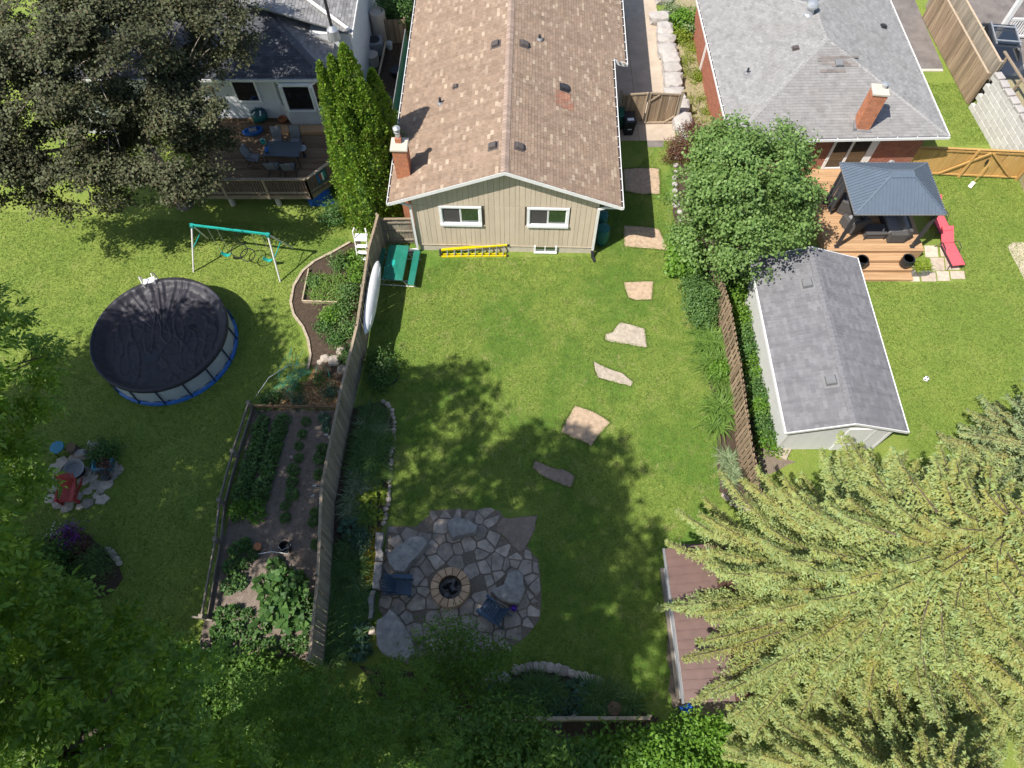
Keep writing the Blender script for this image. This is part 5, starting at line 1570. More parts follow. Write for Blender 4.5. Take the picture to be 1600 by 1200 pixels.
# ================================================================== white house at the top left
lh = empty('white_house', (-8.5, 27.75, 0), 0, 'white sided house with dark hip roof behind the deck', 'house')
LW, LE, LS = 13.5, 3.6, 0.44
put('wall', MB().box(-LW + 0.4, -0.3, 0.35, 9.0, 0, LE - 0.08), 'white_siding', lh)
z = 0.95
while z < LE - 0.3:
    put('lap_board', MB().add([(-LW + 0.4, 0.332, z), (-0.3, 0.332, z), (-0.3, 0.346, z + 0.19), (-LW + 0.4, 0.346, z + 0.19)], [(0, 1, 2, 3)]), 'white_siding', lh)
    z += 0.2
lro = empty('roof', (0, 0, 0), 0, parent=lh)
HD = 4.6
rz_ = LE + LS * HD
put('roof_deck', MB().add([(-LW, 0, LE), (0, 0, LE), (0, 12, LE), (-LW, 12, LE), (-LW + HD, HD, rz_), (-HD, HD, rz_), (-HD, 12, rz_), (-LW + HD, 12, rz_)], [(0, 1, 5, 4), (1, 2, 6, 5), (5, 6, 7, 4), (0, 4, 7, 3), (3, 2, 1, 0)]), 'vent_black', lro)
SHADED_TABS = [(0.4, (0.085, 0.088, 0.10)), (0.3, (0.105, 0.107, 0.118)), (0.3, (0.07, 0.072, 0.082))]  # same roofing as the right slope, maple shade put into the colour
LIT_TABS = [(0.4, (0.26, 0.255, 0.25)), (0.3, (0.31, 0.30, 0.295)), (0.3, (0.22, 0.215, 0.21))]  # tone of that roofing outside the maple's shade
sl = math.hypot(HD, LS * HD)
me = shingle_mesh('shingles', (-LW, -0.03, LE + 0.004), (1, 0, 0), (0, HD, LS * HD), LW, sl, in_poly([(-0.1, -0.1), (LW + 0.1, -0.1), (LW - HD, sl + 0.02), (HD, sl + 0.02)]), SHADED_TABS, 0.3, 0.15, 0.014)
put('shingles', me, 'shingle_shaded', lro)['kind'] = 'stuff'
me = shingle_mesh('shingles', (0.03, 0, LE + 0.004), (0, 1, 0), (-HD, 0, LS * HD), 12, sl, in_poly([(-0.1, -0.1), (12.1, -0.1), (12.1, sl + 0.02), (HD, sl + 0.02)]), LIT_TABS, 0.3, 0.15, 0.012)
put('shingles', me, 'shingle_grey', lro)['kind'] = 'stuff'
plain('cap_dark', (0.11, 0.112, 0.122), 0.95, 0.15, 0.2, 8)
hip_caps(lro, (0, 0, LE), (-HD, HD, rz_), 'cap_dark', 0.17, 0.22)
gutter_x(lro, -LW, 0.1, 0, LE)
# rear block, its white side wall standing further out
put('rear_wall', MB().box(-5, 0.85, 2.45, 14, 0, 4.1), 'white_siding', lh)
me = shingle_mesh('shingles', (0.95, 2.4, 4.11), (0, 1, 0), (-HD, 0, 0.34 * HD), 11, 5.2, lambda u, v: True, LIT_TABS, 0.3, 0.15, 0.012)
put('rear_roof_deck', MB().slab([(0.97, 2.4, 4.1), (0.97, 14, 4.1), (-4.2, 14, 4.1 + 0.34 * 5.17), (-4.2, 2.4, 4.1 + 0.34 * 5.17)], 0.06), 'vent_grey', lro)
put('shingles', me, 'shingle_grey', lro)['kind'] = 'stuff'
put('verge_trim', MB().box(0.96, 1.0, 2.35, 14, 3.95, 4.13), 'white_metal', lro)
p0 = lh.location
put('roof_pipe', MB().beam(Vector((0.85, 2.5, 4.28)), Vector((-3.6, 5.4, 5.8)), 0.12, 0.09), 'white_metal', lro)
stp = G(519, 46, 4.6) - Vector(p0)
ms_ = empty('mast', (0, 0, 0), 0, parent=lh)
put('pole', MB().tube([(stp.x, stp.y, 4.2), (stp.x, stp.y, 6.8)], 0.07, 10), 'vent_black', ms_)
put('flashing', MB().lathe([(0.3, 4.15), (0.26, 4.6), (0.1, 4.8)], 14, (stp.x, stp.y, 0)), 'galvanised', ms_)
# bay window and casement
bay = empty('bay_window', (0, 0, 0), 0, parent=lh)
bx0, bx1, by, bz = -2.7, -0.35, -0.22, 0.9
poly = [(bx0, 0.345), (bx0 + 0.45, by), (bx1 - 0.5, by), (bx1, 0.345)]
put('base_wall', MB().prism(poly, 0.75, 1.95), 'white_siding', bay)
put('head', MB().prism(poly, 3.3, 3.42), 'sash', bay)
pts3 = [Vector((x, y, 0)) for x, y in poly]
cw = [0.1, 0.1, 0.1]
for i in range(3):
    a, b = pts3[i], pts3[i + 1]
    d = (b - a).normalized()
    put('mullion', MB().beam(a + d * 0.05 + Vector((0, 0, 1.95)), a + d * 0.05 + Vector((0, 0, 3.3)), 0.14, 0.1, d), 'sash', bay)
    put('mullion', MB().beam(b - d * 0.05 + Vector((0, 0, 1.95)), b - d * 0.05 + Vector((0, 0, 3.3)), 0.14, 0.1, d), 'sash', bay)
    put('sill', MB().beam(a + Vector((0, 0, 1.97)), b + Vector((0, 0, 1.97)), 0.16, 0.06), 'sash', bay)
    nrm = Vector((d.y, -d.x, 0)) * -0.03
    put('pane', MB().slab([a + d * 0.1 + Vector((0, 0, 2.0)), b - d * 0.1 + Vector((0, 0, 2.0)), b - d * 0.1 + Vector((0, 0, 3.3)), a + d * 0.1 + Vector((0, 0, 3.3))], 0.01), 'glass_dark', bay)
for k in range(5):
    z = 0.78 + 0.235 * k
    for i in range(3):
        a, b = pts3[i], pts3[i + 1]
        put('lap_board', MB().beam(a + Vector((0, 0, z + 0.1)), b + Vector((0, 0, z + 0.1)), 0.03, 0.2), 'white_siding', bay)
cwn = empty('window', (0, 0, 0), 0, parent=lh)
put('casing', MB().box(-4.75, -3.55, 0.27, 0.33, 2.0, 2.1).box(-4.75, -4.65, 0.27, 0.33, 2.101, 3.35).box(-3.65, -3.55, 0.27, 0.33, 2.101, 3.35), 'sash', cwn)
put('pane', MB().box(-4.65, -3.65, 0.29, 0.3, 2.1, 3.35), 'glass_dark', cwn)

# ------------------------------------------------------------------ old deck with railing
od = empty('wooden_deck', (0, 0, 0), 0, 'old brown deck with railing behind the white house', 'deck')
dz = 1.0
def deck_x1(y): return -8.15 if y > 24.25 else -9.3 + (y - 23.05) / 1.2 * 1.15
y = 23.05
while y < 28.05:
    x1 = deck_x1(y + 0.07)
    put('deck_board', MB().bbox(-15.2, x1, y + 0.003, y + 0.137, dz - 0.035, dz, 0.006), 'deck_old', od)
    y += 0.142
dpts = [Vector((-15.2, 23.1, 0)), Vector((-9.3, 23.1, 0)), Vector((-8.2, 24.3, 0)), Vector((-8.2, 26.4, 0))]
for i in range(3):
    a, b = dpts[i], dpts[i + 1]
    d = (b - a); L = d.length; d.normalize()
    Z = lambda v, z: v + Vector((0, 0, z))
    put('top_rail', MB().beam(Z(a, dz + 0.98), Z(b, dz + 0.98), 0.14, 0.045), 'rail_wood', od)
    put('bottom_rail', MB().beam(Z(a, dz + 0.12), Z(b, dz + 0.12), 0.05, 0.08), 'rail_wood', od)
    put('fascia', MB().beam(Z(a, dz - 0.16), Z(b, dz - 0.16), 0.045, 0.24), 'rail_wood', od)
    n = int(L / 0.125)
    for k in range(1, n):
        p = a + d * (L * k / n)
        put('baluster', MB().box(p.x - 0.016, p.x + 0.016, p.y - 0.016, p.y + 0.016, dz + 0.16, dz + 0.95), 'deck_old', od)
    m = max(1, round(L / 1.9))
    for k in range(m + 1):
        p = a + d * (L * k / m)
        put('rail_post', MB().box(p.x - 0.05, p.x + 0.05, p.y - 0.055, p.y + 0.045, dz - 0.28, dz + 0.955), 'rail_wood', od)
for (x, yy) in ((-11.1, 23.4), (-9.35, 23.45), (-13.3, 23.4), (-8.4, 24.8)):
    put('footing_post', MB().lathe([(0.13, -0.05), (0.12, 0.72)], 14, (x, yy, 0)), 'concrete_light', od)
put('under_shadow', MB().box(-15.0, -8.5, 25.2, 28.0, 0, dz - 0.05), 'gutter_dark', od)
put('door_step', MB().bbox(-11.6, -8.3, 26.95, 27.45, dz + 0.001, dz + 0.17, 0.02), 'deck_cedar', od)

dt = empty('patio_table', (-10.75, 25.25, dz), R(-3), 'dark glass patio table on the old deck', 'table')
put('top', MB().bbox(-0.85, 0.85, -0.48, 0.48, 0.69, 0.72, 0.008), 'table_dark', dt)
for sx in (-1, 1):
    for sy in (-1, 1):
        put('leg', MB().tube([(sx * 0.75, sy * 0.4, 0.69), (sx * 0.78, sy * 0.43, 0)], 0.02, 8), 'black_tube', dt)
def sling_chair(loc, rz, label):
    e = empty('patio_chair', loc, rz, label, 'chair', 'sling chairs around the patio table')
    put('seat', MB().bbox(-0.24, 0.24, -0.25, 0.22, 0.41, 0.43, 0.006), 'sling_grey', e)
    put('backrest', MB().beam((0, 0.24, 0.44), (0, 0.42, 1.0), 0.48, 0.02), 'sling_grey', e)
    for s in (-1, 1):
        put('frame', MB().tube([(s * 0.27, -0.28, 0.01), (s * 0.27, 0.34, 0.01), (s * 0.27, -0.24, 0.42), (s * 0.27, 0.24, 0.43), (s * 0.26, 0.44, 1.02)], 0.014, 6), 'black_tube', e)
        put('armrest', MB().tube([(s * 0.27, -0.24, 0.42), (s * 0.29, -0.22, 0.62), (s * 0.29, 0.28, 0.64)], 0.015, 6), 'black_tube', e)
    put('stretcher', MB().tube([(-0.27, 0.34, 0.012), (0.27, 0.34, 0.012)], 0.014, 6), 'black_tube', e)
sling_chair((-11.2, 26.0, dz), R(3), 'grey sling chair behind the table, nearer the pale bag')
sling_chair((-10.35, 26.05, dz), R(-3), 'grey sling chair behind the table, nearer the bay window')
sling_chair((-11.15, 24.45, dz), R(178), 'grey sling chair before the table, on the side of the blue jug')
sling_chair((-10.4, 24.4, dz), R(182), 'grey sling chair before the table, on the side of the deck corner')
sling_chair((-12.15, 25.0, dz), R(80), 'sling chair at the table end towards the copper tree')
def bag(name, px, py, z, mats, label, cat, s=0.35):
    p = G(px, py, z)
    e = empty(name, (p.x, p.y, z - 0.0), R(20), label, cat)
    return e, p
e, p = bag('toy_bag', 408, 188, dz, None, 'teal and white bundle against the white wall', 'bag')
put('sack', boulder_mesh('sack', RNG, 0.42, 0.36, 0.34, 2, 0.5, 4.0), 'barrel_teal', e, (0, 0, 0.32), smooth=True)
for k in range(9):
    a = k * 0.7
    put('stripe', MB().beam((0.34 * math.cos(a), 0.3 * math.sin(a), 0.5), (0.2 * math.cos(a + 0.5), 0.18 * math.sin(a + 0.5), 0.66), 0.08, 0.03), 'sash' if k % 2 else 'navy_plastic', e)
e, p = bag('toy_boat', 397, 209, dz, None, 'blue plastic ride-on toy on the old deck', 'toy')
put('hull', MB().lathe([(0.28, 0), (0.4, 0.12), (0.42, 0.24), (0.34, 0.26), (0.3, 0.14), (0.02, 0.12)], 18, sx=1.2, sy=0.6), 'pool_blue', e)
put('seat', MB().bbox(-0.16, 0.2, -0.13, 0.13, 0.13, 0.3, 0.04), 'cushion', e)
e, p = bag('storage_tube', 425, 178, dz, None, 'beige upright tube standing by the bay window', 'tube')
put('body', MB().lathe([(0.13, 0), (0.13, 0.72)], 14), 'edging_wood', e); put('lid', MB().lathe([(0.14, 0.721), (0.14, 0.76), (0.02, 0.77)], 14), 'black_tube', e)
e, p = bag('plant_pot', 443, 190, dz, None, 'round orange pot on the old deck', 'pot')
put('bowl', MB().lathe([(0.14, 0), (0.22, 0.18), (0.23, 0.2), (0.19, 0.2), (0.16, 0.1), (0.02, 0.1)], 18), 'terracotta', e)
put('foot', MB().lathe([(0.16, 0.0), (0.16, 0.02)], 18), 'terracotta', e)
e, p = bag('watering_jug', 417, 236, dz + 0.72, None, 'small blue jug on the patio table', 'jug')
put('body', MB().lathe([(0.08, 0), (0.1, 0.1), (0.06, 0.2), (0.05, 0.22)], 14), 'pool_blue', e); put('spout', MB().beam((0.06, 0, 0.16), (0.2, 0.02, 0.22), 0.03, 0.03), 'pool_blue', e)
e, p = bag('toy_bucket', 412, 224, dz + 0.72, None, 'green toy bucket on the patio table', 'bucket')
put('body', MB().lathe([(0.09, 0), (0.12, 0.2), (0.1, 0.2), (0.08, 0.02)], 14), 'teal', e); put('handle', MB().tube([(-0.11, 0, 0.2), (0, 0, 0.3), (0.11, 0, 0.2)], 0.01, 6), 'sash', e)
e, p = bag('dish', 472, 233, dz + 0.45, None, 'pale blue dish beside the patio table', 'dish')
e.location.z = dz
put('stand', MB().lathe([(0.12, 0), (0.04, 0.05), (0.04, 0.42)], 10), 'black_tube', e); put('bowl', MB().lathe([(0.06, 0.42), (0.2, 0.5), (0.21, 0.52), (0.17, 0.52), (0.04, 0.46)], 18), 'pool_wall', e)
e, p = bag('tarp_bundle', 500, 318, 0.0, None, 'blue tarpaulin heaped under the deck corner', 'tarp')
put('heap', boulder_mesh('heap', RNG, 0.62, 0.45, 0.5, 3, 0.4, 2.0), 'blue_tarp', e, (0.05, 0.25, 0.3))
put('loose_flap', MB().slab([(0.1, -0.3, 0.02), (0.7, -0.2, 0.02), (0.6, 0.2, 0.3), (0.0, 0.1, 0.35)], 0.01), 'blue_tarp', e)
e, p = bag('patio_umbrella', 504, 165, dz, None, 'folded bright blue parasol beside the bay window', 'parasol')
put('pole', MB().tube([(0, 0, 0), (0, 0, 2.1)], 0.02, 8), 'black_tube', e)
put('canopy', MB().lathe([(0.05, 2.05), (0.1, 1.9), (0.16, 1.2), (0.19, 0.75), (0.1, 0.7)], 9), 'blue_tarp', e)
e, p = bag('hanging_towel', 506, 285, dz + 0.5, None, 'patterned towel hung on the angled deck railing', 'towel')
e.location = (-8.75, 23.62, dz); e.rotation_euler = (0, 0, math.atan2(1.2, 1.1))
put('cloth', MB().box(-0.28, 0.28, -0.04, -0.02, 0.25, 0.99), 'navy_plastic', e)
for k, mt in enumerate(('pool_blue', 'red_plastic', 'sash', 'teal')):
    put('print', MB().box(-0.24 + 0.12 * k, -0.15 + 0.12 * k, -0.046, -0.041, 0.4 + 0.12 * (k % 2), 0.85), mt, e)
# ------------------------------------------------------------------ things in the alley between the houses
e = empty('water_tank', G(597, 64, 0), 0, 'tall beige cylindrical tank beside the white house wall', 'tank')
put('body', MB().lathe([(0.42, 0), (0.42, 1.75), (0.38, 1.8), (0.36, 1.8), (0.34, 1.72), (0.02, 1.7)], 24), 'tank_beige', e)
put('band', MB().lathe([(0.425, 0.1), (0.425, 0.16)], 24), 'tank_beige', e)
e = empty('bucket', G(609, 76, 0), 0, 'small white bucket beside the beige tank', 'bucket')
put('body', MB().lathe([(0.15, 0), (0.19, 0.36), (0.17, 0.36), (0.14, 0.05)], 16), 'sash', e); put('handle', MB().tube([(-0.18, 0, 0.34), (0, -0.12, 0.22), (0.18, 0, 0.34)], 0.008, 6), 'black_tube', e)
e = empty('air_conditioner', G(588, 82, 0), R(6), 'grey air conditioner box beside the white house wall', 'air conditioner')
put('case', MB().bbox(-0.45, 0.45, -0.4, 0.4, 0.05, 0.8, 0.03), 'cushion', e)
put('fan_grille', MB().lathe([(0.32, 0.801), (0.3, 0.83), (0.02, 0.84)], 18), 'vent_black', e)
e = empty('storage_drum', G(583, 100, 0), 0, 'low pale drum half behind the cedar', 'drum')
put('body', MB().lathe([(0.35, 0), (0.36, 0.6), (0.33, 0.62), (0.02, 0.63)], 20), 'tank_beige', e)
put('band', MB().lathe([(0.366, 0.3), (0.366, 0.35)], 20), 'tank_beige', e)
e = empty('timber_pole', (0, 0, 0), 0, 'long pale timber leaning in the alley between the houses', 'timber')
put('shaft', MB().beam(G(603, 66, 0.7), G(590, 125, 0.15), 0.1, 0.06), 'fence_tan', e)
af = empty('plank_fence', (0, 0, 0), 0, 'brown plank fence closing the alley between the houses', 'fence')
a, b = G(604, 68, 0), G(637, 68, 0)
fence_run(af, [(a.x, a.y), (b.x, b.y)], 1.5, 'fence_brown', side=-1, rails=(0.3, 1.2))
cl = empty('low_screen', (0, 0, 0), 0, 'thin green mesh screen along the alley side of the tan house', 'screen')
a, b = G(634, 52, 1.0), G(610, 200, 1.0)
a.z = b.z = 0
for k in range(7):
    p = a.lerp(b, k / 6)
    put('post', MB().tube([(p.x, p.y, 0), (p.x, p.y, 1.25)], 0.025, 8), 'galvanised', cl)
put('top_rail', MB().tube([a + Vector((0, 0, 1.22)), b + Vector((0, 0, 1.22))], 0.02, 8), 'galvanised', cl)
put('mesh_panel', MB().beam(a + Vector((0.02, 0, 0.6)), b + Vector((0.02, 0, 0.6)), 0.01, 1.15), 'barrel_teal', cl)
for i, (px, py, r_, lab) in enumerate(((620, 118, 0.32, 'black round tub in the alley, nearer the plank fence'), (606, 165, 0.35, 'black round tub in the alley, nearer the cedar'))):
    e = empty('plant_tub', G(px, py, 0), 0, lab, 'tub')
    put('body', MB().lathe([(r_ * 0.8, 0), (r_, 0.35), (r_ * 0.92, 0.35), (r_ * 0.85, 0.25), (0.02, 0.24)], 18), 'bin_black', e)
    put('rim', MB().lathe([(r_, 0.35), (r_ * 1.05, 0.36), (r_ * 1.05, 0.39), (r_ * 0.92, 0.39)], 18), 'bin_black', e)

# ================================================================== swing set
sw = empty('swing_set', G(370, 405, 0), 0, 'swing set with teal beam and white legs on the left lawn', 'swing set')
o = Vector(sw.location)
BL, BRt = G(299.5, 351.5, 2.3) - o, G(418, 366, 2.3) - o
put('beam', MB().beam(BL + (BL - BRt).normalized() * 0.1, BRt + (BRt - BL).normalized() * 0.1, 0.07, 0.085), 'teal', sw)
FL, FR = G(302.5, 425, 0) - o, G(438, 440, 0) - o
BKL, BKR = G(326, 374, 0) - o, G(458, 388, 0) - o
for (t_, f1, f2) in ((BL, FL, BKL), (BRt, FR, BKR)):
    put('front_leg', MB().tube([t_, f1], 0.038, 8), 'post_white', sw)
    put('rear_leg', MB().tube([t_, f2], 0.038, 8), 'post_white', sw)
    put('cross_brace', MB().tube([t_.lerp(f1, 0.5), t_.lerp(f2, 0.5)], 0.024, 8), 'teal', sw)
    put('bracket', MB().bbox(-0.07, 0.07, -0.09, 0.09, -0.12, 0.04, 0.02), 'teal_dark', sw, t_)
def sling_seat(t, label=None):
    a = BL.lerp(BRt, t - 0.065); b = BL.lerp(BRt, t + 0.065)
    zz = 0.55
    s = empty('swing', (0, 0, 0), 0, parent=sw)
    d = (BRt - BL).normalized()
    mb = MB()
    n = 7
    for k in range(n - 1):
        u0, u1 = k / (n - 1), (k + 1) / (n - 1)
        p, q = a.lerp(b, u0), a.lerp(b, u1)
        p.z, q.z = zz - 0.16 * math.sin(u0 * math.pi), zz - 0.16 * math.sin(u1 * math.pi)
        mb.beam(p, q, 0.15, 0.02)
    put('seat', mb, 'teal', s)
    for p in (a, b):
        put('chain', MB().tube([p, Vector((p.x, p.y, zz))], 0.008, 5), 'galvanised', s)
sling_seat(0.26); sling_seat(0.84)
gl = empty('glider', (0, 0, 0), 0, parent=sw)
m_ = BL.lerp(BRt, 0.56)
for k, (dx, dy, r_, zc) in enumerate(((-0.28, 0.06, 0.36, 0.85), (0.12, -0.14, 0.32, 0.8))):
    pts = [(m_.x + dx + r_ * math.cos(t), m_.y + dy + r_ * math.sin(t) * 0.95, zc + 0.06 * math.sin(t)) for t in np.linspace(0, 2 * math.pi, 21)]
    put('ring', MB().tube(pts, 0.022, 6), 'black_tube', gl)
    for t in (0.3, 2.4, 4.5):
        put('rope', MB().tube([(m_.x + dx + r_ * math.cos(t), m_.y + dy + r_ * math.sin(t), zc), (m_.x, m_.y, 2.25)], 0.006, 5), 'black_tube', gl)

# ================================================================== round pool with black cover
pc = G(249, 519, 1.2)
pool = empty('frame_pool', (pc.x, pc.y, 0), R(8), 'round above-ground pool with black winter cover', 'pool')
PR, PH, NS = 2.66, 1.2, 16
for i in range(NS):
    t0, t1 = 2 * math.pi * i / NS, 2 * math.pi * (i + 1) / NS
    mb = MB()
    m = 4
    v, f = [], []
    for k in range(m + 1):
        t = t0 + (t1 - t0) * k / m
        bulge = 0.03 * math.sin(math.pi * k / m)
        for z in (0.12, 0.6, PH - 0.06):
            rr = PR + bulge + (0.02 if z == 0.6 else 0)
            v.append((rr * math.cos(t), rr * math.sin(t), z))
    for k in range(m):
        for j in range(2):
            f.append((k * 3 + j, (k + 1) * 3 + j, (k + 1) * 3 + j + 1, k * 3 + j + 1))
    put('wall_panel', MB().add(v, f), 'pool_wall', pool, smooth=True)
    put('post', MB().beam(((PR + 0.1) * math.cos(t0), (PR + 0.1) * math.sin(t0), 0), ((PR + 0.035) * math.cos(t0), (PR + 0.035) * math.sin(t0), PH), 0.055, 0.04), 'pool_frame', pool)
    put('strap', MB().beam(((PR + 0.05) * math.cos(t0 + 0.05), (PR + 0.05) * math.sin(t0 + 0.05), 0.2), ((PR + 0.05) * math.cos(t1 - 0.05), (PR + 0.05) * math.sin(t1 - 0.05), 0.2), 0.012, 0.03), 'pool_frame', pool)
put('skirt', MB().lathe([(PR + 0.13, 0.0), (PR + 0.1, 0.07), (PR + 0.03, 0.13), (PR - 0.02, 0.13)], 64), 'pool_blue', pool)
put('top_rail', MB().tube([((PR + 0.03) * math.cos(t), (PR + 0.03) * math.sin(t), PH) for t in np.linspace(0, 2 * math.pi, 49)], 0.04, 8), 'pool_frame', pool)
# cover: over the rail, down to the water, with folds gathered below the ladder
v, f = [], []
NA, NRr = 240, 56
for i in range(NRr + 1):
    q = i / NRr
    for k in range(NA):
        t = 2 * math.pi * k / NA
        rr = (PR + 0.075) * (1 - q) if i > 2 else PR + (0.085, 0.085, 0.04)[i]
        z = (PH - 0.16, PH + 0.03, PH + 0.055)[i] if i <= 2 else 0.0
        if i > 2:
            s_ = rr / PR
            z = PH - 0.30 + 0.33 * max(0.0, (s_ - 0.86) / 0.14) ** 1.5 if s_ > 0.86 else PH - 0.30
            dt_ = (t - R(96) + math.pi) % (2 * math.pi) - math.pi
            g = math.exp(-(dt_ / 0.6) ** 2) * max(0, s_ - 0.05)
            z += g * 0.30 * s_ ** 1.1
            x_, y_ = rr * math.cos(t), rr * math.sin(t)
            fold = abs(mnoise.noise((dt_ * 9.0, s_ * 0.9, 3.1)))
            z += (0.55 * (fold - 0.12) * g * (1.3 - s_ * 0.8)) + 0.08 * abs(mnoise.noise((dt_ * 15, s_ * 1.2, 7.7))) * math.exp(-(dt_ / 0.8) ** 2) * s_
            z += 0.010 * mnoise.noise((x_ * 1.3, y_ * 1.3, 0.3)) - 0.05 * max(0, mnoise.noise((x_ * 5.5 + y_ * 1.2, y_ * 3.6, 5.3)) - 0.32) - 0.03 * max(0, mnoise.noise((x_ * 9, y_ * 6, 2.3)) - 0.38)
            rg = 1 - 2 * abs(mnoise.noise((x_ * 1.1 + 3, y_ * 1.7, 9.1)))
            z += 0.02 * max(0, rg - 0.8) / 0.2
            rg2 = 1 - 2 * abs(mnoise.noise((x_ * 2.6 + y_ * 0.5 + 7, y_ * 0.8, 4.4)))
            z += 0.05 * max(0, rg2 - 0.84) / 0.16 * min(1, 1.3 - abs(s_ - 0.35))
            z = min(z, PH + 0.07 + 0.06 * g)
        v.append((rr * math.cos(t), rr * math.sin(t), z + (0.012 * mnoise.noise((t * 6, q * 5, 1.0)) if i < 3 else 0)))
for i in range(NRr):
    for k in range(NA):
        k2 = (k + 1) % NA
        f.append((i * NA + k, i * NA + k2, (i + 1) * NA + k2, (i + 1) * NA + k))
put('cover', MB().add(v, f), 'pool_cover', pool, smooth=True)
plain('puddle_water', (0.022, 0.021, 0.026), 0.22, 0.5, 0.2, 3)
for i_, (dx, dy, r_) in enumerate(((-0.35, -0.95, 0.26), (0.75, -0.35, 0.12), (-1.1, -0.2, 0.1), (1.2, 0.3, 0.12), (-0.9, -1.2, 0.1))):
    pts_ = [(dx + r_ * (1 + 0.35 * mnoise.noise((math.cos(t) * 1.5 + i_ * 3, math.sin(t) * 1.5, 0))) * 1.5 * math.cos(t), dy + r_ * (1 + 0.35 * mnoise.noise((math.cos(t) * 1.5 + i_ * 3, math.sin(t) * 1.5, 0))) * math.sin(t)) for t in np.linspace(0, 2 * math.pi, 22)[:-1]]
    put('puddle', MB().face(*[(x, y, PH - 0.286) for x, y in pts_]), 'puddle_water', pool)
n_ = 110
a_ = RNG.uniform(0, 6.283, n_); q_ = PR * 0.9 * RNG.random(n_) ** 0.6
put('fallen_leaves', leaf_mesh('fallen_leaves', np.c_[q_ * np.cos(a_), q_ * np.sin(a_), np.full(n_, PH - 0.255)], np.c_[RNG.normal(0, 1, (n_, 2)), np.zeros(n_)], np.tile([0, 0, 1.0], (n_, 1)) + RNG.normal(0, 0.2, (n_, 3)), 0.08, 0.05), 'leaf_copper', pool)['kind'] = 'stuff'
ld = empty('pool_ladder', (0, 0, 0), 0, parent=pool)
for s in (-0.25, 0.25):
    a = R(103) + s / PR
    c_, s2 = math.cos(a), math.sin(a)
    put('ladder_rail', MB().tube([((PR + 0.4) * c_, (PR + 0.4) * s2, 0), ((PR + 0.2) * c_, (PR + 0.2) * s2, 1.5), ((PR + 0.02) * c_, (PR + 0.02) * s2, 1.72), ((PR - 0.18) * c_, (PR - 0.18) * s2, 1.5), ((PR - 0.2) * c_, (PR - 0.2) * s2, 1.2)], 0.026, 8), 'post_white', ld)
put('platform', MB().bbox(-0.24, 0.24, -0.14, 0.14, 1.26, 1.3, 0.01), 'sash', ld, ((PR + 0.02) * math.cos(R(103)), (PR + 0.02) * math.sin(R(103)), 0.05), (0, 0, R(13)))
for k in range(3):
    put('rung', MB().beam(((PR + 0.37 - 0.05 * k) * math.cos(R(97.6)), (PR + 0.37 - 0.05 * k) * math.sin(R(97.6)), 0.3 + 0.35 * k), ((PR + 0.37 - 0.05 * k) * math.cos(R(108.4)), (PR + 0.37 - 0.05 * k) * math.sin(R(108.4)), 0.3 + 0.35 * k), 0.09, 0.03), 'sash', ld)
# ladder leaning on the fence
pl = empty('pool_steps', G(570, 398, 0), R(-3), 'white plastic pool step ladder leaning on the grey fence', 'ladder')
for s in (-1, 1):
    put('side_rail', MB().tube([(s * 0.22, -0.5, 0.02), (s * 0.27, 0.0, 0.95), (s * 0.3, 0.15, 1.42), (s * 0.25, 0.28, 1.5), (s * 0.2, 0.4, 1.2)], 0.028, 8), 'post_white', pl)
put('platform', MB().bbox(-0.28, 0.28, -0.05, 0.36, 1.02, 1.07, 0.015), 'sash', pl)
for k in range(3):
    put('step', MB().bbox(-0.22, 0.22, -0.46 + k * 0.14, -0.28 + k * 0.14, 0.18 + 0.27 * k, 0.215 + 0.27 * k, 0.01), 'sash', pl)
# ================================================================== beds on the left: edging, frames, netting
ed = empty('bed_edging', (0, 0, 0), 0, 'pale timber and stone edging around the curved garden bed', 'edging')
epts = GP([(548, 380), (520, 396), (492, 410), (474, 425), (460, 448), (455, 474), (460, 494), (474, 512), (482, 532), (486, 556), (482, 578)])
for i in range(len(epts) - 1):
    a, b = epts[i], epts[i + 1]
    m = 2
    for k in range(m):
        p, q = a.lerp(b, k / m), a.lerp(b, (k + 1) / m)
        p.z = q.z = 0.06
        put('edging_piece', MB().beam(p + (q - p) * 0.015, q - (q - p) * 0.015, 0.1 + random.uniform(-0.01, 0.02), 0.13), 'edging_wood', ed)
gfm = empty('garlic_bed_boards', (0, 0, 0), 0, 'pale board frame around the tall garlic plants', 'bed frame')
q = GP([(474, 474), (530, 476), (536, 428), (484, 424)])
for i in (0, 3):
    a, b = q[i], q[(i + 1) % 4]
    put('board', MB().beam(Vector((a.x, a.y, 0.14)), Vector((b.x, b.y, 0.14)), 0.05, 0.18), 'fence_tan', gfm)
vg = empty('garden_fence', (0, 0, 0), 0, 'low weathered timber fence along the vegetable bed', 'fence')
vp = [G(396, 640, 0), G(372, 715, 0), G(352, 790, 0), G(346, 850, 0), G(325, 968, 0)]
for i in range(len(vp) - 1):
    a, b = vp[i], vp[i + 1]
    d = (b - a).normalized()
    put('post', MB().box(a.x - 0.07, a.x + 0.07, a.y - 0.07, a.y + 0.07, 0, 0.72), 'timber_old', vg)
    put('rail', MB().beam(Vector((a.x, a.y, 0.6)), Vector((b.x, b.y, 0.6)), 0.05, 0.13), 'timber_old', vg)
    put('base_board', MB().beam(Vector((a.x + 0.03, a.y, 0.12)), Vector((b.x + 0.03, b.y, 0.12)), 0.05, 0.22), 'timber_old', vg)
    put('base_board', MB().beam(Vector((a.x - 0.1, a.y, 0.36)), Vector((b.x - 0.1, b.y, 0.36)), 0.04, 0.12), 'timber_old', vg)
b = vp[-1]
put('post', MB().box(b.x - 0.07, b.x + 0.07, b.y - 0.07, b.y + 0.07, 0, 0.72), 'timber_old', vg)
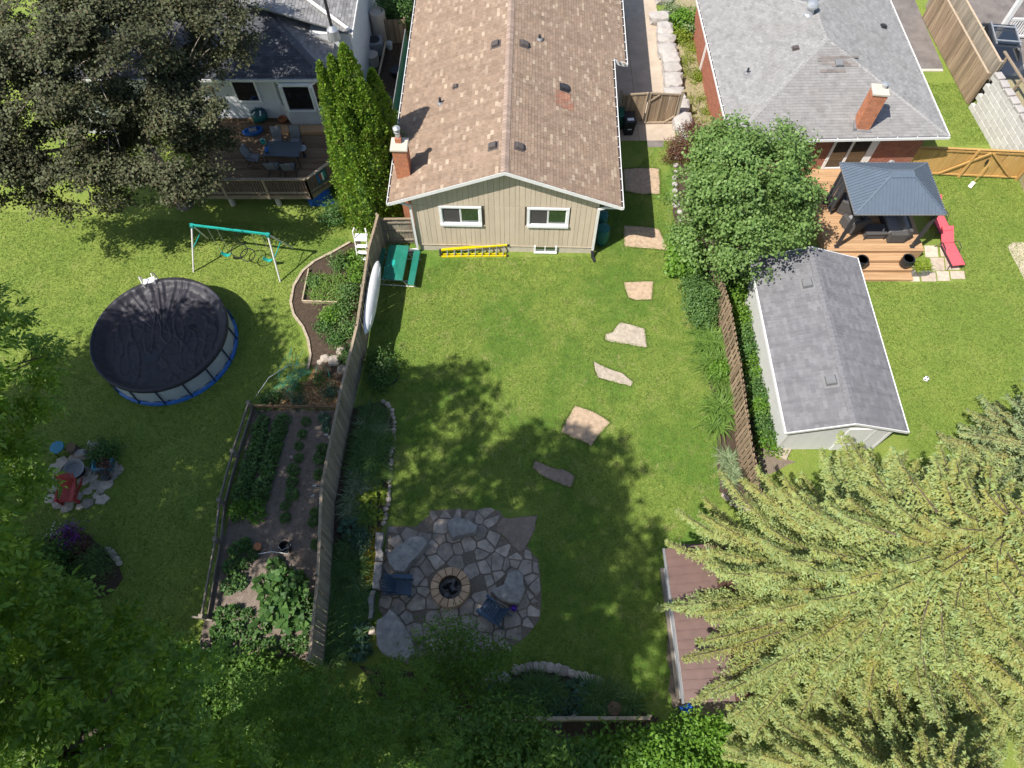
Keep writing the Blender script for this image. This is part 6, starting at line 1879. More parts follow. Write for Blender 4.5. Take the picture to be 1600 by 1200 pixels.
put('foot_board', MB().beam(Vector((b.x - 0.45, b.y + 0.05, 0.3)), Vector((b.x + 0.3, b.y - 0.1, 0.3)), 0.06, 0.12), 'timber_old', vg)
a, b = G(396, 640, 0), G(528, 642, 0)
vt = empty('garden_fence', (0, 0, 0), 0, 'dark low board across the top of the vegetable bed', 'fence')
put('rail', MB().beam(Vector((a.x, a.y, 0.35)), Vector((b.x, b.y, 0.35)), 0.05, 0.16), 'deck_old', vt)
for k in range(5):
    p = a.lerp(b, k / 4)
    put('stake', MB().box(p.x - 0.04, p.x + 0.04, p.y - 0.04, p.y + 0.04, 0, 0.62), 'deck_old', vt)
# netting hoops
nt_ = empty('garden_netting', (0, 0, 0), 0, 'green plastic netting gathered over the wood-chip bed', 'netting')
a0, b0, c0 = G(402, 625, 0.05), G(452, 580, 0.6), G(483, 572, 0.1)
mb = MB()
import itertools
rows = 9
lines = []
for k in range(rows):
    t = k / (rows - 1)
    s_ = G(405 + 60 * t, 628 - 26 * t, 0.1); m_ = G(455 + 8 * t, 578 + 8 * t, 0.55); e_ = G(478 + 10 * t, 575 + 8 * t, 0.15)
    pts = []
    for j in range(9):
        u = j / 8
        pts.append(s_ * (1 - u) ** 2 + m_ * 2 * u * (1 - u) + e_ * u * u)
    lines.append(pts)
    mb.tube(pts, 0.006, 4)
for j in range(9):
    mb.tube([lines[k][j] for k in range(rows)], 0.006, 4)
put('net', mb, 'net_green', nt_)
mb = MB()
for k in range(14):
    x0_, y0_ = 452 + RNG.normal(0, 6), 592 + RNG.normal(0, 14)
    mb.tube([G(x0_ + 12, y0_ - 28, 0.1), G(x0_ + RNG.normal(0, 4), y0_, 0.5), G(x0_ - 8 + RNG.normal(0, 6), y0_ + 22, 0.06)], 0.008, 4)
put('bunched_net', mb, 'net_green', nt_)
put('hoop', MB().tube([G(398, 622, 0.0), G(420, 590, 0.45), G(450, 571, 0.6), G(480, 570, 0.3), G(484, 580, 0.0)], 0.012, 6), 'galvanised', nt_)
put('hoop', MB().tube([G(490, 596, 0.0), G(497, 566, 0.5), G(512, 576, 0.4), G(518, 600, 0.0)], 0.012, 6), 'net_green', nt_)
rk = empty('rock_group', (0, 0, 0), 0, 'pale rocks at the foot of the grey fence above the wood-chip bed', 'rocks')
for i, (px, py, s_) in enumerate(((533, 549, 0.22), (523, 564, 0.3), (508, 560, 0.22), (536, 578, 0.26), (500, 566, 0.14))):
    put('rock', boulder_mesh('rock', RNG, s_, s_ * 0.9, s_ * 0.7, 2, 0.35, i * 2.2 + 0.5), 'fieldstone', rk, G(px, py, s_ * 0.35))
# bits in the vegetable bed
e = empty('plant_bucket', G(448, 858, 0.05), 0, 'black bucket standing in the vegetable bed', 'bucket')
put('body', MB().lathe([(0.18, 0), (0.22, 0.36), (0.2, 0.36), (0.17, 0.06), (0.02, 0.05)], 18), 'bin_black', e); put('handle', MB().tube([(-0.2, 0, 0.35), (-0.05, -0.16, 0.42), (0.2, 0, 0.35)], 0.008, 6), 'galvanised', e)
e = empty('flower_pot', G(405, 856, 0.05), 0, 'small terracotta pot in the vegetable bed', 'pot')
put('body', MB().lathe([(0.09, 0), (0.13, 0.2), (0.11, 0.2), (0.08, 0.04), (0.01, 0.04)], 16), 'terracotta', e); put('rim', MB().lathe([(0.13, 0.17), (0.145, 0.17), (0.145, 0.21), (0.12, 0.21)], 16), 'terracotta', e)
e = empty('wire_support', (0, 0, 0), 0, 'white wire plant support lying across the vegetable bed', 'plant support')
put('wire', MB().tube([G(401, 866, 0.12), G(425, 862, 0.25), G(450, 865, 0.22), G(454, 850, 0.4)], 0.014, 6), 'sash', e)
put('wire', MB().tube([G(423, 848, 0.5), G(424, 862, 0.1)], 0.01, 6), 'galvanised', e)
for i, (px, py, lab) in enumerate(((512, 683, 'white plant marker nearest the wood-chip bed'), (494, 762, 'white plant marker by the middle of the grey fence'), (491, 778, 'white plant marker just below the middle one'))):
    e = empty('plant_marker', G(px, py, 0.05), R(20 * i), lab, 'plant marker')
    put('stake', MB().box(-0.01, 0.01, -0.005, 0.005, 0, 0.2), 'sash', e); put('card', MB().box(-0.07, 0.07, -0.008, 0.008, 0.18, 0.3), 'sash', e)
e = put('round_stone', boulder_mesh('round_stone', RNG, 0.09, 0.08, 0.06, 2, 0.2, 9), 'fieldstone', None, G(456, 714, 0.09)); tag(e, 'small grey stone on the dusty path of the vegetable bed', 'stone')
# ================================================================== sitting corner on the left lawn
def adirondack(loc, rz, mat, label, cat='chair', group=None):
    e = empty('garden_chair', loc, rz, label, cat, group)
    # faces local -y
    for k in range(6):
        y = -0.42 + k * 0.1
        z = 0.36 - 0.016 * k
        put('seat_slat', MB().bbox(-0.25, 0.25, y, y + 0.085, z - 0.02, z, 0.006), mat, e)
    for k in range(7):
        u = (k - 3) / 3
        a = Vector((u * 0.2, 0.16, 0.26)); b = Vector((u * 0.31, 0.52 - 0.02 * u * u, 0.98 - 0.14 * u * u))
        put('back_slat', MB().beam(a, b, 0.074, 0.02, (0, -1, 0.5)), mat, e)
    put('back_rail', MB().beam((-0.3, 0.40, 0.64), (0.3, 0.40, 0.64), 0.03, 0.07), mat, e)
    for s in (-1, 1):
        put('arm', MB().add([(s * 0.27 - 0.06, -0.46, 0.55), (s * 0.3 + 0.07, -0.46, 0.55), (s * 0.32 + 0.05, 0.1, 0.55), (s * 0.33, 0.42, 0.55), (s * 0.3, 0.42, 0.55), (s * 0.27 - 0.03, 0.1, 0.55)] +
                     [(s * 0.27 - 0.06, -0.46, 0.58), (s * 0.3 + 0.07, -0.46, 0.58), (s * 0.32 + 0.05, 0.1, 0.58), (s * 0.33, 0.42, 0.58), (s * 0.3, 0.42, 0.58), (s * 0.27 - 0.03, 0.1, 0.58)],
                     [(5, 4, 3, 2, 1, 0), (6, 7, 8, 9, 10, 11)] + [(i, (i + 1) % 6, (i + 1) % 6 + 6, i + 6) for i in range(6)]), mat, e)
        put('front_leg', MB().box(s * 0.3 - 0.02, s * 0.3 + 0.02, -0.42, -0.3, 0, 0.549), mat, e)
        put('rear_leg', MB().beam((s * 0.265, -0.4, 0.3), (s * 0.265, 0.62, 0.03), 0.03, 0.11), mat, e)
    return e
p = G(107, 768, 0.35)
adirondack((p.x, p.y, 0.03), R(6), 'red_plastic', 'red slatted garden chair on the small stone circle')
sc = empty('stone_circle', (0, 0, 0), 0, 'small circle of flat stones under the red chair', 'paving')
spots = [(92, 745), (84, 762), (80, 780), (92, 788), (105, 793), (125, 792), (138, 786), (150, 775), (158, 765), (168, 757), (176, 745), (182, 735), (150, 758), (138, 768), (98, 722), (88, 732), (118, 716), (130, 712), (122, 775), (160, 780), (145, 745), (120, 780), (178, 724), (112, 726), (150, 700), (138, 735), (130, 752)]
for i, (px, py) in enumerate(spots):
    c_ = G(px, py)
    r_ = random.uniform(0.17, 0.3)
    n = random.randint(5, 7)
    poly = [(c_.x + r_ * random.uniform(0.8, 1.15) * math.cos(2 * math.pi * k / n + i), c_.y + r_ * random.uniform(0.7, 1.0) * math.sin(2 * math.pi * k / n + i)) for k in range(n)]
    put('stone', rock_mesh('stone', poly, -0.02, random.uniform(0.05, 0.1), RNG, 0.3, 0.01), 'fieldstone', sc)
e = empty('fire_bowl', G(123, 738, 0.05), 0, 'dark metal fire bowl beside the red chair', 'fire bowl')
put('bowl', MB().lathe([(0.1, 0.1), (0.3, 0.2), (0.38, 0.36), (0.4, 0.38), (0.35, 0.37), (0.26, 0.26), (0.02, 0.22)], 22), 'vent_grey', e)
put('stand', MB().lathe([(0.26, 0), (0.22, 0.18)], 14), 'black_tube', e)
e = empty('round_stool', G(99, 706, 0), 0, 'round teal topped stool beside the fire bowl', 'stool')
put('top', MB().lathe([(0.25, 0.42), (0.27, 0.45), (0.26, 0.48), (0.02, 0.49)], 22), 'ceramic_blue', e)
for k in range(3):
    t = k * 2.1
    put('leg', MB().tube([(0.2 * math.cos(t), 0.2 * math.sin(t), 0.42), (0.24 * math.cos(t), 0.24 * math.sin(t), 0)], 0.02, 6), 'black_tube', e)
e = empty('log_seat', G(118, 705, 0), 0, 'dark round log seat beside the teal stool', 'seat')
put('log', MB().lathe([(0.2, 0), (0.21, 0.2), (0.2, 0.38), (0.02, 0.385)], 16), 'bark', e); put('end_grain', MB().lathe([(0.19, 0.384), (0.02, 0.392)], 16), 'deck_old', e)
e = empty('stone_block', G(130, 710, 0), 0, 'pale grey block between the log seat and the flowers', 'block')
put('block', boulder_mesh('block', RNG, 0.26, 0.18, 0.16, 2, 0.8, 3.3), 'slab_grey', e, (0, 0, 0.14)); put('chip', boulder_mesh('chip', RNG, 0.08, 0.07, 0.05, 1, 0.5, 1.3), 'slab_grey', e, (0.3, -0.15, 0.04))
e = empty('blue_planter', G(166, 730, 0.0), R(5), 'blue glazed trough planter on the small stone circle', 'planter')
mb = MB()
prof = [(-0.36, 0.2), (-0.3, -0.22), (0.3, -0.22), (0.36, 0.2)]
pin = [(-0.26, 0.2), (-0.22, -0.13), (0.22, -0.13), (0.26, 0.2)]
mb.prism(prof, 0.0, 0.3)
put('trough', mb, 'ceramic_blue', e)
for a, b in zip(prof[:-1], prof[1:]):
    put('rim', MB().beam((a[0], a[1], 0.34), (b[0], b[1], 0.34), 0.07, 0.1), 'ceramic_blue', e)
put('earth', MB().prism(pin, 0.3, 0.31), 'soil', e)
e = empty('dark_pot', G(170, 748, 0.0), 0, 'small dark pot below the blue planter', 'pot')
put('body', MB().lathe([(0.1, 0), (0.16, 0.26), (0.13, 0.26), (0.1, 0.1), (0.02, 0.1)], 16), 'planter_black', e); put('rim', MB().lathe([(0.16, 0.24), (0.18, 0.25), (0.18, 0.28), (0.13, 0.28)], 16), 'planter_black', e)

# ================================================================== patio of flagstones round the fire pit
def ZP(pts): return [(540 + x / 4, 760 + y / 4) for x, y in pts]       # traced on a four times enlargement
patio_px = ZP([(262, 248), (330, 250), (440, 252), (500, 200), (565, 150), (640, 143), (720, 145), (830, 148), (960, 150), (985, 190), (930, 262), (1010, 340), (1085, 412), (1140, 375), (1165, 420), (1205, 460), (1215, 540), (1222, 640), (1222, 740), (1215, 830), (1160, 900), (1100, 965), (1020, 1010), (940, 1030), (820, 1075), (680, 1090), (450, 1050), (300, 900), (200, 760), (215, 640), (225, 480), (250, 380)])
PP = [G(x, y) for x, y in patio_px]
patio = empty('patio', (0, 0, 0)); patio['kind'] = 'structure'; patio['label'] = 'round patio of irregular grey-brown flagstones'
put('patio_bed', MB().prism([(p.x, p.y) for p in PP], -0.05, 0.012), 'patio_dirt', patio)
def clip(poly, px_, py_, nx, ny):
    """keep the side of the line through (px,py) that n points away from"""
    out = []
    for i in range(len(poly)):
        a, b = poly[i], poly[(i + 1) % len(poly)]
        da = (a[0] - px_) * nx + (a[1] - py_) * ny
        db = (b[0] - px_) * nx + (b[1] - py_) * ny
        if da <= 0: out.append(a)
        if (da < 0 < db) or (db < 0 < da):
            t = da / (da - db)
            out.append((a[0] + (b[0] - a[0]) * t, a[1] + (b[1] - a[1]) * t))
    return out
inside_p = in_poly([(p.x, p.y) for p in PP])
rng_p = np.random.default_rng(5)
# stone centres: rim stones traced from the photograph, the inside filled at random spacing
seeds = [G(x, y) for x, y in ZP([(300, 285), (298, 342), (390, 290), (500, 240), (620, 170), (610, 240), (705, 162), (770, 178), (885, 160), (845, 195), (915, 215), (845, 290), (935, 320), (1000, 395), (1065, 440), (1128, 432), (1180, 505), (1150, 590), (1195, 640), (1158, 680), (1190, 790), (1150, 860), (1060, 930), (975, 930), (880, 370), (755, 370), (600, 335), (700, 390), (765, 455), (850, 435), (900, 480), (950, 480), (550, 385), (790, 530), (865, 500), (880, 590), (960, 555), (830, 605), (850, 690), (1010, 490), (1115, 505), (1045, 525), (1060, 480), (480, 330), (630, 410), (480, 660), (390, 820), (450, 800), (320, 740), (440, 730), (250, 720), (570, 470), (1110, 790), (1040, 840), (1190, 720), (270, 500), (270, 400), (690, 880), (770, 850), (850, 960), (620, 900), (520, 900), (700, 990), (560, 820), (440, 470), (440, 560), (490, 600), (500, 520), (560, 590), (760, 770), (820, 780), (650, 790), (1090, 620), (560, 1000)])]
S = [(p.x, p.y) for p in seeds]
tries = 0
while tries < 4000:
    tries += 1
    x = rng_p.uniform(min(p.x for p in PP), max(p.x for p in PP)); y = rng_p.uniform(min(p.y for p in PP), max(p.y for p in PP))
    if inside_p(x, y) and all((x - a) ** 2 + (y - b) ** 2 > 0.42 ** 2 for a, b in S):
        S.append((x, y))
Pxy = [(p.x, p.y) for p in PP]
fpx = G(700, 915)
WT = [rng_p.uniform(-0.055, 0.055) for _ in S]
for i, (sx, sy) in enumerate(S):
    if (sx - fpx.x) ** 2 + (sy - fpx.y) ** 2 < 0.5 ** 2: continue
    cell = [(sx - 0.75, sy - 0.75), (sx + 0.75, sy - 0.75), (sx + 0.75, sy + 0.75), (sx - 0.75, sy + 0.75)]
    for j, (ox, oy) in enumerate(S):
        if i == j or abs(ox - sx) > 1.5 or abs(oy - sy) > 1.5: continue
        dd_ = (ox - sx) ** 2 + (oy - sy) ** 2
        tt_ = min(max(0.5 + (WT[i] - WT[j]) / (2 * dd_), 0.2), 0.8)
        mx, my = sx + (ox - sx) * tt_, sy + (oy - sy) * tt_
        cell = clip(cell, mx, my, ox - sx, oy - sy)
        if len(cell) < 3: break
    if len(cell) < 3: continue
    # trim to the patio's outline
    cell = [c_ for c_ in cell]
    Q = []
    for (x, y) in cell:
        k = 0
        while not inside_p(x, y) and k < 12:
            x, y = x + (sx - x) * 0.12, y + (sy - y) * 0.12
            k += 1
        Q.append(Vector((x, y)))
    R2 = [Q[0]]
    for q in Q[1:]:
        if (q - R2[-1]).length > 0.07: R2.append(q)
    if len(R2) < 3 or (R2[0] - R2[-1]).length < 0.02: continue
    c_ = Vector((sx, sy))
    c_ = sum(R2, Vector((0, 0))) / len(R2)
    gp_ = rng_p.uniform(0.014, 0.034)
    R2 = [c_ + (q - c_) * max(0.0, 1 - gp_ * rng_p.uniform(0.7, 1.6) / max((q - c_).length, 0.05)) for q in R2]
    # ease the corners
    R3 = []
    for k in range(len(R2)):
        a, b, d = R2[k - 1], R2[k], R2[(k + 1) % len(R2)]
        R3 += [b.lerp(a, 0.09), b.lerp(d, 0.09)]
    h = 0.035 + rng_p.uniform(0, 0.025)
    mb = MB().prism([(q.x, q.y) for q in R3], -0.02, h, 0.012, 0.02)
    put('flagstone', mb, 'flagstone', patio, (0, 0, 0), (0, 0, 0))
# big sitting slabs
def slab(pts, h, mat, label, name='sitting_stone', cat='stone', z=0.03, rough=0.03):
    P_ = [G(x, y, z + h) for x, y in ZP(pts)]
    o = put(name, rock_mesh(name, [(p.x, p.y) for p in P_], z - 0.02, h, RNG, 0.25, rough), mat)
    return tag(o, label, cat)
slab([(628, 225), (690, 178), (770, 205), (830, 240), (815, 285), (740, 300), (665, 322), (640, 280)], 0.42, 'slab_grey', 'flat grey sitting stone at the top of the patio')
slab([(250, 420), (400, 310), (450, 300), (515, 345), (480, 400), (400, 480), (365, 535), (300, 530), (265, 480)], 0.52, 'slab_grey', 'long grey sitting stone beside the upper navy chair')
slab([(905, 655), (985, 610), (1010, 540), (1075, 510), (1115, 560), (1125, 640), (1085, 735), (1010, 720), (950, 695)], 0.52, 'slab_grey', 'rough grey sitting stone to the right of the fire pit')
slab([(190, 830), (270, 755), (310, 790), (380, 890), (420, 990), (450, 1045), (380, 1098), (290, 1075), (215, 1030), (185, 930)], 0.52, 'slab_grey', 'largest grey sitting stone at the lower left of the patio')
slab([(745, 960), (850, 905), (830, 985), (825, 1060), (780, 1040), (745, 1020)], 0.34, 'slab_grey', 'grey sitting stone half hidden under the leaves below the fire pit')
slab([(700, 1000), (735, 1000), (730, 1080), (715, 1085)], 0.28, 'slab_grey', 'narrow grey stone beside the leaf-hidden sitting stone')
slab([(930, 265), (985, 190), (1060, 195), (1140, 185), (1200, 180), (1165, 300), (1140, 350), (1088, 408), (1010, 330)], 0.06, 'slab_brown', 'large brown flat stone at the corner of the patio', 'flat_stone', 'stone', 0.02)
slab([(185, 280), (235, 282), (230, 465), (180, 463)], 0.32, 'slab_grey', 'uppermost grey coping stone beside the flower bed', 'coping_stone', 'stone')
slab([(180, 466), (230, 468), (215, 640), (165, 640)], 0.32, 'slab_grey', 'middle grey coping stone beside the navy chair', 'coping_stone', 'stone')
slab([(158, 645), (190, 645), (165, 820), (140, 830), (132, 700)], 0.32, 'slab_grey', 'lowest grey coping stone beside the navy chair', 'coping_stone', 'stone')
slab([(150, 870), (180, 875), (185, 920), (140, 925)], 0.2, 'fieldstone', 'small tan stone above the largest sitting stone', 'small_stone', 'stone')
# fire pit of wedge blocks
fp = empty('fire_pit', (fpx.x, fpx.y, 0.0), R(7), 'round tan brick fire pit in the middle of the patio', 'fire pit')
c_ = G(703.5, 917, 0.4); fp.location = (c_.x, c_.y, 0)
NB = 14
for lay in range(3):
    n = NB
    z0, z1 = 0.01 + lay * 0.135, 0.01 + lay * 0.135 + 0.132
    ri, ro = 0.415, 0.70 - 0.012 * (2 - lay) * 0
    g = 0.012
    for k in range(n):
        t0, t1 = 2 * math.pi * (k + 0.5 * (lay % 2)) / n, 2 * math.pi * (k + 1 + 0.5 * (lay % 2)) / n
        pts = []
        for (r_, ta, tb) in ((ri, t0 + g / ri, t1 - g / ri), (ro, t1 - g / ro, t0 + g / ro)):
            for u in (0, 0.5, 1):
                t = ta + (tb - ta) * u
                pts.append((r_ * math.cos(t), r_ * math.sin(t)))
        put('block', MB().prism(pts, z0, z1 + random.uniform(-0.003, 0.003), 0.014 if lay == 2 else 0.006), 'firebrick', fp)
put('liner', MB().lathe([(0.408, 0.0), (0.413, 0.36), (0.404, 0.36), (0.400, 0.02)], 28), 'deck_old', fp)
put('ash_bed', MB().lathe([(0.41, 0.06), (0.3, 0.1), (0.12, 0.15), (0.01, 0.16)], 24), 'ash', fp)
for i, (x, y, a, L) in enumerate(((-0.08, 0.12, 0.5, 0.3), (-0.04, -0.05, 1.9, 0.34), (0.1, -0.16, 0.3, 0.26), (0.2, 0.14, 1.2, 0.2), (-0.2, 0.05, 2.6, 0.16))):
    d = Vector((math.cos(a), math.sin(a), 0)) * L / 2
    put('charred_log', MB().tube([Vector((x, y, 0.18)) - d, Vector((x, y, 0.21)), Vector((x, y, 0.19)) + d], [0.04, 0.055, 0.035], 7), 'charcoal', fp)
p = G(622, 916, 0.35); adirondack((p.x + 0.06, p.y, 0.05), R(88), 'navy_plastic', 'navy slatted garden chair beside the coping stones')
p = G(770, 955, 0.35); adirondack((p.x, p.y, 0.05), R(236), 'navy_plastic', 'navy slatted garden chair to the lower right of the fire pit')
e = empty('globe_light', G(803, 951, 0.05), 0, 'small shiny purple-blue garden globe beside the navy chair', 'globe')
put('globe', MB().lathe([(0.02, 0.0), (0.085, 0.05), (0.115, 0.12), (0.085, 0.19), (0.02, 0.23)], 18), 'purple', e, smooth=True)
put('foot', MB().lathe([(0.07, -0.02), (0.05, 0.03)], 12), 'black_tube', e)
# ------------------------------------------------------------------ stepping stones across the lawn
def stepper(pts, mat, label, h=0.03):
    P_ = [G(x, y) for x, y in pts]
    o = put('stepping_stone', rock_mesh('stepping_stone', [(p.x, p.y) for p in P_], -0.03, 0.03 + h, RNG, 0.08, 0.016), mat)
    n_ = len(P_)
    c2 = sum((Vector((p.x, p.y)) for p in P_), Vector((0, 0))) / n_
    rim = []
    for i_ in range(n_):
        for k_ in range(4):
            q_ = Vector((P_[i_].x, P_[i_].y)).lerp(Vector((P_[(i_ + 1) % n_].x, P_[(i_ + 1) % n_].y)), k_ / 4)
            rim.append(q_ + (q_ - c2).normalized() * (0.035 + random.uniform(-0.02, 0.03)))
    ar_ = sum(rim[i_].x * rim[(i_ + 1) % len(rim)].y - rim[(i_ + 1) % len(rim)].x * rim[i_].y for i_ in range(len(rim)))
    if ar_ < 0: rim.reverse()
    put('soil_rim', MB().face(*[(q_.x, q_.y, 0.006) for q_ in rim]), 'soil', o)
    return tag(o, label, 'stepping stone', 'stepping stones across the lawn')
stepper([(974, 264), (1001, 262), (1030, 264), (1031, 303), (1000, 304), (976, 299)], 'step_pink', 'large brown stepping stone, farthest up the side of the house')
stepper([(974, 352), (1001, 354), (1030, 358), (1043, 391), (1008, 388), (975, 385)], 'step_pink', 'large tan stepping stone lying half in the house shadow')
stepper([(974, 441), (1021, 440), (1018, 468), (995, 469), (982, 465)], 'step_pink', 'small pinkish stepping stone just below the house corner')
stepper([(969, 503), (1007, 513), (1011, 543), (995, 541), (945, 532), (946, 522), (957, 519)], 'step_pale', 'pale jagged stepping stone with a hooked end')
stepper([(928, 565), (950, 576), (972, 583), (989, 597), (986, 604), (935, 590), (930, 578)], 'step_pale', 'narrow pale stepping stone in full sun')
stepper([(899, 634), (926, 643), (954, 660), (936, 680), (924, 697), (877, 675), (885, 655)], 'step_pink', 'large square pink stepping stone at the edge of the tree shadow')
stepper([(836, 719), (858, 729), (890, 738), (899, 745), (893, 762), (868, 753), (844, 742), (832, 730)], 'slab_brown', 'narrow curved stepping stone in the tree shadow')
# ------------------------------------------------------------------ stone edgings
def edging(name, pts, label, n, s0, s1, mat='fieldstone', z=0.05):
    e = empty(name, (0, 0, 0), 0, label, 'stone edging')
    L = [0]
    P_ = [G(x, y) for x, y in pts]
    for a, b in zip(P_[:-1], P_[1:]): L.append(L[-1] + (b - a).length)
    for k in range(n):
        d = L[-1] * (k + 0.5) / n
        i = max(j for j in range(len(L) - 1) if L[j] <= d)
        p = P_[i].lerp(P_[i + 1], (d - L[i]) / (L[i + 1] - L[i]))
        s_ = random.uniform(s0, s1)
        put('stone', boulder_mesh('stone', RNG, s_, s_ * random.uniform(0.75, 1.0), s_ * 0.75, 2, random.uniform(0.2, 0.6), k * 1.9), mat, e,
            (p.x + random.uniform(-0.03, 0.03), p.y + random.uniform(-0.03, 0.03), z + s_ * 0.2), (0, 0, random.uniform(0, 3)))
edging('stone_edging', [(597, 627), (607, 633), (612, 642), (616, 658), (616, 690), (611, 715), (610, 745), (607, 785), (602, 808), (598, 822)], 'line of small round fieldstones along the long flower bed', 30, 0.085, 0.125)
edging('stone_edging', [(800, 1049), (815, 1046), (840, 1042), (870, 1045), (890, 1052), (920, 1060), (940, 1070)], 'curved line of grey stones round the bottom flower bed', 13, 0.16, 0.22, 'fieldstone')
edging('stone_edging', [(752, 1064), (775, 1060), (795, 1060)], 'three grey stones left of the curved stone line', 3, 0.18, 0.28, 'slab_grey')
edging('stone_edging', [(1058, 235), (1053, 290), (1056, 320), (1065, 345), (1085, 350)], 'pale stones half hidden along the maple bed', 12, 0.12, 0.2, 'limestone')
edging('stone_edging', [(188, 885), (182, 870), (168, 855)], 'short curve of stones beside the shaded flower bed', 5, 0.12, 0.17)
edging('stone_edging', [(1128, 770), (1140, 785), (1158, 795), (1172, 800)], 'tan stones at the lower end of the lattice fence bed', 6, 0.1, 0.15, 'fieldstone')
# ------------------------------------------------------------------ picnic table, kayak
pt = empty('picnic_table', G(622, 425, 0), R(-5), 'green plastic picnic table with two benches beside the grey fence', 'table')
for k in range(1):
    put('table_top', MB().bbox(-0.46, 0.46, -0.95, 0.95, 0.70, 0.745, 0.02), 'green_plastic', pt)
for s in (-1, 1):
    put('bench', MB().bbox(s * 0.78 - 0.15, s * 0.78 + 0.15, -0.95, 0.95, 0.41, 0.45, 0.018), 'green_plastic', pt)
for y in (-0.75, 0.75):
    put('leg_frame', MB().tube([(-0.9, y, 0.03), (-0.8, y, 0.4), (0.8, y, 0.4), (0.9, y, 0.03)], 0.024, 8).tube([(-0.6, y, 0.03), (-0.22, y, 0.69)], 0.022, 8).tube([(0.6, y, 0.03), (0.22, y, 0.69)], 0.022, 8), 'galvanised', pt)
    put('ground_rail', MB().tube([(-0.95, y, 0.025), (0.95, y, 0.025)], 0.022, 8), 'post_white', pt)
put('tray', MB().bbox(-0.22, -0.02, -0.2, 0.1, 0.746, 0.76, 0.004), 'teal', pt)
ky = empty('kayak', (-5.92, 17.05, 1.15), R(-3), 'white kayak hung on its side along the grey fence', 'kayak')
for yy in (-0.9, 0.9):
    put('hanger', MB().beam((-0.3, yy, 0.05), (0.2, yy, 0.05), 0.05, 0.04).beam((0.19, yy, 0.03), (0.24, yy, 0.2), 0.05, 0.03), 'galvanised', ky)
v, f = [], []
NS_, NC = 26, 12
for i in range(NS_ + 1):
    u = i / NS_ * 2 - 1
    y = u * 1.85
    w = 0.34 * max(0.0, 1 - abs(u) ** 2.6) ** 0.6 + 0.012
    d_ = 0.20 * max(0.0, 1 - abs(u) ** 3) ** 0.5 + 0.012
    rise = 0.12 * abs(u) ** 3
    for k in range(NC):
        t = 2 * math.pi * k / NC
        x_, z_ = d_ * math.cos(t) * (1.0 if math.cos(t) > 0 else 0.45) - rise * 0.0, w * math.sin(t)
        v.append((x_, y, 0.36 + z_))
for i in range(NS_):
    for k in range(NC):
        k2 = (k + 1) % NC
        f.append((i * NC + k, (i + 1) * NC + k, (i + 1) * NC + k2, i * NC + k2))
f.append(tuple(range(NC))[::-1]); f.append(tuple(NS_ * NC + k for k in range(NC)))
put('hull', MB().add(v, f), 'kayak_white', ky, (0.22, 0, 0.02), (0, R(-24), 0), smooth=True)
put('keel_strip', MB().beam((0.235, -1.45, 0.44), (0.235, 1.45, 0.44), 0.02, 0.03), 'pool_wall', ky)
put('grab_handle', MB().tube([(0.2, 1.72, 0.5), (0.26, 1.8, 0.52), (0.2, 1.88, 0.5)], 0.01, 6), 'black_tube', ky)
put('badge', MB().box(0.335, 0.34, -0.35, -0.2, 0.42, 0.48), 'pool_wall', ky)
pd = empty('paddle', (0, 0, 0), 0, 'thin wooden paddle leaning on the grey fence behind the kayak', 'paddle')
put('shaft', MB().tube([G(572, 414, 1.6), G(576, 432, 0.4)], 0.018, 6), 'fence_tan', pd)
put('blade', MB().beam(G(576, 431, 0.45), G(577, 436, 0.1), 0.14, 0.02), 'fence_tan', pd)

# ================================================================== trees
def tree(name, base, blobs, crown_me, mat, r0, label, bark='bark', fork=0.45, twigs=0, cat='tree', group=None, rng=RNG):
    b = Vector(base)
    e = empty(name, b, 0, label, cat, group)
    tm = trunk_mesh((0, 0, -0.05), [((c[0] - b.x, c[1] - b.y, c[2]), r_) for c, r_ in blobs], r0, rng, fork, twigs)
    put('trunk', tm, bark, e, smooth=True)
    o = put('crown', crown_me, mat, e, (-b.x, -b.y, -b.z))
    return e
rng_t = np.random.default_rng(21)
def lobed(bl, n, k=0.42):
    out = list(bl)
    for i in range(n):
        c_, r_ = bl[i % len(bl)]
        d = unit(rng_t.normal(0, 1, 3)); d[2] = abs(d[2]) * 0.8 - 0.1
        q = k * rng_t.uniform(0.75, 1.2)
        out.append(((c_[0] + d[0] * r_[0] * 0.92, c_[1] + d[1] * r_[1] * 0.92, c_[2] + d[2] * r_[2] * 0.9), (r_[0] * q, r_[1] * q, r_[2] * q * 0.9)))
    return out
# copper maple at the top left
bl = [((-15.5, 23.0, 8.6), (3.0, 2.8, 2.3)), ((-18.6, 22.6, 7.2), (2.8, 2.6, 2.3)), ((-12.7, 22.7, 6.3), (2.0, 2.0, 1.8)), ((-14.0, 20.9, 5.2), (2.3, 1.7, 1.6)), ((-17.4, 20.4, 5.0), (2.4, 1.6, 1.7)),
      ((-20.6, 20.6, 5.6), (2.2, 2.2, 2.0)), ((-13.2, 25.0, 8.0), (2.0, 2.0, 1.7)), ((-18.0, 25.8, 8.6), (3.0, 2.4, 2.0)), ((-21.5, 24.0, 7.8), (2.4, 2.4, 2.0)), ((-15.8, 21.6, 6.8), (2.0, 1.8, 1.5)), ((-13.5, 26.8, 9.0), (2.2, 1.8, 1.6)), ((-11.5, 25.0, 8.2), (1.6, 1.6, 1.4))]
me = crown_leaves('crown', lobed(bl, 40, 0.34), 2600, 66, 0.19, 0.12, 0.088, rng_t, up=0.75, out=0.55, rand=0.45, shell=(0.5, 1.1), top_bias=0.55, flat=0.4, gap=(2.3, 0.15))
tree('copper_maple', (-15.6, 23.4, 0), bl, me, 'leaf_copper', 0.32, 'big copper-leaved maple standing before the white house', twigs=7, bark='bark_pale', rng=rng_t, fork=0.5)
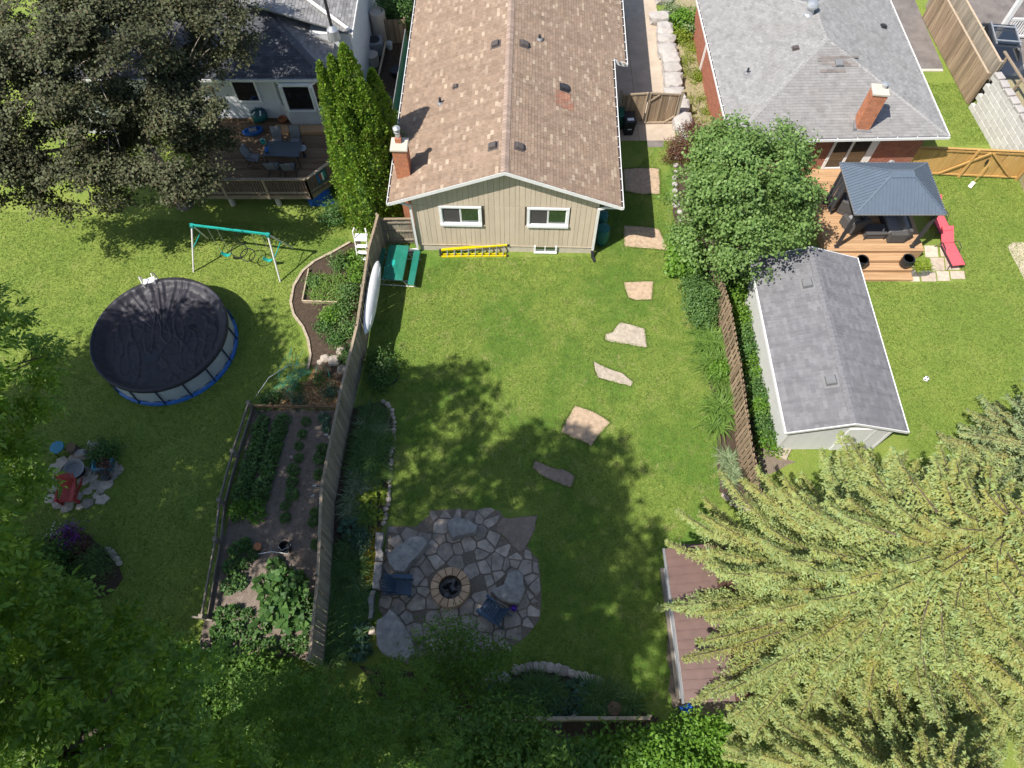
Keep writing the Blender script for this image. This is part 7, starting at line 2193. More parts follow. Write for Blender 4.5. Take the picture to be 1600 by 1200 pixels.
# green maple beside the lattice fence
bl = [((8.9, 19.6, 5.3), (1.95, 1.9, 1.7)), ((7.7, 19.8, 4.1), (1.25, 1.5, 1.3)), ((10.5, 19.4, 4.5), (1.55, 1.55, 1.4)), ((9.3, 17.9, 3.7), (1.7, 1.2, 1.3)), ((8.8, 21.6, 5.0), (1.6, 1.3, 1.4)), ((10.4, 21.2, 5.0), (1.5, 1.4, 1.3)), ((7.9, 18.4, 3.4), (1.2, 1.1, 1.1))]
me = crown_leaves('crown', lobed(bl, 22, 0.3), 950, 44, 0.2, 0.125, 0.105, rng_t, up=0.7, out=0.55, rand=0.5, shell=(0.5, 1.12), top_bias=0.5, flat=0.4, gap=(2.4, -0.25))
tree('green_maple', (9.0, 19.2, 0), bl, me, 'leaf_maple', 0.14, 'dense green maple between the tan house and the white shed', twigs=4, rng=rng_t)
# pinnate-leaved trees along the left and bottom
bl = [((-15.5, 6.9, 14.8), (3.2, 2.5, 2.4)), ((-12.0, 6.5, 15.0), (2.4, 2.4, 2.0)), ((-12.6, 4.2, 13.4), (2.2, 2.2, 2.0)), ((-17.5, 4.0, 13.5), (3.0, 2.8, 2.5)), ((-12.0, 8.0, 12.2), (1.6, 1.5, 1.4)), ((-13.0, 5.4, 10.6), (1.9, 1.8, 1.5)), ((-13.9, 8.3, 12.8), (2.0, 1.4, 1.6)), ((-10.6, 3.2, 16.2), (1.7, 1.7, 1.4)), ((-13.6, 4.6, 8.5), (1.6, 1.6, 1.3)), ((-14.4, 7.2, 9.2), (1.5, 1.5, 1.3))]
me = crown_compound('crown', bl, 900, 8, 11, rng_t, 0.5, 0.145, 0.062, gap=(1.6, -1.4))
tree('walnut_tree', (-19.0, 5.2, 0), bl, me, 'leaf_walnut', 0.38, 'tall feathery-leaved tree reaching in at the left edge above the red chair', twigs=5, rng=rng_t, fork=0.55)
bl = [((-10.6, -1.2, 17.2), (3.0, 2.8, 2.4)), ((-9.2, 2.0, 17.4), (2.6, 2.1, 1.9)), ((-7.5, 0.5, 11.6), (2.0, 1.9, 1.5)), ((-9.6, 1.3, 13.2), (2.4, 2.0, 1.6)), ((-10.9, -3.9, 15.0), (1.9, 1.7, 1.7)), ((-7.4, -1.6, 10.6), (2.1, 1.9, 1.5)), ((-9.5, -5.0, 18.0), (3.0, 2.6, 2.0)), ((-9.0, -0.6, 18.4), (2.2, 2.0, 1.5)), ((-8.6, 0.6, 19.2), (1.8, 1.8, 1.2)), ((-8.3, -3.0, 19.0), (2.0, 2.0, 1.3)), ((-8.9, 3.6, 17.8), (1.9, 1.3, 1.4)), ((-8.0, -4.5, 16.5), (2.0, 2.0, 1.5)), ((-9.5, -1.5, 9.6), (2.5, 2.0, 1.5)), ((-8.6, 1.3, 9.4), (1.8, 1.3, 1.2)), ((-11.6, 2.4, 10.8), (2.3, 1.8, 1.4)), ((-6.5, -1.2, 8.0), (1.8, 1.6, 1.3)), ((-6.7, -1.6, 18.6), (1.9, 2.1, 1.4)), ((-6.9, -4.4, 18.0), (2.1, 2.0, 1.4)), ((-7.5, 2.3, 19.2), (1.5, 1.6, 1.1))]
me = crown_compound('crown', bl, 2150, 8, 11, rng_t, 0.46, 0.14, 0.062, gap=(1.6, -2.2))
tree('walnut_tree', (-11.5, -0.8, 0), bl, me, 'leaf_walnut', 0.36, 'tall feathery-leaved tree filling the bottom left corner', twigs=5, rng=rng_t, fork=0.5)
# further trees beyond the left edge of the garden
bl = [((-23.5, 3.5, 12.0), (4.2, 3.6, 3.4)), ((-20.2, 8.6, 13.0), (2.6, 2.0, 2.0)), ((-26.0, 6.5, 12.5), (3.4, 3.2, 3.0)), ((-22.0, 0.2, 11.0), (4.0, 3.6, 3.2)), ((-19.0, 2.0, 10.0), (2.6, 2.4, 2.2)), ((-23.5, 7.8, 11.0), (2.4, 2.0, 1.8)), ((-20.0, 10.4, 13.4), (2.2, 1.5, 1.6)), ((-22.6, 10.2, 12.6), (1.8, 1.4, 1.4))]
me = crown_leaves('crown', bl + [((-21.5, 6.6, 13.5), (2.6, 2.0, 1.8)), ((-24.5, 9.2, 12.0), (2.0, 1.6, 1.5))], 1900, 36, 0.42, 0.27, 0.19, rng_t, shell=(0.4, 1.02), top_bias=0.2)
tree('broad_tree', (-23.8, 3.0, 0), bl, me, 'leaf_thicket', 0.4, 'tall broadleaf tree beyond the left edge of the pool garden', rng=rng_t)
# thicket along the bottom
def thicket(base, bl, label, mat='leaf_thicket', cl=200, per=40, L=0.15, W=0.07, comp=False, r0=0.08, name='young_tree'):
    if comp:
        me = crown_compound('crown', bl, cl, 7, 9, rng_t, 0.34, 0.1, 0.04, shell=(0.3, 1.0))
    else:
        me = crown_leaves('crown', bl, cl, per, 0.24, L, W, rng_t, up=0.7, out=0.4, rand=0.6, shell=(0.4, 1.03), top_bias=0.4, flat=0.5, droop=0.35)
    return tree(name, base, bl, me, mat, r0, label, twigs=4, rng=rng_t)
thicket((-5.6, 1.0, 0), [((-5.4, 1.2, 4.6), (1.6, 1.2, 1.4)), ((-6.6, 0.6, 5.4), (1.5, 1.4, 1.4)), ((-5.0, 0.0, 5.6), (1.5, 1.3, 1.2))], 'leafy young tree at the lower end of the grey fence', comp=True, cl=260)
thicket((-3.2, 0.8, 0), [((-3.2, 1.2, 4.4), (1.5, 1.2, 1.3)), ((-2.6, 0.0, 5.6), (1.6, 1.3, 1.3)), ((-4.0, -0.2, 6.2), (1.4, 1.3, 1.2))], 'leafy young tree below the largest sitting stone', comp=True, cl=260)
thicket((-1.5, 2.3, 0), [((-1.9, 3.0, 3.6), (0.8, 0.7, 0.9)), ((-1.1, 2.6, 3.4), (0.8, 0.7, 0.9)), ((-2.2, 2.2, 3.2), (0.9, 0.7, 0.9)), ((-0.6, 2.7, 2.8), (0.7, 0.5, 0.7)), ((-1.2, 1.8, 3.0), (1.0, 0.7, 0.9))], 'loose green sapling hanging over the lower edge of the patio', cl=170, per=34, L=0.13, W=0.05, r0=0.05)
thicket((-0.6, 0.2, 0), [((-0.4, 0.4, 3.6), (1.4, 1.0, 1.3)), ((-1.6, -0.1, 4.6), (1.3, 1.1, 1.2)), ((0.4, -0.4, 4.4), (1.2, 1.0, 1.1))], 'shaded leafy tree under the bottom fence beside the sapling', cl=330)
thicket((1.2, -0.6, 0), [((1.2, -0.5, 2.6), (1.2, 0.9, 1.0)), ((0.2, -0.6, 3.2), (1.1, 0.9, 1.0))], 'low dark leafy bush behind the pale rail of the bottom fence', 'leaf_dark', cl=200, name='garden_bush')
thicket((3.4, -0.2, 0), [((3.0, -0.1, 1.5), (1.0, 0.7, 0.8)), ((4.2, -0.1, 1.7), (1.1, 0.8, 0.9)), ((2.2, -0.5, 1.5), (0.9, 0.7, 0.8)), ((4.9, -0.5, 1.6), (0.9, 0.8, 0.9))], 'sunlit bright green bush behind the bottom fence', 'leaf_bright', cl=260, L=0.14, W=0.09, name='garden_bush')
thicket((6.0, 0.3, 0), [((5.7, 0.6, 1.2), (0.8, 0.6, 0.7)), ((6.6, 0.2, 1.3), (0.8, 0.7, 0.7))], 'bright bush at the foot of the spruce beside the blue cart', 'leaf_bright', cl=120, name='garden_bush')
# ------------------------------------------------------------------ cedar with several leaders
def column_leaves(spires, n, rng, L=0.115, W=0.075):
    P, A, N = [], [], []
    w = np.array([s[2] * s[3] for s in spires]); w = w / w.sum()
    for (x, y, h, r_), wi in zip(spires, w):
        m = int(n * wi)
        u = rng.random(m) ** 0.85
        z = u * h
        th = rng.uniform(0, 2 * math.pi, m)
        lump = 1 + 0.14 * np.sin(th * 5 + z * 2.3 + x * 9) + 0.10 * np.sin(th * 9 - z * 4.1) + 0.08 * np.sin(z * 7 + th * 3)
        rr = r_ * (1 - u ** 2.4) ** 0.75 * lump * (0.8 + 0.22 * np.minimum(u * 6, 1)) * rng.uniform(0.72, 1.03, m)
        out = np.c_[np.cos(th), np.sin(th), np.zeros(m)]
        P.append(np.c_[x + rr * np.cos(th), y + rr * np.sin(th), z])
        A.append(out * 0.7 + np.array([0, 0, 0.7]) + rng.normal(0, 0.45, (m, 3)))
        N.append(out + np.array([0, 0, 0.25]) + rng.normal(0, 0.45, (m, 3)))
    P, A, N = map(np.concatenate, (P, A, N))
    s_ = rng.uniform(0.7, 1.3, len(P))
    return leaf_mesh('crown', P, A, N, L * s_, W * s_)
sp = [(-6.3, 23.5, 8.5, 0.95), (-6.85, 23.4, 8.1, 0.72), (-7.3, 23.3, 7.9, 0.58), (-5.85, 23.2, 7.2, 0.82), (-6.6, 23.2, 7.4, 0.8), (-6.7, 22.7, 6.4, 0.85), (-6.0, 22.6, 5.2, 0.8), (-7.2, 22.8, 6.2, 0.7), (-6.5, 22.15, 4.0, 0.8), (-5.55, 24.0, 7.0, 0.8), (-7.0, 22.2, 3.2, 0.7)]
e = empty('cedar_tree', (-6.4, 23.0, 0), 0, 'bright green columnar cedar with several leaders between the houses', 'tree')
put('trunk', MB().tube([(0, 0, 0), (0.05, 0.2, 4), (0.1, 0.4, 7.5)], [0.16, 0.1, 0.04], 8), 'bark', e)
put('crown', column_leaves(sp, 68000, rng_t), 'leaf_cedar', e, (6.4, -23.0, 0))
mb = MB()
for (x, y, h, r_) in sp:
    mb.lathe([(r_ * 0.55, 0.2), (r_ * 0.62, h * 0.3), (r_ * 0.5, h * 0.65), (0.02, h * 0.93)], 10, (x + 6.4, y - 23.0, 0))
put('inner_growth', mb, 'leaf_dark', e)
# ------------------------------------------------------------------ spruces
def spruce_mesh(H, Rb, rng, z_lo=0.7, step=0.37, dens=1.5, L=0.098, W=0.038):
    """tiers of separate drooping boughs; short needle sprays along the side twigs, yellower towards the bough's axis"""
    Ps, As, Ns, Ts = [], [], [], []
    wood_ = MB()
    wood_.tube([(0, 0, 0), (0, 0, H * 0.5), (0, 0, H * 0.98)], [H * 0.022, H * 0.013, 0.015], 10)
    z = z_lo
    up = np.array([0, 0, 1.0])
    while z < H * 0.985:
        f = 1 - z / H
        r_ = Rb * f ** 0.8 + 0.12
        nb = int(8 + 5 * min(1, f * 1.6))
        a0 = rng.uniform(0, 6.28)
        for b in range(nb):
            az = a0 + 2 * math.pi * b / nb + rng.normal(0, 0.22)
            ln = r_ * rng.uniform(0.7, 1.08)
            zb = z + rng.normal(0, 0.13)
            dirv = np.array([math.cos(az), math.sin(az), 0])
            side = np.cross(dirv, up)
            rise, drop = (0.4 if f < 0.25 else 0.18), 0.42 * min(1.0, f * 1.6) * rng.uniform(0.6, 1.3)
            bow = rng.normal(0, 0.1)
            def at(s):
                s = np.asarray(s)[..., None]
                return up * zb + dirv * (ln * s) + side * (ln * bow * s * s) + up * (ln * (rise * s - drop * s ** 1.7 + 0.13 * s ** 5))
            if ln > 0.5:
                q = at(np.array([0.0, 0.35, 0.7, 0.97]))
                wood_.tube([tuple(v) for v in q], [0.02 + 0.012 * ln, 0.014 + 0.006 * ln, 0.012, 0.005], 5)
            m = max(4, int(ln / 0.1 * dens))
            s = 0.1 + 0.9 * (np.arange(m) + rng.uniform(0.2, 0.8, m)) / m
            C = at(s)
            wid = np.minimum(0.78, 0.18 + ln * 0.22) * np.clip(1.25 - s, 0.12, 1) * np.clip(s * 4, 0.3, 1)
            tone = rng.uniform(-0.2, 0.3)
            for sg in (-1, 1):
                tl = wid * rng.uniform(0.6, 1.25, m)
                td = unit(side[None] * sg * 0.8 + dirv[None] * 0.75 + rng.normal(0, 0.14, (m, 3)) - up * 0.22)
                k = 7
                for j in range(k):
                    t = (j + 0.5) / k
                    keep = tl > 0.075 * j
                    c = C + td * (tl * t)[:, None] - up * (tl * 0.45 * t * t)[:, None]
                    sd = unit(np.cross(td, up))
                    for q in (-1, 1):
                        a = td * 0.85 + sd * q * 0.65 - up * 0.2 + rng.normal(0, 0.25, c.shape)
                        n_ = up + side * sg * 0.35 + rng.normal(0, 0.45, c.shape)
                        Ps.append(c[keep]); As.append(a[keep]); Ns.append(n_[keep]); Ts.append(np.clip(0.25 + 0.75 * t + 0.35 * (s[keep] - 0.5) + tone + rng.normal(0, 0.15, keep.sum()), 0, 1))
            a = dirv[None] + rng.normal(0, 0.35, (m, 3)); Ps.append(C + up * 0.02); As.append(a); Ns.append(np.tile(up, (m, 1)) + rng.normal(0, 0.35, (m, 3))); Ts.append(np.clip(s * 0.5 + tone, 0, 1))
            tp = at(np.full(8, 1.0)); Ps.append(tp); As.append(dirv[None] + rng.normal(0, 0.5, (8, 3))); Ns.append(np.tile(up, (8, 1)) + rng.normal(0, 0.3, (8, 3))); Ts.append(np.ones(8))
        z += step * (0.55 + 0.55 * f)
    P, A, N, T = map(np.concatenate, (Ps, As, Ns, Ts))
    s_ = rng.uniform(0.6, 1.35, len(P))
    return leaf_mesh('crown', P, A, N, L * s_, W * s_, 0.25, T), wood_
rng_s = np.random.default_rng(3)
def spruce(loc, H, Rb, label, mat, rz=0.0, meshes=None, scale=1.0, **k):
    e = empty('spruce_tree', loc, rz, label, 'tree', 'spruces at the right')
    cm, wm = meshes or spruce_mesh(H, Rb, rng_s, **k)
    if not isinstance(wm, bpy.types.Mesh): wm = wm.mesh('trunk')
    put('trunk', wm, 'bark', e, scale=scale)
    o = put('crown', cm, None, e, scale=scale)
    if not cm.materials: cm.materials.append(MATS[mat])
    return cm, wm
m1 = spruce((10.3, 4.2, 0), 12.6, 7.1, 'large pale spruce over the brown shed', 'leaf_spruce', z_lo=3.2)
m2 = spruce((19.9, 9.4, 0), 11.0, 3.9, 'bluish spruce reaching in at the right edge over the lawn', 'leaf_spruce_blue', dens=1.2)
spruce((15.6, 3.2, 0), 12.6, 6.9, 'spruce in the bottom right corner beside the large one', 'leaf_spruce', R(70), m1, 0.8)
spruce((9.5, -0.9, 0), 12.6, 6.9, 'spruce at the bottom edge below the large one', 'leaf_spruce', R(200), m1, 0.76)

# ================================================================== shrubs and perennials
def bush(name, px, py, rx, rz_, mat, label, cl=60, per=30, L=0.12, W=0.07, ry=None, cat='shrub', group=None, lumps=4, rng=rng_t, up=0.6, clump=0.16, z=0.0):
    p = G(px, py, z + rz_ * 0.6)
    ry = ry or rx
    bl = [((0, 0, rz_ * 0.55), (rx * 0.8, ry * 0.8, rz_ * 0.5))]
    for k in range(lumps):
        a = 2 * math.pi * k / lumps + rng.uniform(0, 1)
        bl.append(((rx * 0.5 * math.cos(a), ry * 0.5 * math.sin(a), rz_ * rng.uniform(0.35, 0.62)), (rx * 0.5, ry * 0.5, rz_ * 0.38)))
    me = crown_leaves('foliage', bl, cl, per, clump, L, W, rng, up=up, out=0.55, rand=0.5, shell=(0.55, 1.03), top_bias=0.5, flat=0.6)
    e = empty(name, (p.x, p.y, 0), 0, label, cat, group)
    put('foliage', me, mat, e)
    mb = MB()
    for k in range(5):
        a = 2 * math.pi * k / 5
        mb.tube([(0.04 * math.cos(a), 0.04 * math.sin(a), 0), (rx * 0.3 * math.cos(a), ry * 0.3 * math.sin(a), rz_ * 0.35), (rx * 0.55 * math.cos(a), ry * 0.55 * math.sin(a), rz_ * 0.65)], [0.02, 0.014, 0.006], 5)
    put('stems', mb, 'bark', e)
    return e
def proto_blades(n, spread, L, W, arch, rng):
    P = np.c_[rng.normal(0, spread * 0.35, (n, 2)), np.zeros(n)]
    A = np.c_[P[:, :2] * 2 + rng.normal(0, 0.35, (n, 2)), np.zeros(n)]
    return blade_mesh('blades', P, A, rng.uniform(L * 0.6, L * 1.15, n), W, arch, 4, rng)
lily = [proto_blades(190, 0.3, 0.8, 0.028, 0.95, rng_t) for _ in range(3)]
lily_s = [proto_blades(150, 0.26, 0.62, 0.03, 1.0, rng_t) for _ in range(2)]
var_g = [proto_blades(210, 0.32, 0.6, 0.026, 1.05, rng_t) for _ in range(2)]
garlic = proto_blades(9, 0.05, 0.72, 0.035, 0.7, rng_t)
def leafy_proto(n, r_, h, L, W, rng):
    d = unit(rng.normal(0, 1, (n, 3))); d[:, 2] = np.abs(d[:, 2])
    P = d * np.array([r_, r_, h]) * rng.uniform(0.6, 1.0, (n, 1)) + np.array([0, 0, h * 0.12])
    A = d * np.array([1, 1, 0.2]) + rng.normal(0, 0.4, (n, 3))
    N = np.array([0, 0, 0.9]) + d * 0.4 + rng.normal(0, 0.35, (n, 3))
    return leaf_mesh('leaves', P, A, N, L * rng.uniform(0.7, 1.25, n), W * rng.uniform(0.7, 1.25, n))
potato = [leafy_proto(150, 0.26, 0.34, 0.12, 0.085, rng_t) for _ in range(3)]
hosta = [leafy_proto(90, 0.34, 0.3, 0.24, 0.15, rng_t) for _ in range(2)]
squash = [leafy_proto(60, 0.42, 0.5, 0.30, 0.28, rng_t) for _ in range(2)]
def with_mat(me, mat):
    m = me.copy(); m.materials.clear(); m.materials.append(MATS[mat]); return m
_cache = {}
def clump(name, me, mat, px, py, s, label, cat='plant', group=None, z=0.03):
    key = (me.name, mat)
    if key not in _cache: _cache[key] = with_mat(me, mat)
    p = G(px, py, 0.25 * s)
    o = put(name, _cache[key], None, None, (p.x, p.y, z), (0, 0, random.uniform(0, 6.28)), scale=(s * random.uniform(0.92, 1.1), s * random.uniform(0.92, 1.1), s * random.uniform(0.9, 1.1)))
    return tag(o, label, cat, group)
ORD = ['first', 'second', 'third', 'fourth', 'fifth', 'sixth', 'seventh', 'eighth', 'ninth', 'tenth', 'eleventh', 'twelfth', 'thirteenth', 'fourteenth', 'fifteenth', 'sixteenth', 'seventeenth', 'eighteenth', 'nineteenth', 'twentieth', 'twenty-first', 'twenty-second']
_cnt = {}
def nth(key):
    _cnt[key] = _cnt.get(key, 0) + 1
    return ORD[_cnt[key] - 1]
# long bed beside the grey fence
bedrow = [(577, 643, 'd', 1.0), (592, 650, 'd', 0.85), (573, 664, 'v', 1.15), (592, 671, 'v', 1.0), (568, 684, 'd', 1.1), (588, 692, 'd', 1.1), (603, 690, 'l', 0.8), (566, 706, 'd', 1.15), (587, 714, 'd', 1.2), (562, 728, 'd', 1.1), (583, 736, 'l', 1.05), (558, 750, 'v', 1.2), (578, 757, 'v', 1.0), (596, 742, 'l', 0.8), (552, 774, 'v', 1.2), (572, 780, 'h', 1.0), (590, 772, 'h', 0.9), (548, 800, 'v', 1.0), (570, 804, 'l', 0.95), (586, 806, 'h', 0.8), (545, 824, 'x', 1.0), (560, 838, 'x', 0.9), (545, 852, 'd', 1.0), (535, 880, 'd', 1.1), (556, 886, 'd', 1.1), (530, 908, 'd', 1.1), (552, 914, 'v', 1.1), (568, 925, 'd', 0.9), (524, 936, 'd', 1.1), (546, 944, 'd', 1.2), (566, 955, 'd', 0.9), (520, 964, 'd', 1.2), (542, 974, 'd', 1.2), (562, 985, 'x', 0.9), (516, 994, 'd', 1.1), (540, 1006, 'd', 1.2), (560, 1015, 'x', 1.0), (515, 1024, 'd', 1.1)]
NM = {'d': ('daylily', lily, 'leaf_shrub'), 'v': ('striped_grass', var_g, 'leaf_variegated'), 'l': ('daylily', lily, 'leaf_daylily'), 'h': ('hosta', hosta, 'leaf_lime'), 'x': ('hosta', hosta, 'leaf_bluegreen')}
LB = {'d': 'mid green arching daylily clump in the long flower bed', 'v': 'pale striped grass clump in the long flower bed', 'l': 'bright green daylily clump in the long flower bed', 'h': 'lime green hosta in the long flower bed', 'x': 'blue-green leafy hosta in the long flower bed'}
for i, (px, py, t, s_) in enumerate(bedrow):
    nm, ms, mt = NM[t]
    clump(nm, ms[i % len(ms)], mt, px, py, s_, LB[t] + ', ' + nth(t) + ' from its top', 'plant', LB[t] + 's')
bush('round_shrub', 566, 850, 0.35, 0.5, 'leaf_bluegreen', 'small round blue-green shrub beside the yellow plants', 40, 30, 0.08, 0.04)
for i, (px, py, sx) in enumerate(((583, 845, 0.3), (578, 872, 0.34), (571, 900, 0.32))):
    bush('yellow_sedum', px, py, sx, 0.22, 'leaf_yellow', ('yellow low plant beside the uppermost coping stone', 'yellow low plant beside the middle coping stone', 'yellow low plant beside the lowest coping stone')[i], 60, 26, 0.07, 0.035, cat='plant', ry=0.45, clump=0.1)
sb = bush('small_shrub', 592, 566, 0.55, 1.1, 'leaf_shrub', 'loose green shrub beside the grey fence below the kayak', 46, 26, 0.12, 0.06, lumps=5)
bush('small_shrub', 590, 595, 0.5, 0.7, 'leaf_dark', 'dark low shrub beside the grey fence above the striped grass', 36, 26, 0.1, 0.05)
p = G(608, 588)
rg = put('shrub_ring', MB().tube([(p.x + 0.4 * math.cos(t), p.y + 0.4 * math.sin(t), 0.03) for t in np.linspace(0, 6.283, 25)], 0.025, 6), 'bin_black'); tag(rg, 'black edging ring around a small trunk beside the fence', 'edging')
# bottom bed
for i, (px, py, t, s_) in enumerate(sorted(((835, 1078, 'd', 1.2), (858, 1080, 'd', 1.1), (846, 1098, 'd', 1.2), (872, 1092, 'l', 0.9), (905, 1078, 'x', 1.0), (925, 1088, 'd', 1.2), (945, 1090, 'd', 1.2), (930, 1104, 'd', 1.1), (965, 1098, 'v', 0.9), (985, 1100, 'd', 1.0), (895, 1104, 'x', 1.0), (815, 1085, 'd', 1.0), (870, 1110, 'x', 0.9), (950, 1112, 'x', 0.8), (790, 1080, 'd', 1.0), (768, 1085, 'x', 1.0)))):
    nm, ms, mt = NM[t]
    lb = LB[t].replace('long flower bed', 'bottom flower bed')
    clump(nm, ms[i % len(ms)], mt, px, py, s_, lb + ', ' + nth('b' + t) + ' from the three stones', 'plant', lb + 's')
e = empty('flower_pot', G(958, 1108, 0.05), 0, 'small brown round pot in the bottom flower bed', 'pot')
put('body', MB().lathe([(0.1, 0), (0.19, 0.2), (0.2, 0.3), (0.16, 0.3), (0.12, 0.15), (0.02, 0.14)], 18), 'deck_old', e); put('rim', MB().lathe([(0.2, 0.28), (0.22, 0.29), (0.22, 0.33), (0.16, 0.33)], 18), 'deck_old', e)
# bed along the lattice fence
bush('leafy_shrub', 1074, 402, 0.85, 1.4, 'leaf_bright', 'bright green shrub at the edge of the lawn below the maple', 90, 30, 0.16, 0.12)
bush('leafy_shrub', 1062, 378, 0.55, 0.9, 'leaf_bright', 'bright green bush next to the tan stepping stone', 56, 30, 0.14, 0.11)
bush('dense_shrub', 1100, 462, 0.95, 1.35, 'leaf_shrub', 'dense grey-green shrub before the lattice fence', 110, 34, 0.1, 0.06)
bush('dense_shrub', 1098, 492, 0.6, 0.8, 'leaf_shrub', 'low grey-green shrub just below the dense one at the lattice fence', 60, 34, 0.1, 0.06)
bush('leafy_shrub', 1126, 578, 0.4, 0.6, 'leaf_bright', 'bright bush among the daylilies along the lattice fence', 40, 28, 0.11, 0.07)
bush('dense_shrub', 1090, 440, 0.6, 1.0, 'leaf_shrub', 'grey-green shrub just under the maple beside the dense one', 60, 34, 0.1, 0.06)
bush('leafy_shrub', 1150, 420, 0.6, 1.3, 'leaf_dark', 'dark shrub behind the end of the lattice fence', 60, 30, 0.14, 0.09)
bush('leafy_shrub', 1148, 452, 0.4, 0.9, 'leaf_bright', 'bright bush between the lattice fence and the white shed corner', 40, 28, 0.13, 0.1)
for i, (px, py, s_) in enumerate(((1105, 512, 0.9), (1118, 530, 1.0), (1102, 535, 0.8), (1124, 556, 1.0), (1110, 568, 0.8), (1128, 588, 0.8), (1128, 632, 1.1), (1122, 660, 0.8), (1132, 612, 0.7))):
    clump('daylily', lily_s[i % 2], 'leaf_daylily', px, py, s_ * 1.7, 'bright daylily clump along the lattice fence, ' + nth('ll') + ' from the maple', 'plant', 'bright daylily clumps along the lattice fence')
for i, (px, py, s_) in enumerate(((1138, 715, 0.9), (1146, 735, 0.8), (1142, 752, 0.7))):
    clump('striped_grass', var_g[i % 2], 'leaf_variegated', px, py, s_, 'pale striped plant at the lower end of the lattice fence, ' + nth('ls') + ' down', 'plant', 'pale striped plants at the lower end of the lattice fence')
for i, (px, py) in enumerate(((1161, 497), (1166, 520), (1170, 545), (1176, 568), (1180, 590), (1186, 612), (1190, 632), (1195, 650), (1199, 668), (1203, 686))):
    bush('ground_plant', px + random.uniform(-3, 3), py + random.uniform(-5, 5), random.uniform(0.2, 0.42), random.uniform(0.3, 0.75), ('leaf_bright', 'leaf_shrub', 'leaf_dark')[i % 3], 'low leafy plant between lattice fence and white shed wall, ' + nth('gp') + ' from the maple', 26, 26, 0.11, 0.08, cat='plant', group='low leafy plants along the white shed wall', ry=0.5)
# barberries and the strip by the brick house
bush('barberry_shrub', 1060, 232, 0.75, 1.1, 'leaf_barberry', 'dark red barberry bush beside the maple, lower one', 90, 30, 0.08, 0.045)
bush('barberry_shrub', 1082, 205, 0.65, 1.0, 'leaf_barberry', 'dark red barberry bush beside the limestone blocks, upper one', 70, 30, 0.08, 0.045)
bush('pale_shrub', 1066, 208, 0.4, 1.0, 'petal_white', 'whitish flowering shrub between the two red barberries', 26, 18, 0.06, 0.03)
bush('leafy_shrub', 1072, 28, 0.8, 1.0, 'leaf_bright', 'bright green bush at the top of the dry strip', 70, 30, 0.14, 0.1)
bush('leafy_shrub', 1088, 40, 0.6, 0.8, 'leaf_variegated', 'pale green bush against the brick house', 50, 30, 0.14, 0.1)
bush('leafy_shrub', 1062, 52, 0.6, 0.5, 'leaf_lime', 'yellowish low bush in the dry strip', 50, 26, 0.1, 0.06)
bush('leafy_shrub', 1052, 15, 0.6, 0.7, 'leaf_variegated', 'mottled low bush next to the limestone blocks', 44, 26, 0.1, 0.06)
for i, (px, py, a, b) in enumerate(((1080, 68, 0.5, 0.9), (1078, 105, 0.7, 1.4), (1092, 168, 0.9, 1.4), (1096, 118, 0.4, 0.5))):
    bush('ground_cover', px, py, a, 0.14, 'leaf_lime', ('low green mat nearest the yellowish bush', 'low green mat in the middle of the dry strip', 'low green mat nearest the barberries', 'small green mat against the brick wall')[i], 60, 24, 0.07, 0.04, ry=b, cat='ground cover', clump=0.12)
# curved bed on the left
for i in range(7):
    for j in range(6):
        a, b = G(480, 470), G(534, 432)
        px = 482 + (i + 0.5) * 7.4 + (j * 0.8); py = 468 - j * 7.6
        clump('garlic', garlic, 'leaf_daylily', px, py, random.uniform(0.85, 1.15), 'upright garlic plant, ' + nth('gr%d' % i) + ' from the front in the ' + ORD[i] + ' row from the edging', 'plant', 'garlic plants in the framed patch')
for i, (px, py, r_, h, mt, lb) in enumerate(((548, 452, 0.5, 0.8, 'leaf_shrub', 'leafy green plant between the garlic and the fence'), (556, 428, 0.45, 0.9, 'leaf_bright', 'bright leafy plant against the fence below the pool steps'), (530, 408, 0.35, 0.5, 'leaf_shrub', 'green plant above the garlic patch'), (515, 493, 0.38, 0.4, 'leaf_bright', 'bright plant just below the garlic patch'), (535, 484, 0.4, 0.5, 'leaf_shrub', 'green plant below the garlic frame corner'), (508, 508, 0.35, 0.3, 'leaf_dark', 'low dark plant in the curved bed'), (546, 512, 0.25, 0.3, 'leaf_shrub', 'small plant at the fence in the lower curved bed'), (545, 552, 0.4, 0.5, 'leaf_shrub', 'green plant behind the pale rocks'), (490, 440, 0.15, 0.2, 'leaf_shrub', 'tiny plant at the edge of the garlic patch'), (555, 400, 0.3, 0.4, 'leaf_bright', 'small bright plant at the foot of the pool steps'), (525, 530, 0.28, 0.2, 'leaf_dark', 'flat plant in the dark earth above the rocks'))):
    bush('bed_plant', px, py, r_, h, mt, lb, 34, 26, 0.1, 0.06, cat='plant')
for i, (px, py, r_, mt, lb) in enumerate(((434, 618, 0.3, 'leaf_dark', 'low plant at the left of the wood-chip bed'), (462, 606, 0.2, 'leaf_shrub', 'small plant in the middle of the wood-chip bed'), (465, 627, 0.28, 'leaf_bluegreen', 'blue-green plant at the lower edge of the wood-chip bed'), (500, 594, 0.3, 'leaf_dark', 'plant under the small green hoop'), (515, 610, 0.26, 'leaf_bluegreen', 'blue-green plant near the fence in the wood-chip bed'), (412, 630, 0.3, 'leaf_shrub', 'weed tuft at the corner of the wood-chip bed'))):
    bush('bed_plant', px, py, r_, 0.3, mt, lb, 20, 22, 0.08, 0.045, cat='plant')
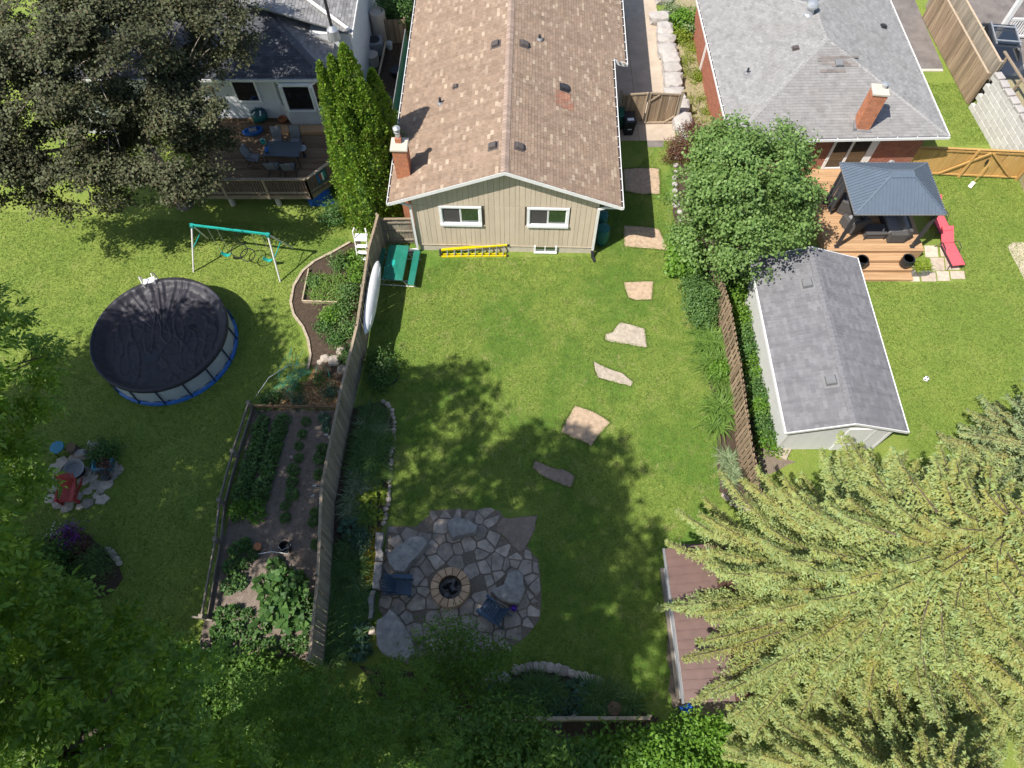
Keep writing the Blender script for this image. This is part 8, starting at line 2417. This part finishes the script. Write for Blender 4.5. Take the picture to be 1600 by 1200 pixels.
# vegetable rows
for k in range(13):
    for j in range(2):
        t = k / 12
        px, py = 424 - 40 * t + (j - 0.5) * (30 - 2 * t), 655 + 145 * t
        clump('potato_plant', potato[(k + j) % 3], 'leaf_shrub' if k < 11 else 'leaf_bright', px + random.uniform(-3, 3), py + random.uniform(-3, 3), random.uniform(0.95, 1.25), 'leafy potato plant, ' + nth('po%d' % j) + (' down the row nearest the timber fence' if j == 0 else ' down the row nearest the dusty path'), 'plant', 'potato plants in the left double row')
for k in range(9):
    t = k / 8
    clump('bean_plant', potato[k % 3], 'leaf_shrub', 477 - 32 * t + random.uniform(-4, 4), 658 + 150 * t, random.uniform(0.6, 0.95), 'small bright plant, ' + nth('mr') + ' down the sparse middle row of the vegetable bed', 'plant', 'small plants in the middle row')
for k, (px, py) in enumerate(((506, 652), (510, 668), (503, 700), (498, 715), (498, 740), (492, 800), (488, 815), (494, 850))):
    clump('bean_plant', potato[k % 3], 'leaf_bluegreen' if k < 2 else 'leaf_shrub', px, py, random.uniform(0.6, 0.95), 'small plant, ' + nth('fr') + ' down the vegetable row along the grey fence', 'plant', 'small plants along the fence row')
for k, (px, py, s_, mt) in enumerate(sorted(((420, 930, 1.0, 'leaf_dark'), (440, 905, 1.0, 'leaf_dark'), (462, 915, 1.0, 'leaf_dark'), (445, 935, 1.1, 'leaf_dark'), (468, 940, 1.0, 'leaf_dark'), (425, 955, 1.0, 'leaf_dark'), (452, 965, 1.1, 'leaf_dark'), (472, 968, 0.9, 'leaf_dark'), (410, 912, 0.8, 'leaf_dark'), (430, 885, 0.8, 'leaf_dark'), (405, 980, 0.8, 'leaf_dark')), key=lambda q: q[1])):
    clump('squash_plant', squash[k % 2], mt, px, py, s_ * 0.85, 'broad-leaved dark squash plant, ' + nth('sq') + ' from the black bucket', 'plant', 'squash plants in the lower vegetable bed')
for k, (px, py, s_) in enumerate(sorted(((368, 858, 1.1), (382, 850, 0.9), (360, 885, 1.1), (378, 880, 0.9), (355, 915, 1.0), (372, 908, 1.0), (345, 960, 1.1), (362, 955, 1.0), (340, 985, 1.1), (395, 865, 0.8), (365, 985, 1.1), (390, 1000, 1.1), (345, 1010, 1.2), (385, 960, 0.8), (420, 1010, 1.1), (450, 1005, 1.0), (470, 1005, 1.0)), key=lambda q: q[1])):
    clump('leafy_vegetable', potato[k % 3], 'leaf_dark', px, py, s_, 'dark leafy plant at the lower left of the vegetable bed, ' + nth('dl') + ' from the top', 'plant', 'dark leafy plants in the lower vegetable bed')
# flowers by the sitting corner and the shaded bed
bush('fern_plant', 160, 705, 0.55, 0.5, 'leaf_dark', 'dark fern behind the blue planter', 40, 26, 0.14, 0.05, cat='plant')
bush('flower_clump', 145, 697, 0.14, 0.4, 'petal_white', 'white flowers behind the stone block', 14, 12, 0.06, 0.05, cat='flowers', clump=0.05)
bush('flower_clump', 151, 708, 0.13, 0.35, 'petal_pink', 'pink flowers beside the white ones', 14, 12, 0.06, 0.05, cat='flowers', clump=0.05)
bush('flower_clump', 107, 836, 0.45, 0.5, 'petal_purple', 'purple flowers in the shaded bed', 40, 18, 0.07, 0.05, cat='flowers')
bush('flower_clump', 82, 836, 0.3, 0.5, 'petal_white', 'white flowers in the shaded bed', 10, 6, 0.07, 0.06, cat='flowers')
bush('leafy_shrub', 90, 862, 0.7, 0.6, 'leaf_dark', 'dark plant below the purple flowers', 50, 26, 0.1, 0.05)
bush('leafy_shrub', 140, 885, 0.75, 0.7, 'leaf_shrub', 'grey-green shrub at the right of the shaded bed', 80, 28, 0.08, 0.035)
bush('red_plant', 120, 860, 0.4, 0.4, 'leaf_barberry', 'dark red plant in the shaded bed', 40, 22, 0.09, 0.05, cat='plant')
bush('planter_flowers', 166, 728, 0.2, 0.3, 'leaf_barberry', 'dark red leaves growing in the blue planter', 18, 16, 0.07, 0.05, cat='plant', z=0.31).location.z = 0.29
e = bush('alley_shrub', 622, 190, 0.4, 1.6, 'leaf_variegated', 'pale flowering climber at the chimney corner of the tan house', 34, 20, 0.09, 0.06)
bush('alley_shrub', 628, 20, 0.9, 2.0, 'leaf_dark', 'dark shrub at the far end of the alley', 60, 26, 0.14, 0.08)
bush('alley_shrub', 612, 8, 0.9, 2.4, 'leaf_dark', 'dark shrub beside the white house at the far end of the alley', 60, 26, 0.14, 0.08)
bush('leafy_shrub', 520, 330, 0.7, 1.0, 'leaf_dark', 'dark shrub under the deck beside the cedar', 60, 28, 0.1, 0.06)

# ================================================================== grass blades on the lawns in view
lawns = [
    ([(600, 450), (700, 405), (930, 400), (950, 300), (1020, 240), (1045, 300), (1062, 400), (1100, 540), (1118, 700), (1130, 790), (1075, 830), (1040, 860), (1045, 1090), (1000, 1100), (940, 1065), (870, 1040), (800, 1040), (850, 950), (830, 800), (740, 790), (690, 795), (640, 820), (605, 815), (620, 700), (614, 640), (590, 610), (590, 520)], 95000),
    ([(0, 330), (280, 345), (540, 350), (545, 378), (470, 420), (455, 480), (480, 560), (400, 630), (340, 860), (310, 1000), (0, 1000)], 70000),
    ([(1290, 400), (1300, 420), (1345, 410), (1410, 445), (1510, 440), (1440, 270), (1600, 280), (1600, 900), (1420, 700), (1400, 600)], 48000),
    ([(1440, 130), (1500, 130), (1560, 225), (1490, 228)], 5000),
]
Pg = []
px_holes = []
pool_c, pool_r = Vector((pc.x, pc.y)), PR + 0.12
stones = [o for o in bpy.data.objects if o.name.startswith('stepping_stone')]
rings_ = []
for o in stones:
    vv = [v.co for v in o.data.vertices]
    m_ = (len(vv) - 1) // 5
    ring = np.array([[v.x, v.y] for v in vv[:m_]])
    cen = ring.mean(0)
    rings_.append(cen + (ring - cen) * 0.95)
def inside_np(W_, pts):
    r_ = np.zeros(len(pts), bool)
    j = len(W_) - 1
    for i in range(len(W_)):
        xi, yi, xj, yj = *W_[i], *W_[j]
        r_ ^= ((yi > pts[:, 1]) != (yj > pts[:, 1])) & (pts[:, 0] < (xj - xi) * (pts[:, 1] - yi) / (yj - yi + 1e-12) + xi)
        j = i
    return r_
for poly, cnt in lawns:
    W_ = np.array([[G(x, y).x, G(x, y).y] for x, y in poly])
    lo, hi = W_.min(0), W_.max(0)
    pts = rng_t.uniform(lo, hi, (cnt * 3, 2))
    ins_ = inside_np(W_, pts)
    ins_ &= np.hypot(pts[:, 0] - pool_c.x, pts[:, 1] - pool_c.y) > pool_r
    ins_ &= ~((pts[:, 0] > 9.9) & (pts[:, 0] < 14.6) & (pts[:, 1] > 10.4) & (pts[:, 1] < 18.6))
    for rg_ in rings_:
        ins_ &= ~inside_np(rg_, pts)
    pts = pts[ins_][:cnt]
    Pg.append(np.c_[pts, np.full(len(pts), 0.0)])
for rg_ in rings_:
    for i in range(len(rg_)):
        a_, b_ = rg_[i], rg_[(i + 1) % len(rg_)]
        t_ = rng_t.random((60, 1))
        q = a_ + (b_ - a_) * t_ + rng_t.normal(0, 0.03, (60, 2)) + (rg_[i] - rg_.mean(0)) * 0.05
        Pg.append(np.c_[q, np.full(60, 0.0)])
Pg = np.concatenate(Pg)
n = len(Pg)
ang = rng_t.uniform(0, 6.283, n)
A_ = np.c_[np.cos(ang), np.sin(ang), rng_t.uniform(0.25, 0.9, n)]
A_ = unit(A_)
S_ = np.c_[-np.sin(ang), np.cos(ang), np.zeros(n)]
Lg = rng_t.uniform(0.05, 0.11, n)[:, None]
Wg = rng_t.uniform(0.008, 0.018, n)[:, None]
V = np.empty((n, 3, 3))
V[:, 0] = Pg - S_ * Wg; V[:, 1] = Pg + S_ * Wg; V[:, 2] = Pg + A_ * Lg
g_ = put('grass', fast_mesh('grass', V.reshape(-1, 3), np.arange(n * 3).reshape(-1, 3), 3), 'grass_blade')
tag(g_, 'short grass blades of the mown lawns', 'grass', kind='stuff')

# undergrowth below the tall trees at the bottom left
for i, (px, py, r_, lb) in enumerate(((40, 1010, 1.6, 'wide dark bush under the feathery trees, against the left edge'), (150, 1120, 1.7, 'wide dark bush under the feathery trees in the bottom left corner'), (290, 1075, 1.5, 'wide dark bush just left of the lower vegetable bed'), (260, 1180, 1.7, 'wide dark bush at the bottom edge below the vegetable bed'), (400, 1090, 1.4, 'wide dark bush at the foot of the vegetable bed'), (470, 1160, 1.4, 'wide dark bush at the bottom edge beside the young trees'), (30, 900, 1.3, 'dark bush at the left edge below the red chair'))):
    bush('wild_bush', px, py, r_, 1.5, 'leaf_thicket', lb, 200, 34, 0.15, 0.08, clump=0.22)
